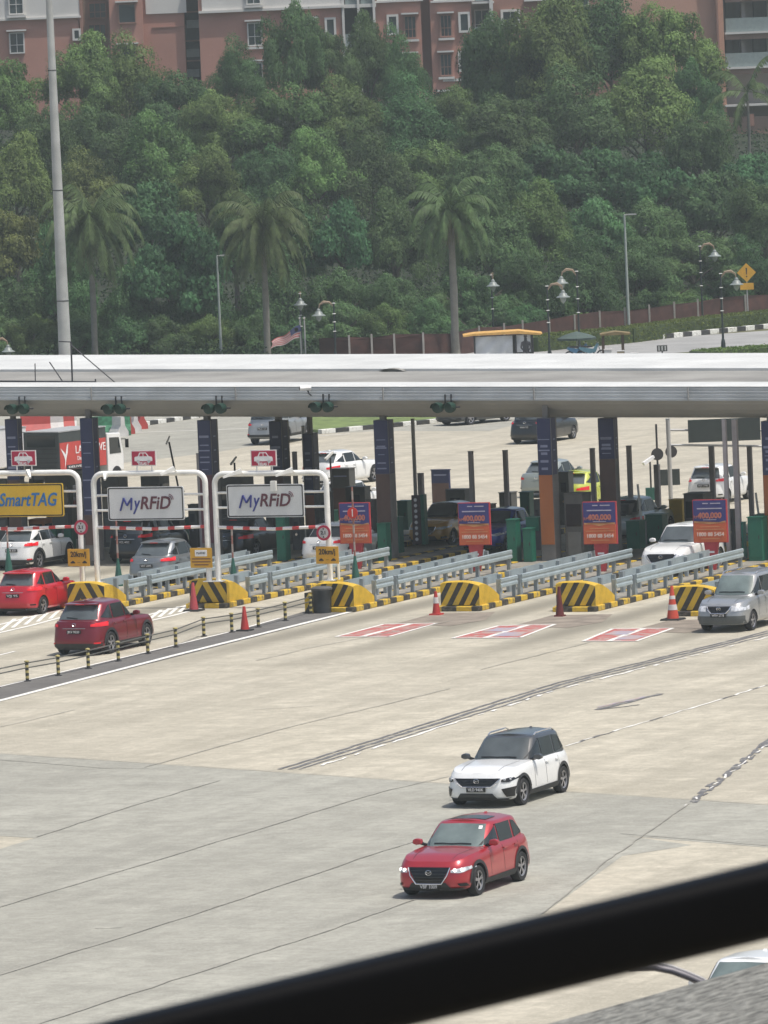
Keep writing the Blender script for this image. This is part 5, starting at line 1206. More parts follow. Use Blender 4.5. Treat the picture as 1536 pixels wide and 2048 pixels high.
mast(137, 860, 97, -60, 28, 12, "huge tapering concrete mast rising through the whole picture at the left", mat("weathered_grey_mast", (.36, .37, .36), .8, var=.22, scale=.8))
mast(1258, 664, 1250, 430, 7, 4, "tall plain street lamp in front of the hedge", mat("galvanised_pole", (.32, .36, .34), .6), name="street_lamp", arm=True)
mast(443, 722, 433, 512, 6, 3.5, "slim grey pole between the two left palms", mat("galvanised_pole", (.32, .36, .34), .6), name="street_lamp", arm=True)
# ornamental lamps
def orn(bx, by, ty, side, lb, D=1):
    g = G(bx, by); s = FPX / (g - CAM).dot(F_); H_ = (by - ty) / s; e = empty("ornamental_lamp", (g.x, g.y, 0))
    b = MB().use(mat("black_green_cast_iron", (.02, .03, .03), .5)); b.lathe([(.16, 0), (.12, .5), (.07, .7), (.05, H_ * .55), (.05, H_)], n=8); b.build("post", e)
    b = MB().use(mat("silver_ring", (.6, .6, .58), .4))
    for k in (.5, .66, .8, .98): b.lathe([(.06, H_ * k), (.12, H_ * k + .03), (.06, H_ * k + .06)], n=8)
    b.build("ring", e)
    b = MB().use(mat("bronze_scroll", (.30, .22, .15), .5)); b.path([(0, 0, H_ * .93), (side * .25, 0, H_ + .02), (side * .6, 0, H_ + .06), (side * .85, 0, H_ - .1), (side * .9, 0, H_ - .3)], [.035, .07, .09, .05, .03], 6); b.build("scroll_arm", e)
    b = MB().use(mat("pale_lamp_shade", (.22, .25, .24), .4)); x = side * .92; z = H_ - .32
    b.lathe([(.05, 0), (.12, -.08), (.12, -.16), (.22, -.22), (.24, -.32), (.42, -.42), (.42, -.45), (.2, -.46)], (x, 0, z), 12); b.build("shade", e, smooth=50)
    b = MB().use(mat("lamp_glass", (.30, .34, .32), .2)); b.lathe([(.2, -.46), (.16, -.62), (.06, -.76), (0, -.8)], (x, 0, z), 10); b.build("glass", e, smooth=50)
    return tag(e, lb, "ornamental lamp", "ornamental lamps beyond the canopy")
orn(1100, 722, 570, 1, "ornamental lamp right of the canvas stall, nearer one of the pair"); orn(1160, 712, 540, -1, "ornamental lamp with its shade left of its pole, farther one of the pair"); orn(1447, 700, 545, 1, "ornamental lamp in front of the striped kerb at the right")
orn(605, 722, 585, .02, "ornamental lamp directly behind the flagpoles"); orn(672, 722, 605, -1, "ornamental lamp right of the flagpoles, shade turned left"); orn(988, 690, 548, .1, "dim ornamental lamp against the trees above the canvas stall")
orn(-12, 742, 680, 1, "ornamental lamp at the far left edge just above the canopy"); orn(1406, 655, 490, 1, "ornamental lamp beyond the fence at the right, among the leaves")
# flagpoles and flag
for k, (bx, ty) in enumerate(((603, 638), (612, 638))):
    g = G(bx, 724); s = FPX / (g - CAM).dot(F_); e = empty("flagpole", (g.x, g.y, 0)); H_ = (724 - ty) / s
    MB().use(m_lg).tube((0, 0, 0), (0, 0, H_), .05).build("pole", e); MB().use(m_chr).lathe([(0, .1), (.08, .05), (.08, -.02), (0, -.06)], (0, 0, H_ + .05), 8).build("finial", e); MB().use(m_cg).box((0, 0, .1), (.5, .5, .2)).build("foot", e)
    tag(e, ("white flagpole carrying the striped flag, left one", "white flagpole without a flag, right one")[k], "flagpole")
    if k == 0: gf, Hf, sf_ = g, H_, s
e = empty("striped_flag", (gf.x, gf.y - .08, Hf)); U, V = 14, 8
def fl(u, v): return (-u * 1.75 + .06 * sin(v * 5), -.12 * sin(u * 7 + v) * u, -.35 - v * .78 - u * .95 + .07 * sin(u * 9) + .35 * u * v)
for i, (nm, m_) in enumerate((("red_stripe", mat("faded_red_cloth", (.52, .13, .13), .8)), ("white_stripe", mat("faded_white_cloth", (.58, .48, .46), .8)))):
    b = MB().use(m_)
    for k in range(i, 10, 2): b.grid([[fl(u / U, k / 10) for u in range(U + 1)], [fl(u / U, (k + 1) / 10) for u in range(U + 1)]])
    b.build(nm, e, smooth=60)
b = MB().use(mat("faded_blue_cloth", (.06, .07, .16), .8)); b.grid([[tuple(Vector(fl(u / U, v / 10)) + Vector((0, -.015, 0))) for u in range(6)] for v in range(6)]); b.build("blue_canton", e)
b = MB().use(mat("yellow_emblem_cloth", (.6, .42, .06), .8)); c0 = Vector(fl(.16, .25)) + Vector((0, -.03, 0)); b.lathe([(0, 0), (.12, .0)], tuple(c0), 10, 'Y'); b.build("emblem", e)
tag(e, "faded red and white striped flag with dark blue corner drooping from its pole", "flag")

# canvas covered stall
g = G(1010, 722); s = FPX / (g - CAM).dot(F_); e = empty("covered_stall", (g.x, g.y, 0)); k_ = 1 / s
b = MB().use(mat("yellow_orange_awning", (.62, .36, .10), .7, var=.2)); b.prism([(-82 * k_, 56 * k_), (-60 * k_, 59 * k_), (30 * k_, 61 * k_), (76 * k_, 54 * k_), (72 * k_, 51 * k_), (30 * k_, 55 * k_), (-60 * k_, 55 * k_), (-82 * k_, 53 * k_)], -1.3, 1.3, 'Y'); b.build("awning", e)
b = MB().use(mat("white_tarpaulin", (.58, .60, .60), .5, var=.15, scale=1.5, bump=.6)); rr = []
for j in range(7):
    rr.append([(x * k_, -1.05 + .06 * sin(x * .2 + j), (52 - j * 6.3 - (4 if 10 < i < 15 and j > 4 else 0)) * k_) for i, x in enumerate(range(-60, 20, 4))])
b.grid(rr); rr = []
for j in range(6): rr.append([(x * k_, -1.0 + .05 * sin(x * .3 + j), (52 - j * 6.8) * k_) for x in range(24, 56, 4)])
b.grid(rr); b.build("tarpaulin", e, smooth=60, fix=False)
MB().use(mat("dark_blue_skirt", (.03, .03, .08), .7)).box((-2 * k_, -.9, 6 * k_), (118 * k_, .1, 12 * k_)).build("skirt", e)
MB().use(m_dk).box((0, .3, 25 * k_), (116 * k_, 1.6, 50 * k_)).build("interior", e)
for x in (-60, 22, 56): MB().use(m_blk).tube((x * k_, -1.1, 0), (x * k_, -1.1, 54 * k_), .05).build("pole", e)
tag(e, "roadside stall with yellow orange awning and white tarpaulin walls", "stall")
# person sitting by the stall
g2 = G(1052, 724); e = empty("person", (g2.x, g2.y - 1.3, 0))
bm = bmesh.new(); sk = [((0, 0, .55), .17), ((0, .02, .85), .17), ((0, 0, 1.15), .20), ((0, 0, 1.30), .08), ((0, -.02, 1.42), .10), ((0, -.02, 1.55), .09), ((.1, -.12, .55), .11), ((.12, -.5, .52), .08), ((.12, -.52, .08), .06), ((-.1, -.12, .55), .11), ((-.12, -.5, .52), .08), ((-.12, -.52, .08), .06), ((.22, 0, 1.2), .07), ((.28, -.12, .92), .055), ((.16, -.36, .78), .045), ((-.22, 0, 1.2), .07), ((-.28, -.12, .92), .055), ((-.16, -.36, .78), .045)]
ed = [(0, 1), (1, 2), (2, 3), (3, 4), (4, 5), (0, 6), (6, 7), (7, 8), (0, 9), (9, 10), (10, 11), (2, 12), (12, 13), (13, 14), (2, 15), (15, 16), (16, 17)]
me = bpy.data.meshes.new("body"); me.from_pydata([p for p, r in sk], ed, []); ob = bpy.data.objects.new("body", me); COL.objects.link(ob)
mo = ob.modifiers.new("skin", 'SKIN'); me.skin_vertices or None
for i, (p, r) in enumerate(sk): me.skin_vertices[0].data[i].radius = (r, r)
me.skin_vertices[0].data[0].use_root = True
ob.modifiers.new("sub", 'SUBSURF').levels = 1; ob.modifiers["sub"].render_levels = 1
dg = bpy.context.evaluated_depsgraph_get(); me2 = bpy.data.meshes.new_from_object(ob.evaluated_get(dg)); ob.modifiers.clear(); ob.data = me2; me2.materials.clear(); me2.materials.append(mat("black_clothing", (.02, .02, .025), .8)); ob.parent = e
MB().use(mat("dark_hair", (.015, .012, .01), .8)).lathe([(0, .1), (.07, .09), (.11, .02), (.1, -.04)], (0, 0, 1.56), 10).build("hair", e, smooth=True)
tag(e, "person in black sitting at the right end of the tarpaulin stall", "person")
# parasol stall with motorcycle, wooden shelter, low wall, boxes
g = G(1166, 720); s = FPX / (g - CAM).dot(F_); e = empty("parasol", (g.x - .3, g.y + .6, 0)); z = 57 / s
b = MB().use(mat("faded_green_parasol", (.06, .09, .08), .8)); b.lathe([(1.15, z - .38), (.7, z - .18), (0, z)], n=8); b.lathe([(1.15, z - .38), (1.13, z - .5)], n=8); b.build("canopy", e); MB().use(m_lg).tube((0, 0, 0), (0, 0, z), .03).build("pole", e); tag(e, "faded grey green parasol over the blue motorcycle", "parasol")
def moto(px, py, lb, m_):
    g = G(px, py); e = empty("motorcycle", (g.x, g.y, 0), R(12))
    for x in (-.62, .62):
        b = MB().use(m_tyre); b.path([(x + .27 * cos(a), 0, .3 + .27 * sin(a)) for a in [2 * pi * k / 16 for k in range(17)]], .045, 6); b.build("wheel", e)
    b = MB().use(m_); b.prism([(-.75, .72), (-.5, .55), (-.1, .42), (.25, .5), (.45, .95), (.38, 1.0), (.15, .68), (-.25, .74), (-.7, .84)], -.12, .12, 'Y'); b.build("fairing", e)
    b = MB().use(m_blk); b.prism([(-.65, .80), (-.2, .76), (.1, .78), (.0, .86), (-.6, .90)], -.12, .12, 'Y'); b.build("seat", e)
    b = MB().use(m_chr); b.tube((.42, 0, .95), (.62, 0, .3), .03); b.tube((.38, -.3, 1.05), (.38, .3, 1.05), .02); b.tube((-.3, .14, .3), (-.8, .16, .38), .04); b.build("handlebar", e)
    return tag(e, lb, "motorcycle")
moto(1160, 722, "blue motorcycle parked under the grey green parasol", mat("blue_motorcycle_paint", (.05, .14, .24), .4)); moto(1183, 721, "blue grey motorcycle just right of the parasol pole", mat("pale_blue_paint", (.10, .22, .28), .4))
g = G(1232, 722); s = FPX / (g - CAM).dot(F_); e = empty("wooden_shelter", (g.x, g.y, 0)); k_ = 1 / s; m_wd = mat("dark_brown_timber", (.07, .045, .03), .8, var=.2)
b = MB().use(mat("brown_thatch", (.20, .15, .07), .95, var=.3, bump=.5)); b.prism([(-30 * k_, 56 * k_), (0, 60 * k_), (30 * k_, 56 * k_), (30 * k_, 53 * k_), (-30 * k_, 53 * k_)], -.9, .9, 'Y'); b.build("roof", e)
for x in (-25, 14): MB().use(m_wd).box((x * k_, -.7, 27 * k_), (.16, .16, 54 * k_)).build("post", e)
MB().use(m_wd).box((-12 * k_, -.5, 7 * k_), (24 * k_, .6, 14 * k_)).build("counter", e); tag(e, "brown roofed wooden shelter with dark posts left of the blue box", "shelter")
for k, (px, w_, h_, m_, lb) in enumerate(((1268, .5, .5, mat("blue_crate_plastic", (.03, .13, .42), .5), "blue plastic box standing right of the wooden shelter"), (1240, .42, .62, mat("cream_stool", (.5, .4, .25), .7), "cream coloured stool inside the wooden shelter"), (1215, .45, .70, mat("white_cool_box", (.6, .6, .58), .6), "white cool box on the wooden shelter's counter"))):
    g = G(px, 722); e = empty("box" if k != 1 else "stool", (g.x, g.y - 1.4, 0)); MB().use(m_).box((0, 0, h_ / 2), (w_, w_, h_), taper=.92).build("body" if k != 1 else "seat", e, bevel=.02); MB().use(m_b3).box((0, 0, h_ + .03), (w_ * 1.05, w_ * 1.05, .06)).build("lid", e, bevel=.01); tag(e, lb, "box" if k != 1 else "stool")
g = G(1325, 718); e = empty("notice_board", (g.x, g.y, 0)); MB().use(m_blk).tube((0, 0, 0), (0, 0, .45), .04).build("pole", e); MB().use(m_dk).box((0, -.03, .62), (.6, .04, .36)).build("board", e)
b = MB().use(m_white)
for k in range(3): b.box((-.18 + k * .18, -.055, .62), (.05, .008, .26), rot=0)
b.build("chevron", e); tag(e, "small low chevron board standing on the pale far road", "sign")
g = G(865, 724); e = empty("metal_bench", (g.x, g.y, 0)); MB().use(m_dk).box((0, 0, .46), (1.9, .5, .06)).build("seat", e); MB().use(m_dk).box((-.8, 0, .22), (.08, .45, .44)).build("leg", e); MB().use(m_dk).box((.8, 0, .22), (.08, .45, .44)).build("leg", e); tag(e, "dark bench left of the tarpaulin stall, just above the canopy", "bench")

# diamond warning sign
g = G(1497, 655); s = FPX / (g - CAM).dot(F_); e = empty("warning_sign", (g.x, g.y, 0)); m_w = mat("amber_sign_face", (.62, .33, .02), .5); D_ = 26 / s
MB().use(m_lg).tube((0, 0, 0), (0, 0, 100 / s), .045).build("pole", e)
z = 110 / s; x = 12 / s * 0
b = MB().use(m_w); r_ = 19 / s; b.prism([(x, z - r_), (x + r_, z), (x, z + r_), (x - r_, z)], -.08, -.05, 'Y'); b.build("diamond", e)
b = MB().use(m_sgb); b.prism([(x - .05, z + r_ * .5), (x + .05, z + r_ * .5), (x + .025, z - r_ * .2), (x - .025, z - r_ * .2)], -.09, -.081, 'Y'); b.lathe([(0, -.09), (.05, -.09)], (x, 0, z - r_ * .42), 10, 'Y'); b.build("exclamation_mark", e)
MB().use(m_w).box((x, -.065, z - r_ * 1.45), (.85, .03, .42)).build("lower_plate", e)
tag(e, "amber diamond warning sign with a black exclamation mark at the right", "warning sign")

# red netting fence with pale posts
m_net = mat("brick_red_netting", (.065, .026, .02), .95, var=.35, scale=1.5)
FPt = [(640, 722), (700, 722), (745, 720), (790, 719), (848, 717), (905, 712), (960, 703), (1010, 697), (1047, 691), (1100, 684), (1151, 678), (1201, 671), (1251, 664), (1300, 658), (1350, 652), (1397, 646), (1445, 641), (1492, 637), (1540, 632), (1620, 624)]
pts = [G(x, y) for x, y in FPt]; e = empty("netting_fence", (pts[0].x, pts[0].y, 0)); O = pts[0]
b = MB().use(m_net); rg = random.Random(3); rr = []
for z in (.0, .6, 1.25, 1.45): rr.append([(p.x - O.x, p.y - O.y + rg.uniform(-.05, .05), z + (rg.uniform(-.12, .06) if z > 1.3 else 0)) for p in pts])
b.grid(rr); b.build("netting", e, fix=False)
for p in pts[1:]: MB().use(mat("pale_concrete_post", (.33, .31, .28), .9)).box((p.x - O.x, p.y - O.y - .1, .78), (.12, .12, 1.56)).build("post", e)
tag(e, "brick red netting fence on pale posts below the trees", "fence")

# ---------------- foliage
m_leaf = {'dark': leaf_mat("dark_green_leaves", (.092, .175, .066)), 'mid': leaf_mat("mid_green_leaves", (.140, .225, .070)), 'olive': leaf_mat("olive_green_leaves", (.170, .220, .070)), 'blue': leaf_mat("cool_green_leaves", (.088, .195, .078)), 'palm': leaf_mat("palm_frond_leaves", (.165, .25, .09), tl=.25), 'hedge': leaf_mat("hedge_leaves", (.26, .38, .09))}
m_bark = mat("grey_brown_bark", (.11, .095, .075), .95, var=.25, scale=4, bump=.6)
import numpy as np
def crown_mesh(seed, nblob, nleaf, leaf, squash=.85, droop=.25, fill=.55):
    r = np.random.RandomState(seed)
    # uneven clumps through an unit crown
    d = r.normal(size=(nblob, 3)); d /= np.linalg.norm(d, axis=1)[:, None]; d[:, 2] = np.abs(d[:, 2]) * 1.25 - .42
    rad = r.uniform(.45, .86, nblob) * (1 + .16 * np.sin(d[:, 0] * 5 + seed) + .12 * np.cos(d[:, 1] * 6 + seed)); c = d * rad[:, None]; c[:, 2] *= squash
    br = r.uniform(.14, .32, nblob); tone = r.uniform(0, .45, nblob)
    k = r.choice(nblob, nleaf, p=br ** 2 / (br ** 2).sum())
    n = r.normal(size=(nleaf, 3)); n /= np.linalg.norm(n, axis=1)[:, None]; n[:, 2] = np.where(n[:, 2] < -.35, -n[:, 2], n[:, 2])
    lump = 1 + .22 * np.sin(n[:, 0] * 9 + k) * np.cos(n[:, 1] * 8 + k * 1.7)
    p = c[k] + n * (br[k] * lump * r.uniform(.62, 1.10, nleaf) ** .6)[:, None]
    o = p / np.maximum(.05, np.linalg.norm(p, axis=1))[:, None]
    nn = n * 1.2 + o * .3 + r.normal(size=(nleaf, 3)) * .42 + np.array([0, 0, .25]); nn /= np.linalg.norm(nn, axis=1)[:, None]
    t = np.cross(nn, r.normal(size=(nleaf, 3))); t /= np.linalg.norm(t, axis=1)[:, None]; t[:, 2] -= droop; t /= np.linalg.norm(t, axis=1)[:, None]
    s_ = np.cross(nn, t); L_ = leaf * r.uniform(.6, 1.35, nleaf)[:, None]; W_ = L_ * .62
    v = np.stack([p - t * L_ * .5, p + s_ * W_ * .5 + nn * L_ * .08, p + t * L_ * .5 - nn * L_ * .06, p - s_ * W_ * .5 + nn * L_ * .08], 1).reshape(-1, 3)
    me = bpy.data.meshes.new("crown"); me.vertices.add(len(v)); me.vertices.foreach_set("co", v.ravel())
    me.loops.add(nleaf * 4); me.loops.foreach_set("vertex_index", np.arange(nleaf * 4)); me.polygons.add(nleaf); me.polygons.foreach_set("loop_start", np.arange(0, nleaf * 4, 4))
    me.update(); a = me.attributes.new("tone", 'FLOAT', 'FACE'); a.data.foreach_set("value", (tone[k] + r.uniform(0, .35, nleaf)).astype(np.float32)); me.validate()
    return me
CR = [crown_mesh(11 + i, 48 + 7 * i, 34000, .044, squash=(1.0, 1.1, 1.2, 1.05)[i], droop=(.3, .5, .4, .2)[i]) for i in range(4)]
CRB = [crown_mesh(31 + i, 36, 20000, .066, squash=.95, droop=.7) for i in range(2)]
CM = {}
def crown_for(kind_, idx):
    key = (kind_, idx)
    if key not in CM:
        me = ((CRB if kind_ == 'blue' else CR)[idx % (2 if kind_ == 'blue' else 4)]).copy(); me.materials.append(m_leaf[kind_]); CM[key] = me
    return CM[key]
FDX = [(G(x, y).x, G(x, y).y + 1.0) for x, y in FPt]
def FD(px): return max(429, interp(FDX, (px - 768) / FPX * 440))
LOWROW = [(-20 + 88 * k, 688 - (0 if k < 8 else 22), 74, 66, FD(-20 + 88 * k) + 5, ('dark', 'mid', 'dark', 'blue')[k % 4], k % 4) for k in range(13)]
def tree(px, py, rx, rz_, D, kd, label, idx=0, nm="broadleaf_tree"):
    c = At(px, py, D); s = FPX / D; r1, r2 = rx / s, rz_ / s; gz = hill(c.x, c.y)
    e = empty(nm, (c.x, c.y, gz)); rg = random.Random(int(px * 7 + py))
    cr = bpy.data.objects.new("crown", crown_for(kd, idx)); COL.objects.link(cr); cr.parent = e; cr.location = (0, 0, c.z - gz); cr.scale = (r1, max(r1 * .9, 2.2), r2); cr.rotation_euler = (0, 0, rg.uniform(0, 6.28) if abs(rx - rz_) < 1e9 else 0)
    b = MB().use(m_bark); h = max(.6, c.z - gz); tr = .10 + .02 * r1
    b.path([(0, 0, -.3), (rg.uniform(-.1, .1), 0, h * .4), (rg.uniform(-.2, .2), 0, h * .9)], [tr * 1.4, tr, tr * .6], 8)
    for k in range(5):
        a = rg.uniform(0, 6.28); z = h * rg.uniform(.45, .8); b.path([(0, 0, z), (r1 * .3 * cos(a), r1 * .3 * sin(a), z + r2 * .3), (r1 * .62 * cos(a), r1 * .62 * sin(a), z + r2 * .5)], [tr * .5, tr * .35, tr * .15], 6)
    b.build("trunk", e)
    return tag(e, label, "shrub" if "shrub" in nm else "tree", "trees on the slope behind the toll plaza" if "shrub" not in nm else "shrubs along the foot of the slope")
T = [
 # back row against the flats: px, py, rx, rz, D, kind, shape, label
 (-10, 215, 95, 105, 505, 'mid', 0, "broad tree at the left edge under the leftmost flats window"),
 (85, 330, 95, 110, 480, 'dark', 1, "dark tree behind the tall mast's left side, midway up the slope"),
 (165, 185, 90, 95, 508, 'mid', 2, "bright topped tree right of the mast, touching the flats"),
 (265, 195, 95, 95, 512, 'mid', 3, "round tree below the square window of the flats"),
 (345, 235, 85, 90, 508, 'dark', 0, "tree below the dark gap between two flats blocks"),
 (215, 320, 95, 100, 490, 'dark', 1, "shaded tree in the second row right of the mast"),
 (320, 350, 100, 100, 486, 'mid', 2, "rounded tree in the middle of the slope, left quarter"),
 (475, 165, 52, 70, 512, 'dark', 3, "narrow tree standing alone against the brick wall left of centre"),
 (585, 125, 68, 118, 514, 'dark', 1, "tall pointed tree hiding the middle of the brick flats"),
 (655, 140, 55, 85, 516, 'dark', 0, "tree right of the tall pointed one, below a small white window"),
 (735, 150, 60, 100, 518, 'dark', 2, "tree in front of the white framed balconies"),
 (800, 155, 50, 78, 518, 'dark', 3, "narrow tree below the paired windows of the flats"),
 (560, 265, 100, 95, 498, 'mid', 0, "wide tree below the tall pointed one"),
 (445, 275, 90, 90, 498, 'olive', 1, "yellowish crown below the lone narrow tree"),
 (690, 265, 95, 90, 500, 'mid', 2, "mid green tree on the slope in the picture's centre top"),
 (815, 270, 95, 90, 502, 'dark', 3, "dark tree on the slope below the stepped flats wall"),
 (905, 245, 80, 75, 508, 'mid', 0, "tree under the lowest visible flats window"),
 (1010, 165, 95, 130, 512, 'dark', 1, "large tree left part of the big clump at upper right"),
 (1105, 130, 115, 125, 510, 'mid', 2, "largest rounded tree at the top, right of centre"),
 (1225, 110, 110, 110, 512, 'dark', 3, "tall tree in the middle of the big upper right clump"),
 (1335, 120, 92, 112, 508, 'mid', 0, "tall tree beside the orange wall of the right flats"),
 (1395, 205, 60, 85, 506, 'dark', 1, "dark tree edge against the balcony block"),
 (1290, 245, 110, 100, 500, 'mid', 2, "broad drooping tree below the tall ones at the upper right"),
 (1150, 260, 110, 95, 498, 'dark', 3, "shaded tree with gap showing a bit of wall"),
 (1010, 280, 100, 90, 496, 'dark', 0, "dark tree right of centre in the second row"),
 (1400, 310, 85, 85, 494, 'dark', 1, "dark tree below the coconut palm"),
 (1500, 360, 80, 60, 486, 'blue', 0, "leafy tree at the right edge below the balconies"),
 # middle rows
 (30, 385, 80, 95, 468, 'olive', 2, "yellow olive tree at the left edge"),
 (170, 420, 85, 90, 470, 'olive', 3, "olive tree directly right of the mast"),
 (415, 380, 85, 90, 474, 'mid', 0, "green tree above the left centre shrubs"),
 (520, 385, 85, 90, 476, 'dark', 1, "dark tree above the second palm"),
 (630, 370, 85, 90, 480, 'mid', 2, "tree with yellow tinge above the flag"),
 (745, 370, 95, 95, 482, 'dark', 3, "deep green tree left above the third palm"),
 (860, 375, 90, 90, 484, 'mid', 0, "tree directly above the third palm's head"),
 (965, 385, 95, 90, 480, 'dark', 1, "dark tree right above the third palm"),
 (1080, 370, 100, 85, 482, 'blue', 1, "cool green tree at mid slope, right of centre"),
 (1195, 375, 105, 85, 480, 'blue', 0, "cool green rounded tree above the tall street lamp's left"),
 (1310, 385, 100, 85, 478, 'blue', 1, "cool green tree above the tall street lamp's right"),
 (1430, 425, 95, 90, 472, 'blue', 0, "cool green tree above the amber diamond sign's left"),
 (1530, 455, 80, 90, 466, 'dark', 1, "dark tree above the amber diamond sign"),
 # front row
 (20, 520, 90, 105, 452, 'olive', 0, "brownish olive tree left of the first palm"),
 (30, 650, 90, 90, 446, 'dark', 1, "dark tree low at the left edge above the canopy"),
 (130, 610, 85, 115, 448, 'dark', 2, "dark tree behind the mast's foot"),
 (300, 450, 95, 95, 456, 'blue', 0, "large leaved tree right of the first palm"),
 (345, 560, 110, 115, 448, 'blue', 1, "big leaved tree between the first two palms"),
 (270, 655, 85, 80, 446, 'dark', 3, "low dark tree right of the first palm's trunk"),
 (400, 655, 85, 80, 444, 'dark', 1, "low dark tree by the slim grey pole"),
 (470, 490, 80, 105, 460, 'dark', 0, "dark tree behind the second palm's left side"),
 (590, 500, 85, 105, 460, 'dark', 2, "dark tree behind the second palm's right side"),
 (560, 640, 85, 90, 450, 'dark', 3, "dark low tree behind the flagpoles"),
 (690, 500, 85, 105, 458, 'blue', 1, "cool green tree between the second and third palms"),
 (680, 635, 85, 85, 450, 'dark', 0, "dark low tree right of the flagpoles"),
 (790, 510, 80, 105, 462, 'dark', 2, "dark tree left of the third palm's crown"),
 (800, 635, 85, 75, 454, 'dark', 1, "dark low tree left of the third palm's trunk"),
 (980, 500, 85, 105, 462, 'dark', 3, "dark tree right of the third palm's crown"),
 (950, 620, 80, 75, 456, 'dark', 0, "dark low tree behind the tarpaulin stall"),
 (1070, 480, 90, 95, 464, 'mid', 2, "tree above the pair of ornamental lamps"),
 (1060, 590, 80, 75, 458, 'dark', 1, "shaded low tree behind the pair of ornamental lamps"),
 (1180, 475, 95, 85, 466, 'blue', 0, "cool green tree left of the tall street lamp"),
 (1160, 575, 80, 75, 460, 'dark', 3, "shaded low tree left of the tall street lamp's foot"),
 (1290, 480, 90, 80, 466, 'dark', 1, "dark tree right of the tall street lamp"),
 (1270, 565, 85, 65, 460, 'dark', 2, "low tree above the red netting fence"),
 (1385, 535, 90, 70, 462, 'dark', 0, "low dark tree left of the amber diamond sign"),
 (1500, 560, 80, 60, 462, 'dark', 3, "low dark tree behind the amber diamond sign"),
 (880, 655, 70, 50, 455, 'dark', 2, "bushy low tree at the third palm's trunk"),
 (1120, 640, 75, 42, 458, 'mid', 0, "bushy low tree directly above the red netting behind the twin lamps"),
 (1215, 628, 70, 42, 460, 'dark', 1, "bushy low tree above the netting left of the tall street lamp's foot"),
 (1330, 612, 75, 42, 464, 'mid', 3, "bushy low tree above the netting right of the tall street lamp's foot"),
 (1440, 602, 70, 42, 466, 'dark', 0, "bushy low tree above the netting beside the ornamental lamp"),
 (1560, 600, 70, 45, 468, 'mid', 2, "bushy low tree at the right edge beyond the amber sign"),
]
for k, (x, y, a, c, D, kd, ix, lb) in enumerate(T):
    if y >= 555: D = min(D, FD(x) + 9); c *= 1.12
    elif y >= 450: D = min(D, FD(x) + 20)
    tree(x, y + 6, a * 1.15, c * 1.25, D, kd, lb, ix)

for k, (x, y, a, c, D, kd, ix) in enumerate(LOWROW):
    tree(x, y, a, c, D, kd, "low bushy shrub at the slope's foot, %s" % ("cut by the left edge", "left of the mast's foot", "right of the mast's foot", "right of the first palm's trunk", "between first palm and slim pole", "right of the slim grey pole", "left of the second palm's trunk", "behind the striped flag", "right of the flagpoles", "midway between flag and third palm", "left of the third palm's trunk", "above the tarpaulin stall's left end", "above the tarpaulin stall's right end")[k], ix, nm="bushy_shrub")
# undergrowth on the slope
r = np.random.RandomState(9); NU = 200000
fx = [(G(x, y).x, G(x, y).y + 1.2) for x, y in FPt]
X = r.uniform(-60, 75, NU); Y0 = np.interp(X, [-60, fx[0][0] - .5] + [f[0] for f in fx], [414, 414] + [f[1] for f in fx]); Y = Y0 + r.uniform(0, 1, NU) ** 1.3 * 130
Hh = np.array([hill(a, c) for a, c in zip(X, Y)]); hh = (.9 + .9 * np.sin(X * .9 + Y * .5) * np.cos(Y * .7 - X * .4)) * np.clip((Y - Y0) / 4, .15, 1)
Z = Hh + r.uniform(0, 1, NU) * np.maximum(.3, hh * .7)
P_ = np.stack([X, Y, Z], 1); nn = r.normal(size=(NU, 3)); nn[:, 2] += .6; nn /= np.linalg.norm(nn, axis=1)[:, None]; t = np.cross(nn, r.normal(size=(NU, 3))); t /= np.linalg.norm(t, axis=1)[:, None]; q_ = np.cross(nn, t)
L_ = r.uniform(.14, .34, NU)[:, None]; v = np.stack([P_ - t * L_ * .5, P_ + q_ * L_ * .3, P_ + t * L_ * .5, P_ - q_ * L_ * .3], 1).reshape(-1, 3)
me = bpy.data.meshes.new("undergrowth"); me.vertices.add(len(v)); me.vertices.foreach_set("co", v.ravel()); me.loops.add(NU * 4); me.loops.foreach_set("vertex_index", np.arange(NU * 4)); me.polygons.add(NU); me.polygons.foreach_set("loop_start", np.arange(0, NU * 4, 4)); me.update()
me.materials.append(leaf_mat("dark_undergrowth_leaves", (.06, .11, .04), tl=.2)); o = bpy.data.objects.new("undergrowth", me); COL.objects.link(o); kind(o, "stuff")  # leaves a darker green than the tree crowns
# palms
def frond(b, base, az, el, ln, droop, rg, leaf=.55, n=26):
    pts = []; p = Vector(base); d = Vector((cos(az) * cos(el), sin(az) * cos(el), sin(el))); st = ln / 12
    for k in range(13):
        pts.append(p.copy()); p = p + d * st; d = (d + Vector((0, 0, -droop * (.35 + k * .13)))).normalized()
    b.path(pts, [.035 * (1 - k / 14) for k in range(13)], 4)
    for k in range(n):
        t = .12 + .88 * k / n; i = min(11, int(t * 12)); q = pts[i].lerp(pts[i + 1], t * 12 - i); tg = (pts[i + 1] - pts[i]).normalized()
        sd = tg.cross(Vector((0, 0, 1))); sd = sd.normalized() if sd.length > .1 else Vector((-sin(az), cos(az), 0))
        L_ = leaf * (1 - .55 * abs(t - .4)) * rg.uniform(.8, 1.1)
        for s in (1, -1):
            dr = (sd * s * .6 + tg * .45 + Vector((0, 0, -.55 - rg.random() * .4))).normalized(); w_ = tg * .045
            b.face([q - w_, q + w_, q + dr * L_ * .6 + w_ * .8, q + dr * L_]) ; b.face([q - w_, q + dr * L_, q + dr * L_ * .6 - w_ * .6])
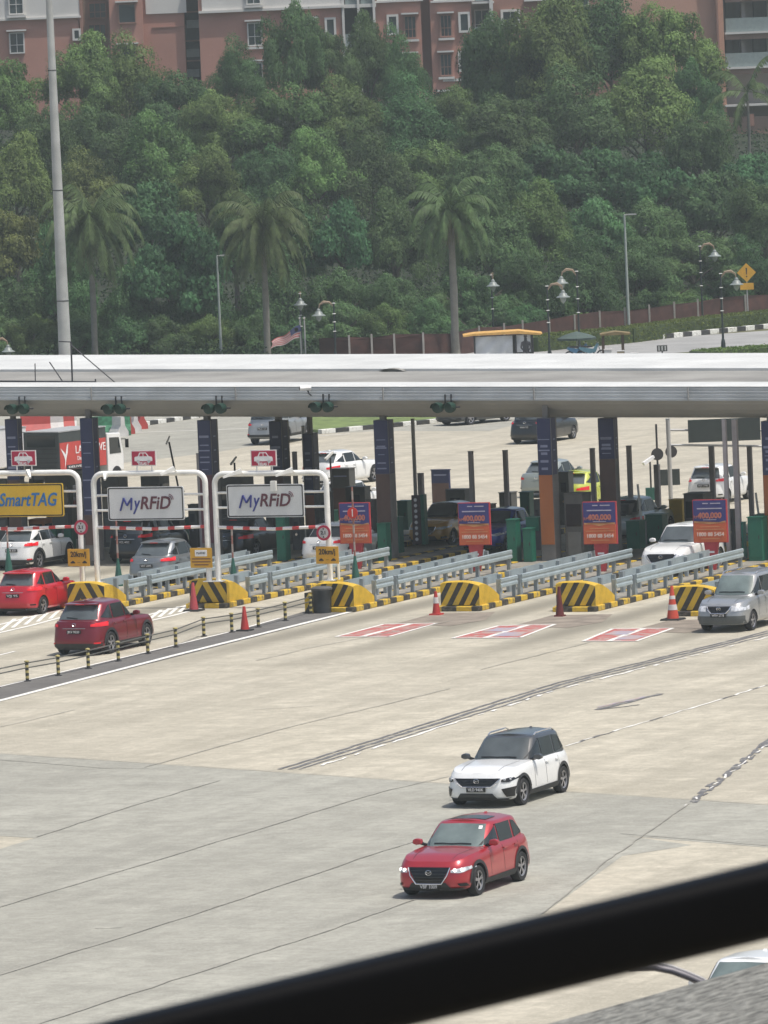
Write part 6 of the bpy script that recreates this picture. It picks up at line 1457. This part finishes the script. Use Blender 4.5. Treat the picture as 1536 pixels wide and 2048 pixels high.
def palm(px, by, ty, trunk_px, nf, ln, lb, D=None, gz=0, kd='palm', crown=None, cat="palm tree", droop=.22):
    g = G(px + 4, by) if D is None else At(px, by, D); s = FPX / (g.y); e = empty("palm_tree", (g.x, g.y, gz if D is None else g.z)); H_ = (by - ty) / s; rg = random.Random(int(px)); tw = trunk_px / s / 2
    b = MB().use(mat("pale_palm_trunk", (.21, .20, .17), .9, var=.15, scale=3)); b.path([(0, 0, 0), (0, 0, H_ * .1), (.03, 0, H_ * .45), (0, 0, H_ * .85)], [tw * 1.35, tw * 1.05, tw * 1.05, tw * .8], 12); b.build("trunk", e, smooth=50)
    b = MB().use(mat("green_crownshaft", (.09, .13, .05), .5)); b.path([(0, 0, H_ * .84), (0, 0, H_ * .98)], [tw * .9, tw * .4], 10); b.build("crownshaft", e, smooth=50)
    b = MB().use(m_leaf[kd])
    for k in range(int(nf * 1.7)):
        az = 2 * pi * k * .382 * 1.0 + rg.uniform(-.2, .2); lay = k / nf / 1.7; frond(b, (0, 0, H_ * .96), az, lerp(1.2, -.75, lay) + rg.uniform(-.1, .1), ln * rg.uniform(.85, 1.05), droop + lay * .09, rg, leaf=ln * .22, n=34)
    b.build("crown", e, fix=False)
    b = MB().use(mat("dry_hanging_fronds", (.16, .15, .085), .9, var=.3))
    for k in range(60 if nf > 10 else 0):
        az = rg.uniform(0, 6.28); r0 = rg.uniform(.1, .7); L_ = ln * rg.uniform(.25, .55); p = Vector((r0 * cos(az), r0 * sin(az), H_ * .95 - rg.uniform(0, .6))); w_ = Vector((-sin(az), cos(az), 0)) * .05
        q = p + Vector((.25 * cos(az), .25 * sin(az), -L_)); b.face([p - w_, p + w_, q + w_ * .3, q - w_ * .3])
    if nf > 10: b.build("dry_skirt", e, fix=False)
    return tag(e, lb, cat)
palm(187, 725, 432, 12, 24, 4.5, "royal palm with hanging fronds beside the tall mast")
palm(532, 725, 440, 13, 24, 4.3, "royal palm with hanging fronds left of the striped flag")
palm(908, 712, 408, 15, 20, 3.8, "royal palm with pale thick trunk right of centre")
palm(1500, 330, 178, 6, 5, 4.0, "coconut palm with arching fronds in front of the balconies at upper right", D=498, droop=.16)

# hedges
def hedge(pl, w_, h_, lb, seed, dens=260):
    P = [G(x, y) for x, y in pl]; e0 = P[0]; r = np.random.RandomState(seed); V = []; nb = 0
    e = empty("trimmed_hedge", (e0.x, e0.y, 0))
    b = MB().use(mat("hedge_core", (.06, .09, .03), 1))
    for a, c in zip(P, P[1:]):
        d = (c - a); L_ = d.length; rz = math.atan2(d.y, d.x); mid = (a + c) / 2 - e0; b.box((mid.x, mid.y, h_ * .47), (L_, w_ * .86, h_ * .9), rot=rz)
    b.build("branches", e)
    b = MB().use(m_leaf['hedge']); rg = random.Random(seed)
    for a, c in zip(P, P[1:]):
        d = (c - a); L_ = d.length; dn = d.normalized(); nr = Vector((-dn.y, dn.x, 0))
        for k in range(int(L_ * dens)):
            t = rg.random() * L_; f = rg.random()
            if f < .5: p = a + dn * t + nr * rg.uniform(-w_ / 2, w_ / 2) + Vector((0, 0, h_ + rg.uniform(-.05, .08)))
            else: p = a + dn * t + nr * (w_ / 2 * rg.choice((-1, 1)) + rg.uniform(-.05, .06)) + Vector((0, 0, rg.uniform(0, h_)))
            u = Vector((rg.gauss(0, 1), rg.gauss(0, 1), rg.gauss(0, 1))).normalized(); v = u.cross(Vector((rg.gauss(0, 1), rg.gauss(0, 1), rg.gauss(0, 1)))).normalized(); q = p - e0
            b.face([q - u * .07, q + v * .045, q + u * .07, q - v * .045])
    b.build("leaves", e, fix=False); return tag(e, lb, "hedge")
hedge([(1060, 704), (1150, 695), (1250, 686), (1400, 666), (1600, 645)], 1.5, .95, "long clipped hedge along the far road below the netting fence", 1, 230)
hedge([(1395, 719), (1470, 714), (1620, 703)], 2.2, .5, "low hedge corner at the right just above the canopy", 2, 260)
kind(slab("grass_verge", [(1380, 716), (1440, 705), (1620, 690), (1640, 712), (1560, 745), (1300, 745)], .06, m_grass))

# ================================================================== FLATS
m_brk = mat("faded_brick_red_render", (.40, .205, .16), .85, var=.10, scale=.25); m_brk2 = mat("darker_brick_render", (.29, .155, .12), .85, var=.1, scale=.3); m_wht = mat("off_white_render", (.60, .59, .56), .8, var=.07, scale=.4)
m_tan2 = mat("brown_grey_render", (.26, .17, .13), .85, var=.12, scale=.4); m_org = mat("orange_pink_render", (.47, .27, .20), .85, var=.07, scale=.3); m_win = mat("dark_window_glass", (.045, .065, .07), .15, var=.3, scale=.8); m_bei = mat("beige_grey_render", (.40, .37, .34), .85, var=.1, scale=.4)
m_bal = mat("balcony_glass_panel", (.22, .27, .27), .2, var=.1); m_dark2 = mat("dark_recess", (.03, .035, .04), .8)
BDY = 560.0
def bx(px, py, D=BDY): return At(px, py, D)
def flats(name, lb, ox, D):
    o = At(ox, 300, D); e = empty(name, (o.x, o.y, hill(o.x, o.y) - 1)); tag(e, lb, "apartment block"); return e
def rect(e, x0, x1, y0, y1, D, m_, nm, depth=.3, par=None):
    """front face at distance D, going back depth metres"""
    a, c = At(x0, (y0 + y1) / 2, D), At(x1, (y0 + y1) / 2, D); t, u = At((x0 + x1) / 2, y0, D), At((x0 + x1) / 2, y1, D)
    cx, cz_ = (a.x + c.x) / 2, (t.z + u.z) / 2; w_, h_ = c.x - a.x, t.z - u.z; l = e.location; P0_ = (0, 0, 0) if par is None else par["org"]
    o = MB().use(m_).box((cx - l.x - P0_[0], D + depth / 2 - l.y - P0_[1], cz_ - l.z - P0_[2]), (w_, depth, h_)).build(nm, par or e); return o
def window(e, x0, x1, y0, y1, D, frame=m_wht, bars=1, lintel=True, sill=True, fr=.10, hb=True):
    a, c = At(x0, (y0 + y1) / 2, D), At(x1, (y0 + y1) / 2, D); t, u = At((x0 + x1) / 2, y0, D), At((x0 + x1) / 2, y1, D)
    cx, cz_, w_, h_ = (a.x + c.x) / 2, (t.z + u.z) / 2, c.x - a.x, t.z - u.z; l = e.location
    b = MB().use(m_win); b.box((cx - l.x, D - .03 - l.y, cz_ - l.z), (w_, .08, h_)); o = b.build("window", e)
    b = MB().use(frame); X, Y, Z = cx - l.x, D - .12 - l.y, cz_ - l.z
    for s in (-1, 1): b.box((X + s * (w_ / 2), Y + .02, Z), (fr, .22, h_ + fr)); b.box((X, Y + .02, Z + s * h_ / 2), (w_ - fr, .22, fr))
    for k in range(bars): b.box((X - w_ / 2 + w_ * (k + 1) / (bars + 1), Y + .03, Z), (.05, .06, h_ - fr))
    if hb: b.box((X, Y + .035, Z - h_ * .1), (w_ - fr, .055, .05))
    b.build("frame", o)
    if lintel: MB().use(m_wht).box((X, Y - .12, Z + h_ / 2 + .2), (w_ + .45, .5, .13)).build("lintel", o)
    if sill: MB().use(m_wht).box((X, Y - .1, Z - h_ / 2 - .2), (w_ + .4, .45, .18)).build("sill", o)
    return o
A = flats("apartment_block", "brick red flats with white upper band at the upper left", 180, BDY)
rect(A, -120, 160, -120, 330, BDY, m_brk, "wall", 12); rect(A, -120, 161, -118, 38, BDY - .15, m_wht, "upper_band", .14); rect(A, -120, 162, 37, 41, BDY - .3, m_wht, "cornice", .29)
rect(A, 160.5, 222, -118, 330, BDY + 2.2, m_tan2, "recessed_wall", 9.8); rect(A, 222, 288, -118, 330, BDY - .8, m_brk, "wall", 12); rect(A, 288.4, 371, -118, 330, BDY, m_brk, "wall", 12); rect(A, 288.6, 370, -116, 27, BDY - .15, m_wht, "upper_band", .14)
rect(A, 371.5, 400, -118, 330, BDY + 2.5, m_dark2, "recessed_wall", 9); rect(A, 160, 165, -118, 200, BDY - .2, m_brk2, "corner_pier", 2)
window(A, 20, 48, 66, 106, BDY, sill=False); window(A, 18, 46, -20, 28, BDY - .15, lintel=False); window(A, 147, 160, 59, 79, BDY, frame=m_wht, bars=0, lintel=False, sill=False, fr=.16, hb=False)
for y0, y1 in ((-40, -5), (6, 36), (49, 82), (92, 125)): window(A, 178, 212, y0, y1, BDY + 2.2, frame=m_brk2, bars=2, lintel=False, sill=False, fr=.08)
window(A, 237, 271, 8, 46, BDY - .8, frame=m_brk2, bars=0, lintel=True, sill=False, hb=False); window(A, 240, 272, 92, 130, BDY - .8, frame=m_brk2, bars=0, lintel=True, sill=False, hb=False)
rect(A, 304, 371, 53, 55, BDY - .1, m_brk2, "ledge", .09)
for y in (22, 80, 120, 160): rect(A, 371.6, 400, y, y + 3, BDY + 1.8, m_tan2, "balcony_slab", .65)
for y0 in (30, 88, 128): rect(A, 373, 399, y0 + 10, y0 + 26, BDY + 1.9, m_bal, "balcony_panel", .06)
B = flats("apartment_block", "long brick red flats with stepped walls and white balconies in the top centre", 700, BDY)
rect(B, 400.5, 686, -118, 330, BDY - 1.2, m_brk, "wall", 13); rect(B, 400.7, 686, -116, 17, BDY - 1.35, m_wht, "upper_band", .14); rect(B, 397, 688, 16, 21, BDY - 1.6, m_wht, "cornice", .39)
window(B, 496, 523, 46, 91, BDY - 1.2); window(B, 498, 525, 126, 170, BDY - 1.2); window(B, 493, 520, -35, 8, BDY - 1.35, lintel=False); window(B, 612, 632, 40, 75, BDY - 1.2, bars=0, sill=False)
window(B, 652, 670, 37, 73, BDY - 1.2, bars=0, lintel=False, sill=False, fr=.18, hb=False)
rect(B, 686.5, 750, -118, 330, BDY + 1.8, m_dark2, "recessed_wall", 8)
for y in (-75, 8, 95): 
    rect(B, 684, 752, y, y + 7, BDY - 1.3, m_wht, "balcony_slab", 3.0)
for x in (684, 715, 746): rect(B, x, x + 5, -118, 190, BDY - 1.4, m_wht, "balcony_pier", .5)
for y0 in (-20, 60): 
    rect(B, 690, 714, y0 + 8, y0 + 34, BDY - 1.0, m_bal, "balcony_panel", .06); rect(B, 721, 745, y0 + 8, y0 + 34, BDY - 1.0, m_bal, "balcony_panel", .06)
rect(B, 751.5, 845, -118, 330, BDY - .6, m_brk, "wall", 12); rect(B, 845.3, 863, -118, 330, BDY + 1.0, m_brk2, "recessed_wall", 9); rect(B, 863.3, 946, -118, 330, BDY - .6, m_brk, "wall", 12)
for x0, x1 in ((748, 846), (861, 949)): rect(B, x0, x1, 0, 4, BDY - .9, m_wht, "cornice", .29); rect(B, x0 + 3, x1 - 3, -116, 0, BDY - .75, m_wht, "upper_band", .14)
for y in (0, 78, 156):
    window(B, 776, 795, 31 + y, 68 + y, BDY - .6, bars=0, lintel=False, sill=False, fr=.18, hb=False); window(B, 809, 832, 32 + y, 76 + y, BDY - .6, frame=m_brk2, bars=2); window(B, 881, 903, 30 + y, 73 + y, BDY - .6, frame=m_brk2, bars=2); window(B, 919, 938, 26 + y, 63 + y, BDY - .6, bars=0, lintel=False, sill=False, fr=.18, hb=False)
rect(B, 886, 952, 157, 162, BDY - .9, m_wht, "ledge", .28); rect(B, 946.5, 986, -118, 330, BDY + 1.6, m_bei, "recessed_wall", 8)
for y in (3, 82, 160): rect(B, 944, 988, y, y + 4, BDY - 1.0, m_wht, "balcony_slab", 2.5)
for y in (-60, 18, 96): window(B, 950, 978, y + 2, y + 50, BDY + 1.6, bars=1, lintel=False, sill=False); rect(B, 950, 978, y + 36, y + 62, BDY - .8, m_bal, "balcony_panel", .06)
rect(B, 980, 987, -118, 200, BDY - 1.1, m_wht, "balcony_pier", .5); rect(B, 987.5, 1245, -118, 330, BDY + .4, m_brk2, "wall", 12); window(B, 1004, 1038, 21, 50, BDY + .4, bars=1, lintel=False, sill=False, fr=.2, hb=False); rect(B, 1048, 1100, -4, 2, BDY, m_wht, "cornice", .38)
window(B, 1155, 1176, -30, 12, BDY + .4, bars=1, lintel=False, sill=False)
Cb = flats("apartment_block", "flats at the upper right with an orange wall and stacked glass balconies", 1480, BDY - 2)
rect(Cb, 1246, 1434, -118, 330, BDY - .3, m_org, "wall", 12); rect(Cb, 1434.5, 1449, -118, 300, BDY - 1.2, mat("pink_orange_pier", (.47, .25, .17), .8, var=.06), "corner_pier", 3); rect(Cb, 1436, 1439, -118, 300, BDY - 1.25, m_brk2, "downpipe", .04)
rect(Cb, 1449.5, 1700, -118, 340, BDY + 1.8, m_bei, "recessed_wall", 9)
for k, y in enumerate((-90, -15, 60, 130)):
    rect(Cb, 1449.6, 1690, y, y + 4, BDY - 1.0, m_wht, "balcony_slab", 2.75); rect(Cb, 1449.7, 1690, y + 4.2, y + 15, BDY - .8, m_tan2, "slab_edge", .4)
    rect(Cb, 1451, 1690, y - 28, y - .3, BDY - .7, m_bal, "balcony_panel", .05)
    for x in (1483, 1535): rect(Cb, x, x + 7, y - 58, y - .2, BDY + .2, m_bei, "balcony_pier", 1.5)
    for x0, x1 in ((1451, 1482), (1507, 1533), (1560, 1600)): window(Cb, x0, x1, y - 58, y - 2, BDY + 1.8, bars=1, lintel=False, sill=False, hb=False, frame=m_dark2)
rect(Cb, 1449.8, 1690, 205, 209, BDY - 1.4, m_wht, "ledge", 3); rect(Cb, 1455, 1690, 230, 330, BDY - 1.0, m_tan2, "podium_wall", 2.7)
rect(Cb, 1500, 1508, 228, 252, BDY - 1.3, m_brk2, "podium_door", .25)

# ================================================================== VANTAGE POINT: ledge and rail in front of the camera
def tubepx(name, pts, D, r, m_, n=20):
    b = MB().use(m_); b.path([At(x, y, D) for x, y in pts], r, n); return b
D1 = 2.6
# black hand rail
A1, B1 = (60, 2140), (1760, 1731)
th = 151 / FPX * D1 / 2 * .97
A_, B_ = At(A1[0], A1[1] + 18, D1), At(B1[0], B1[1] + 14, D1)
d = (B_ - A_).normalized(); A_ = A_ - d * 1.5; B_ = B_ + d * 1.5
e = empty("hand_rail", A_)
sec = rounded(th * 2.0, th * 2.0, th * .45, 4); n1 = d.cross(Vector((0, 1, 0))).normalized(); n1 = n1 if n1.z > 0 else -n1; n2 = d.cross(n1)
b = MB().use(mat("shade_darkened_black_rail", (.002, .0022, .0025), .55, var=.1, scale=20, spec=.15)); b.grid([[tuple(q + n1 * v + n2 * u) for u, v in sec] for q in (Vector((0, 0, 0)), B_ - A_)], True); b.build("rail_bar", e, smooth=30)  # black paint, lowered further to hold the shade from overhead
b = MB().use(mat("shade_darkened_black_rail", (.006, .007, .008), .55)); 
for t_ in (-.02, 1.02):
    q = (B_ - A_) * t_; b.box((q.x, q.y, q.z - 1.2), (.04, .04, 2.4))
b.build("upright", e)
tag(e, "black out of focus rail bar slanting across the bottom right corner", "hand rail")
# concrete ledge beyond the rail
D2 = 11.0
m_led = mat("speckled_grey_ledge", (.19, .19, .17), .95, var=.5, scale=45, bump=.5)
q0, q1 = At(1088, 2050, D2), At(1540, 1924, D2)
zl = (q0.z + q1.z) / 2
d = Vector((q1.x - q0.x, 0, q1.z - q0.z)); sl = d.z / d.x; ln = 2.5
e = empty("concrete_ledge", (q0.x, D2, q0.z)); 
def LP(x, y, z): return (x, y, z + sl * x)
b = MB().use(m_led)
prof = [(0, 0), (0, -.3), (-.55, -.6), (-.62, -.6), (-.62, -.03), (-.60, 0)]
xs = [-1 + 3.5 * k / 10 for k in range(11)]
b.grid([[LP(x, y, z) for x in xs] for y, z in prof + [prof[0]]]); b.build("coping", e)
b = MB().use(mat("dark_ledge_underside", (.10, .10, .09), .9, var=.2)); b.grid([[LP(x, y, z) for x in xs] for y, z in ((-.625, -.03), (-.66, -.06), (-.66, -.12), (-.62, -.14))]); b.build("drip_moulding", e)
b = MB().use(mat("brown_wall_below", (.13, .115, .085), .95, var=.3, scale=5)); b.grid([[LP(x, y, z) for x in xs] for y, z in ((-.64, -.14), (-.64, -2.5))]); b.build("wall_face", e)
tag(e, "sloping speckled concrete ledge in the bottom right corner", "ledge")
# curved bracket behind the ledge
D3 = 11.4
P_ = [(1258, 1938), (1275, 1936), (1310, 1935), (1345, 1942), (1375, 1953), (1405, 1966), (1430, 1982), (1450, 2010)]
o = At(1450, 2010, D3); e = empty("curved_bracket", o); b = MB().use(mat("grey_violet_metal", (.15, .145, .16), .5, .3, var=.1)); b.path([At(x, y, D3) - o for x, y in P_], 7.5 / FPX * D3, 8); b.build("arm", e, smooth=60)
b = MB().use(mat("pale_metal_top", (.42, .41, .40), .5)); b.path([At(x, y - 8, D3 + .01) - o for x, y in P_[1:-1]], 4 / FPX * D3, 6); b.build("top_strip", e, smooth=60)
tag(e, "curved grey metal arm arching down behind the concrete ledge", "metal arm")
# ================================================================== HAZE
b = MB(); b.box((0, 290, 28.5), (700, 640, 59)); hz = b.build("haze"); kind(hz, "stuff")
hm = bpy.data.materials.new("haze"); hm.use_nodes = True; t = hm.node_tree; t.nodes.clear(); ou = t.nodes.new("ShaderNodeOutputMaterial"); pv = t.nodes.new("ShaderNodeVolumePrincipled")
pv.inputs["Color"].default_value = (.86, .96, .94, 1); pv.inputs["Density"].default_value = .00028; pv.inputs["Anisotropy"].default_value = .2; t.links.new(pv.outputs[0], ou.inputs["Volume"])
hz.data.materials.clear(); hz.data.materials.append(hm)
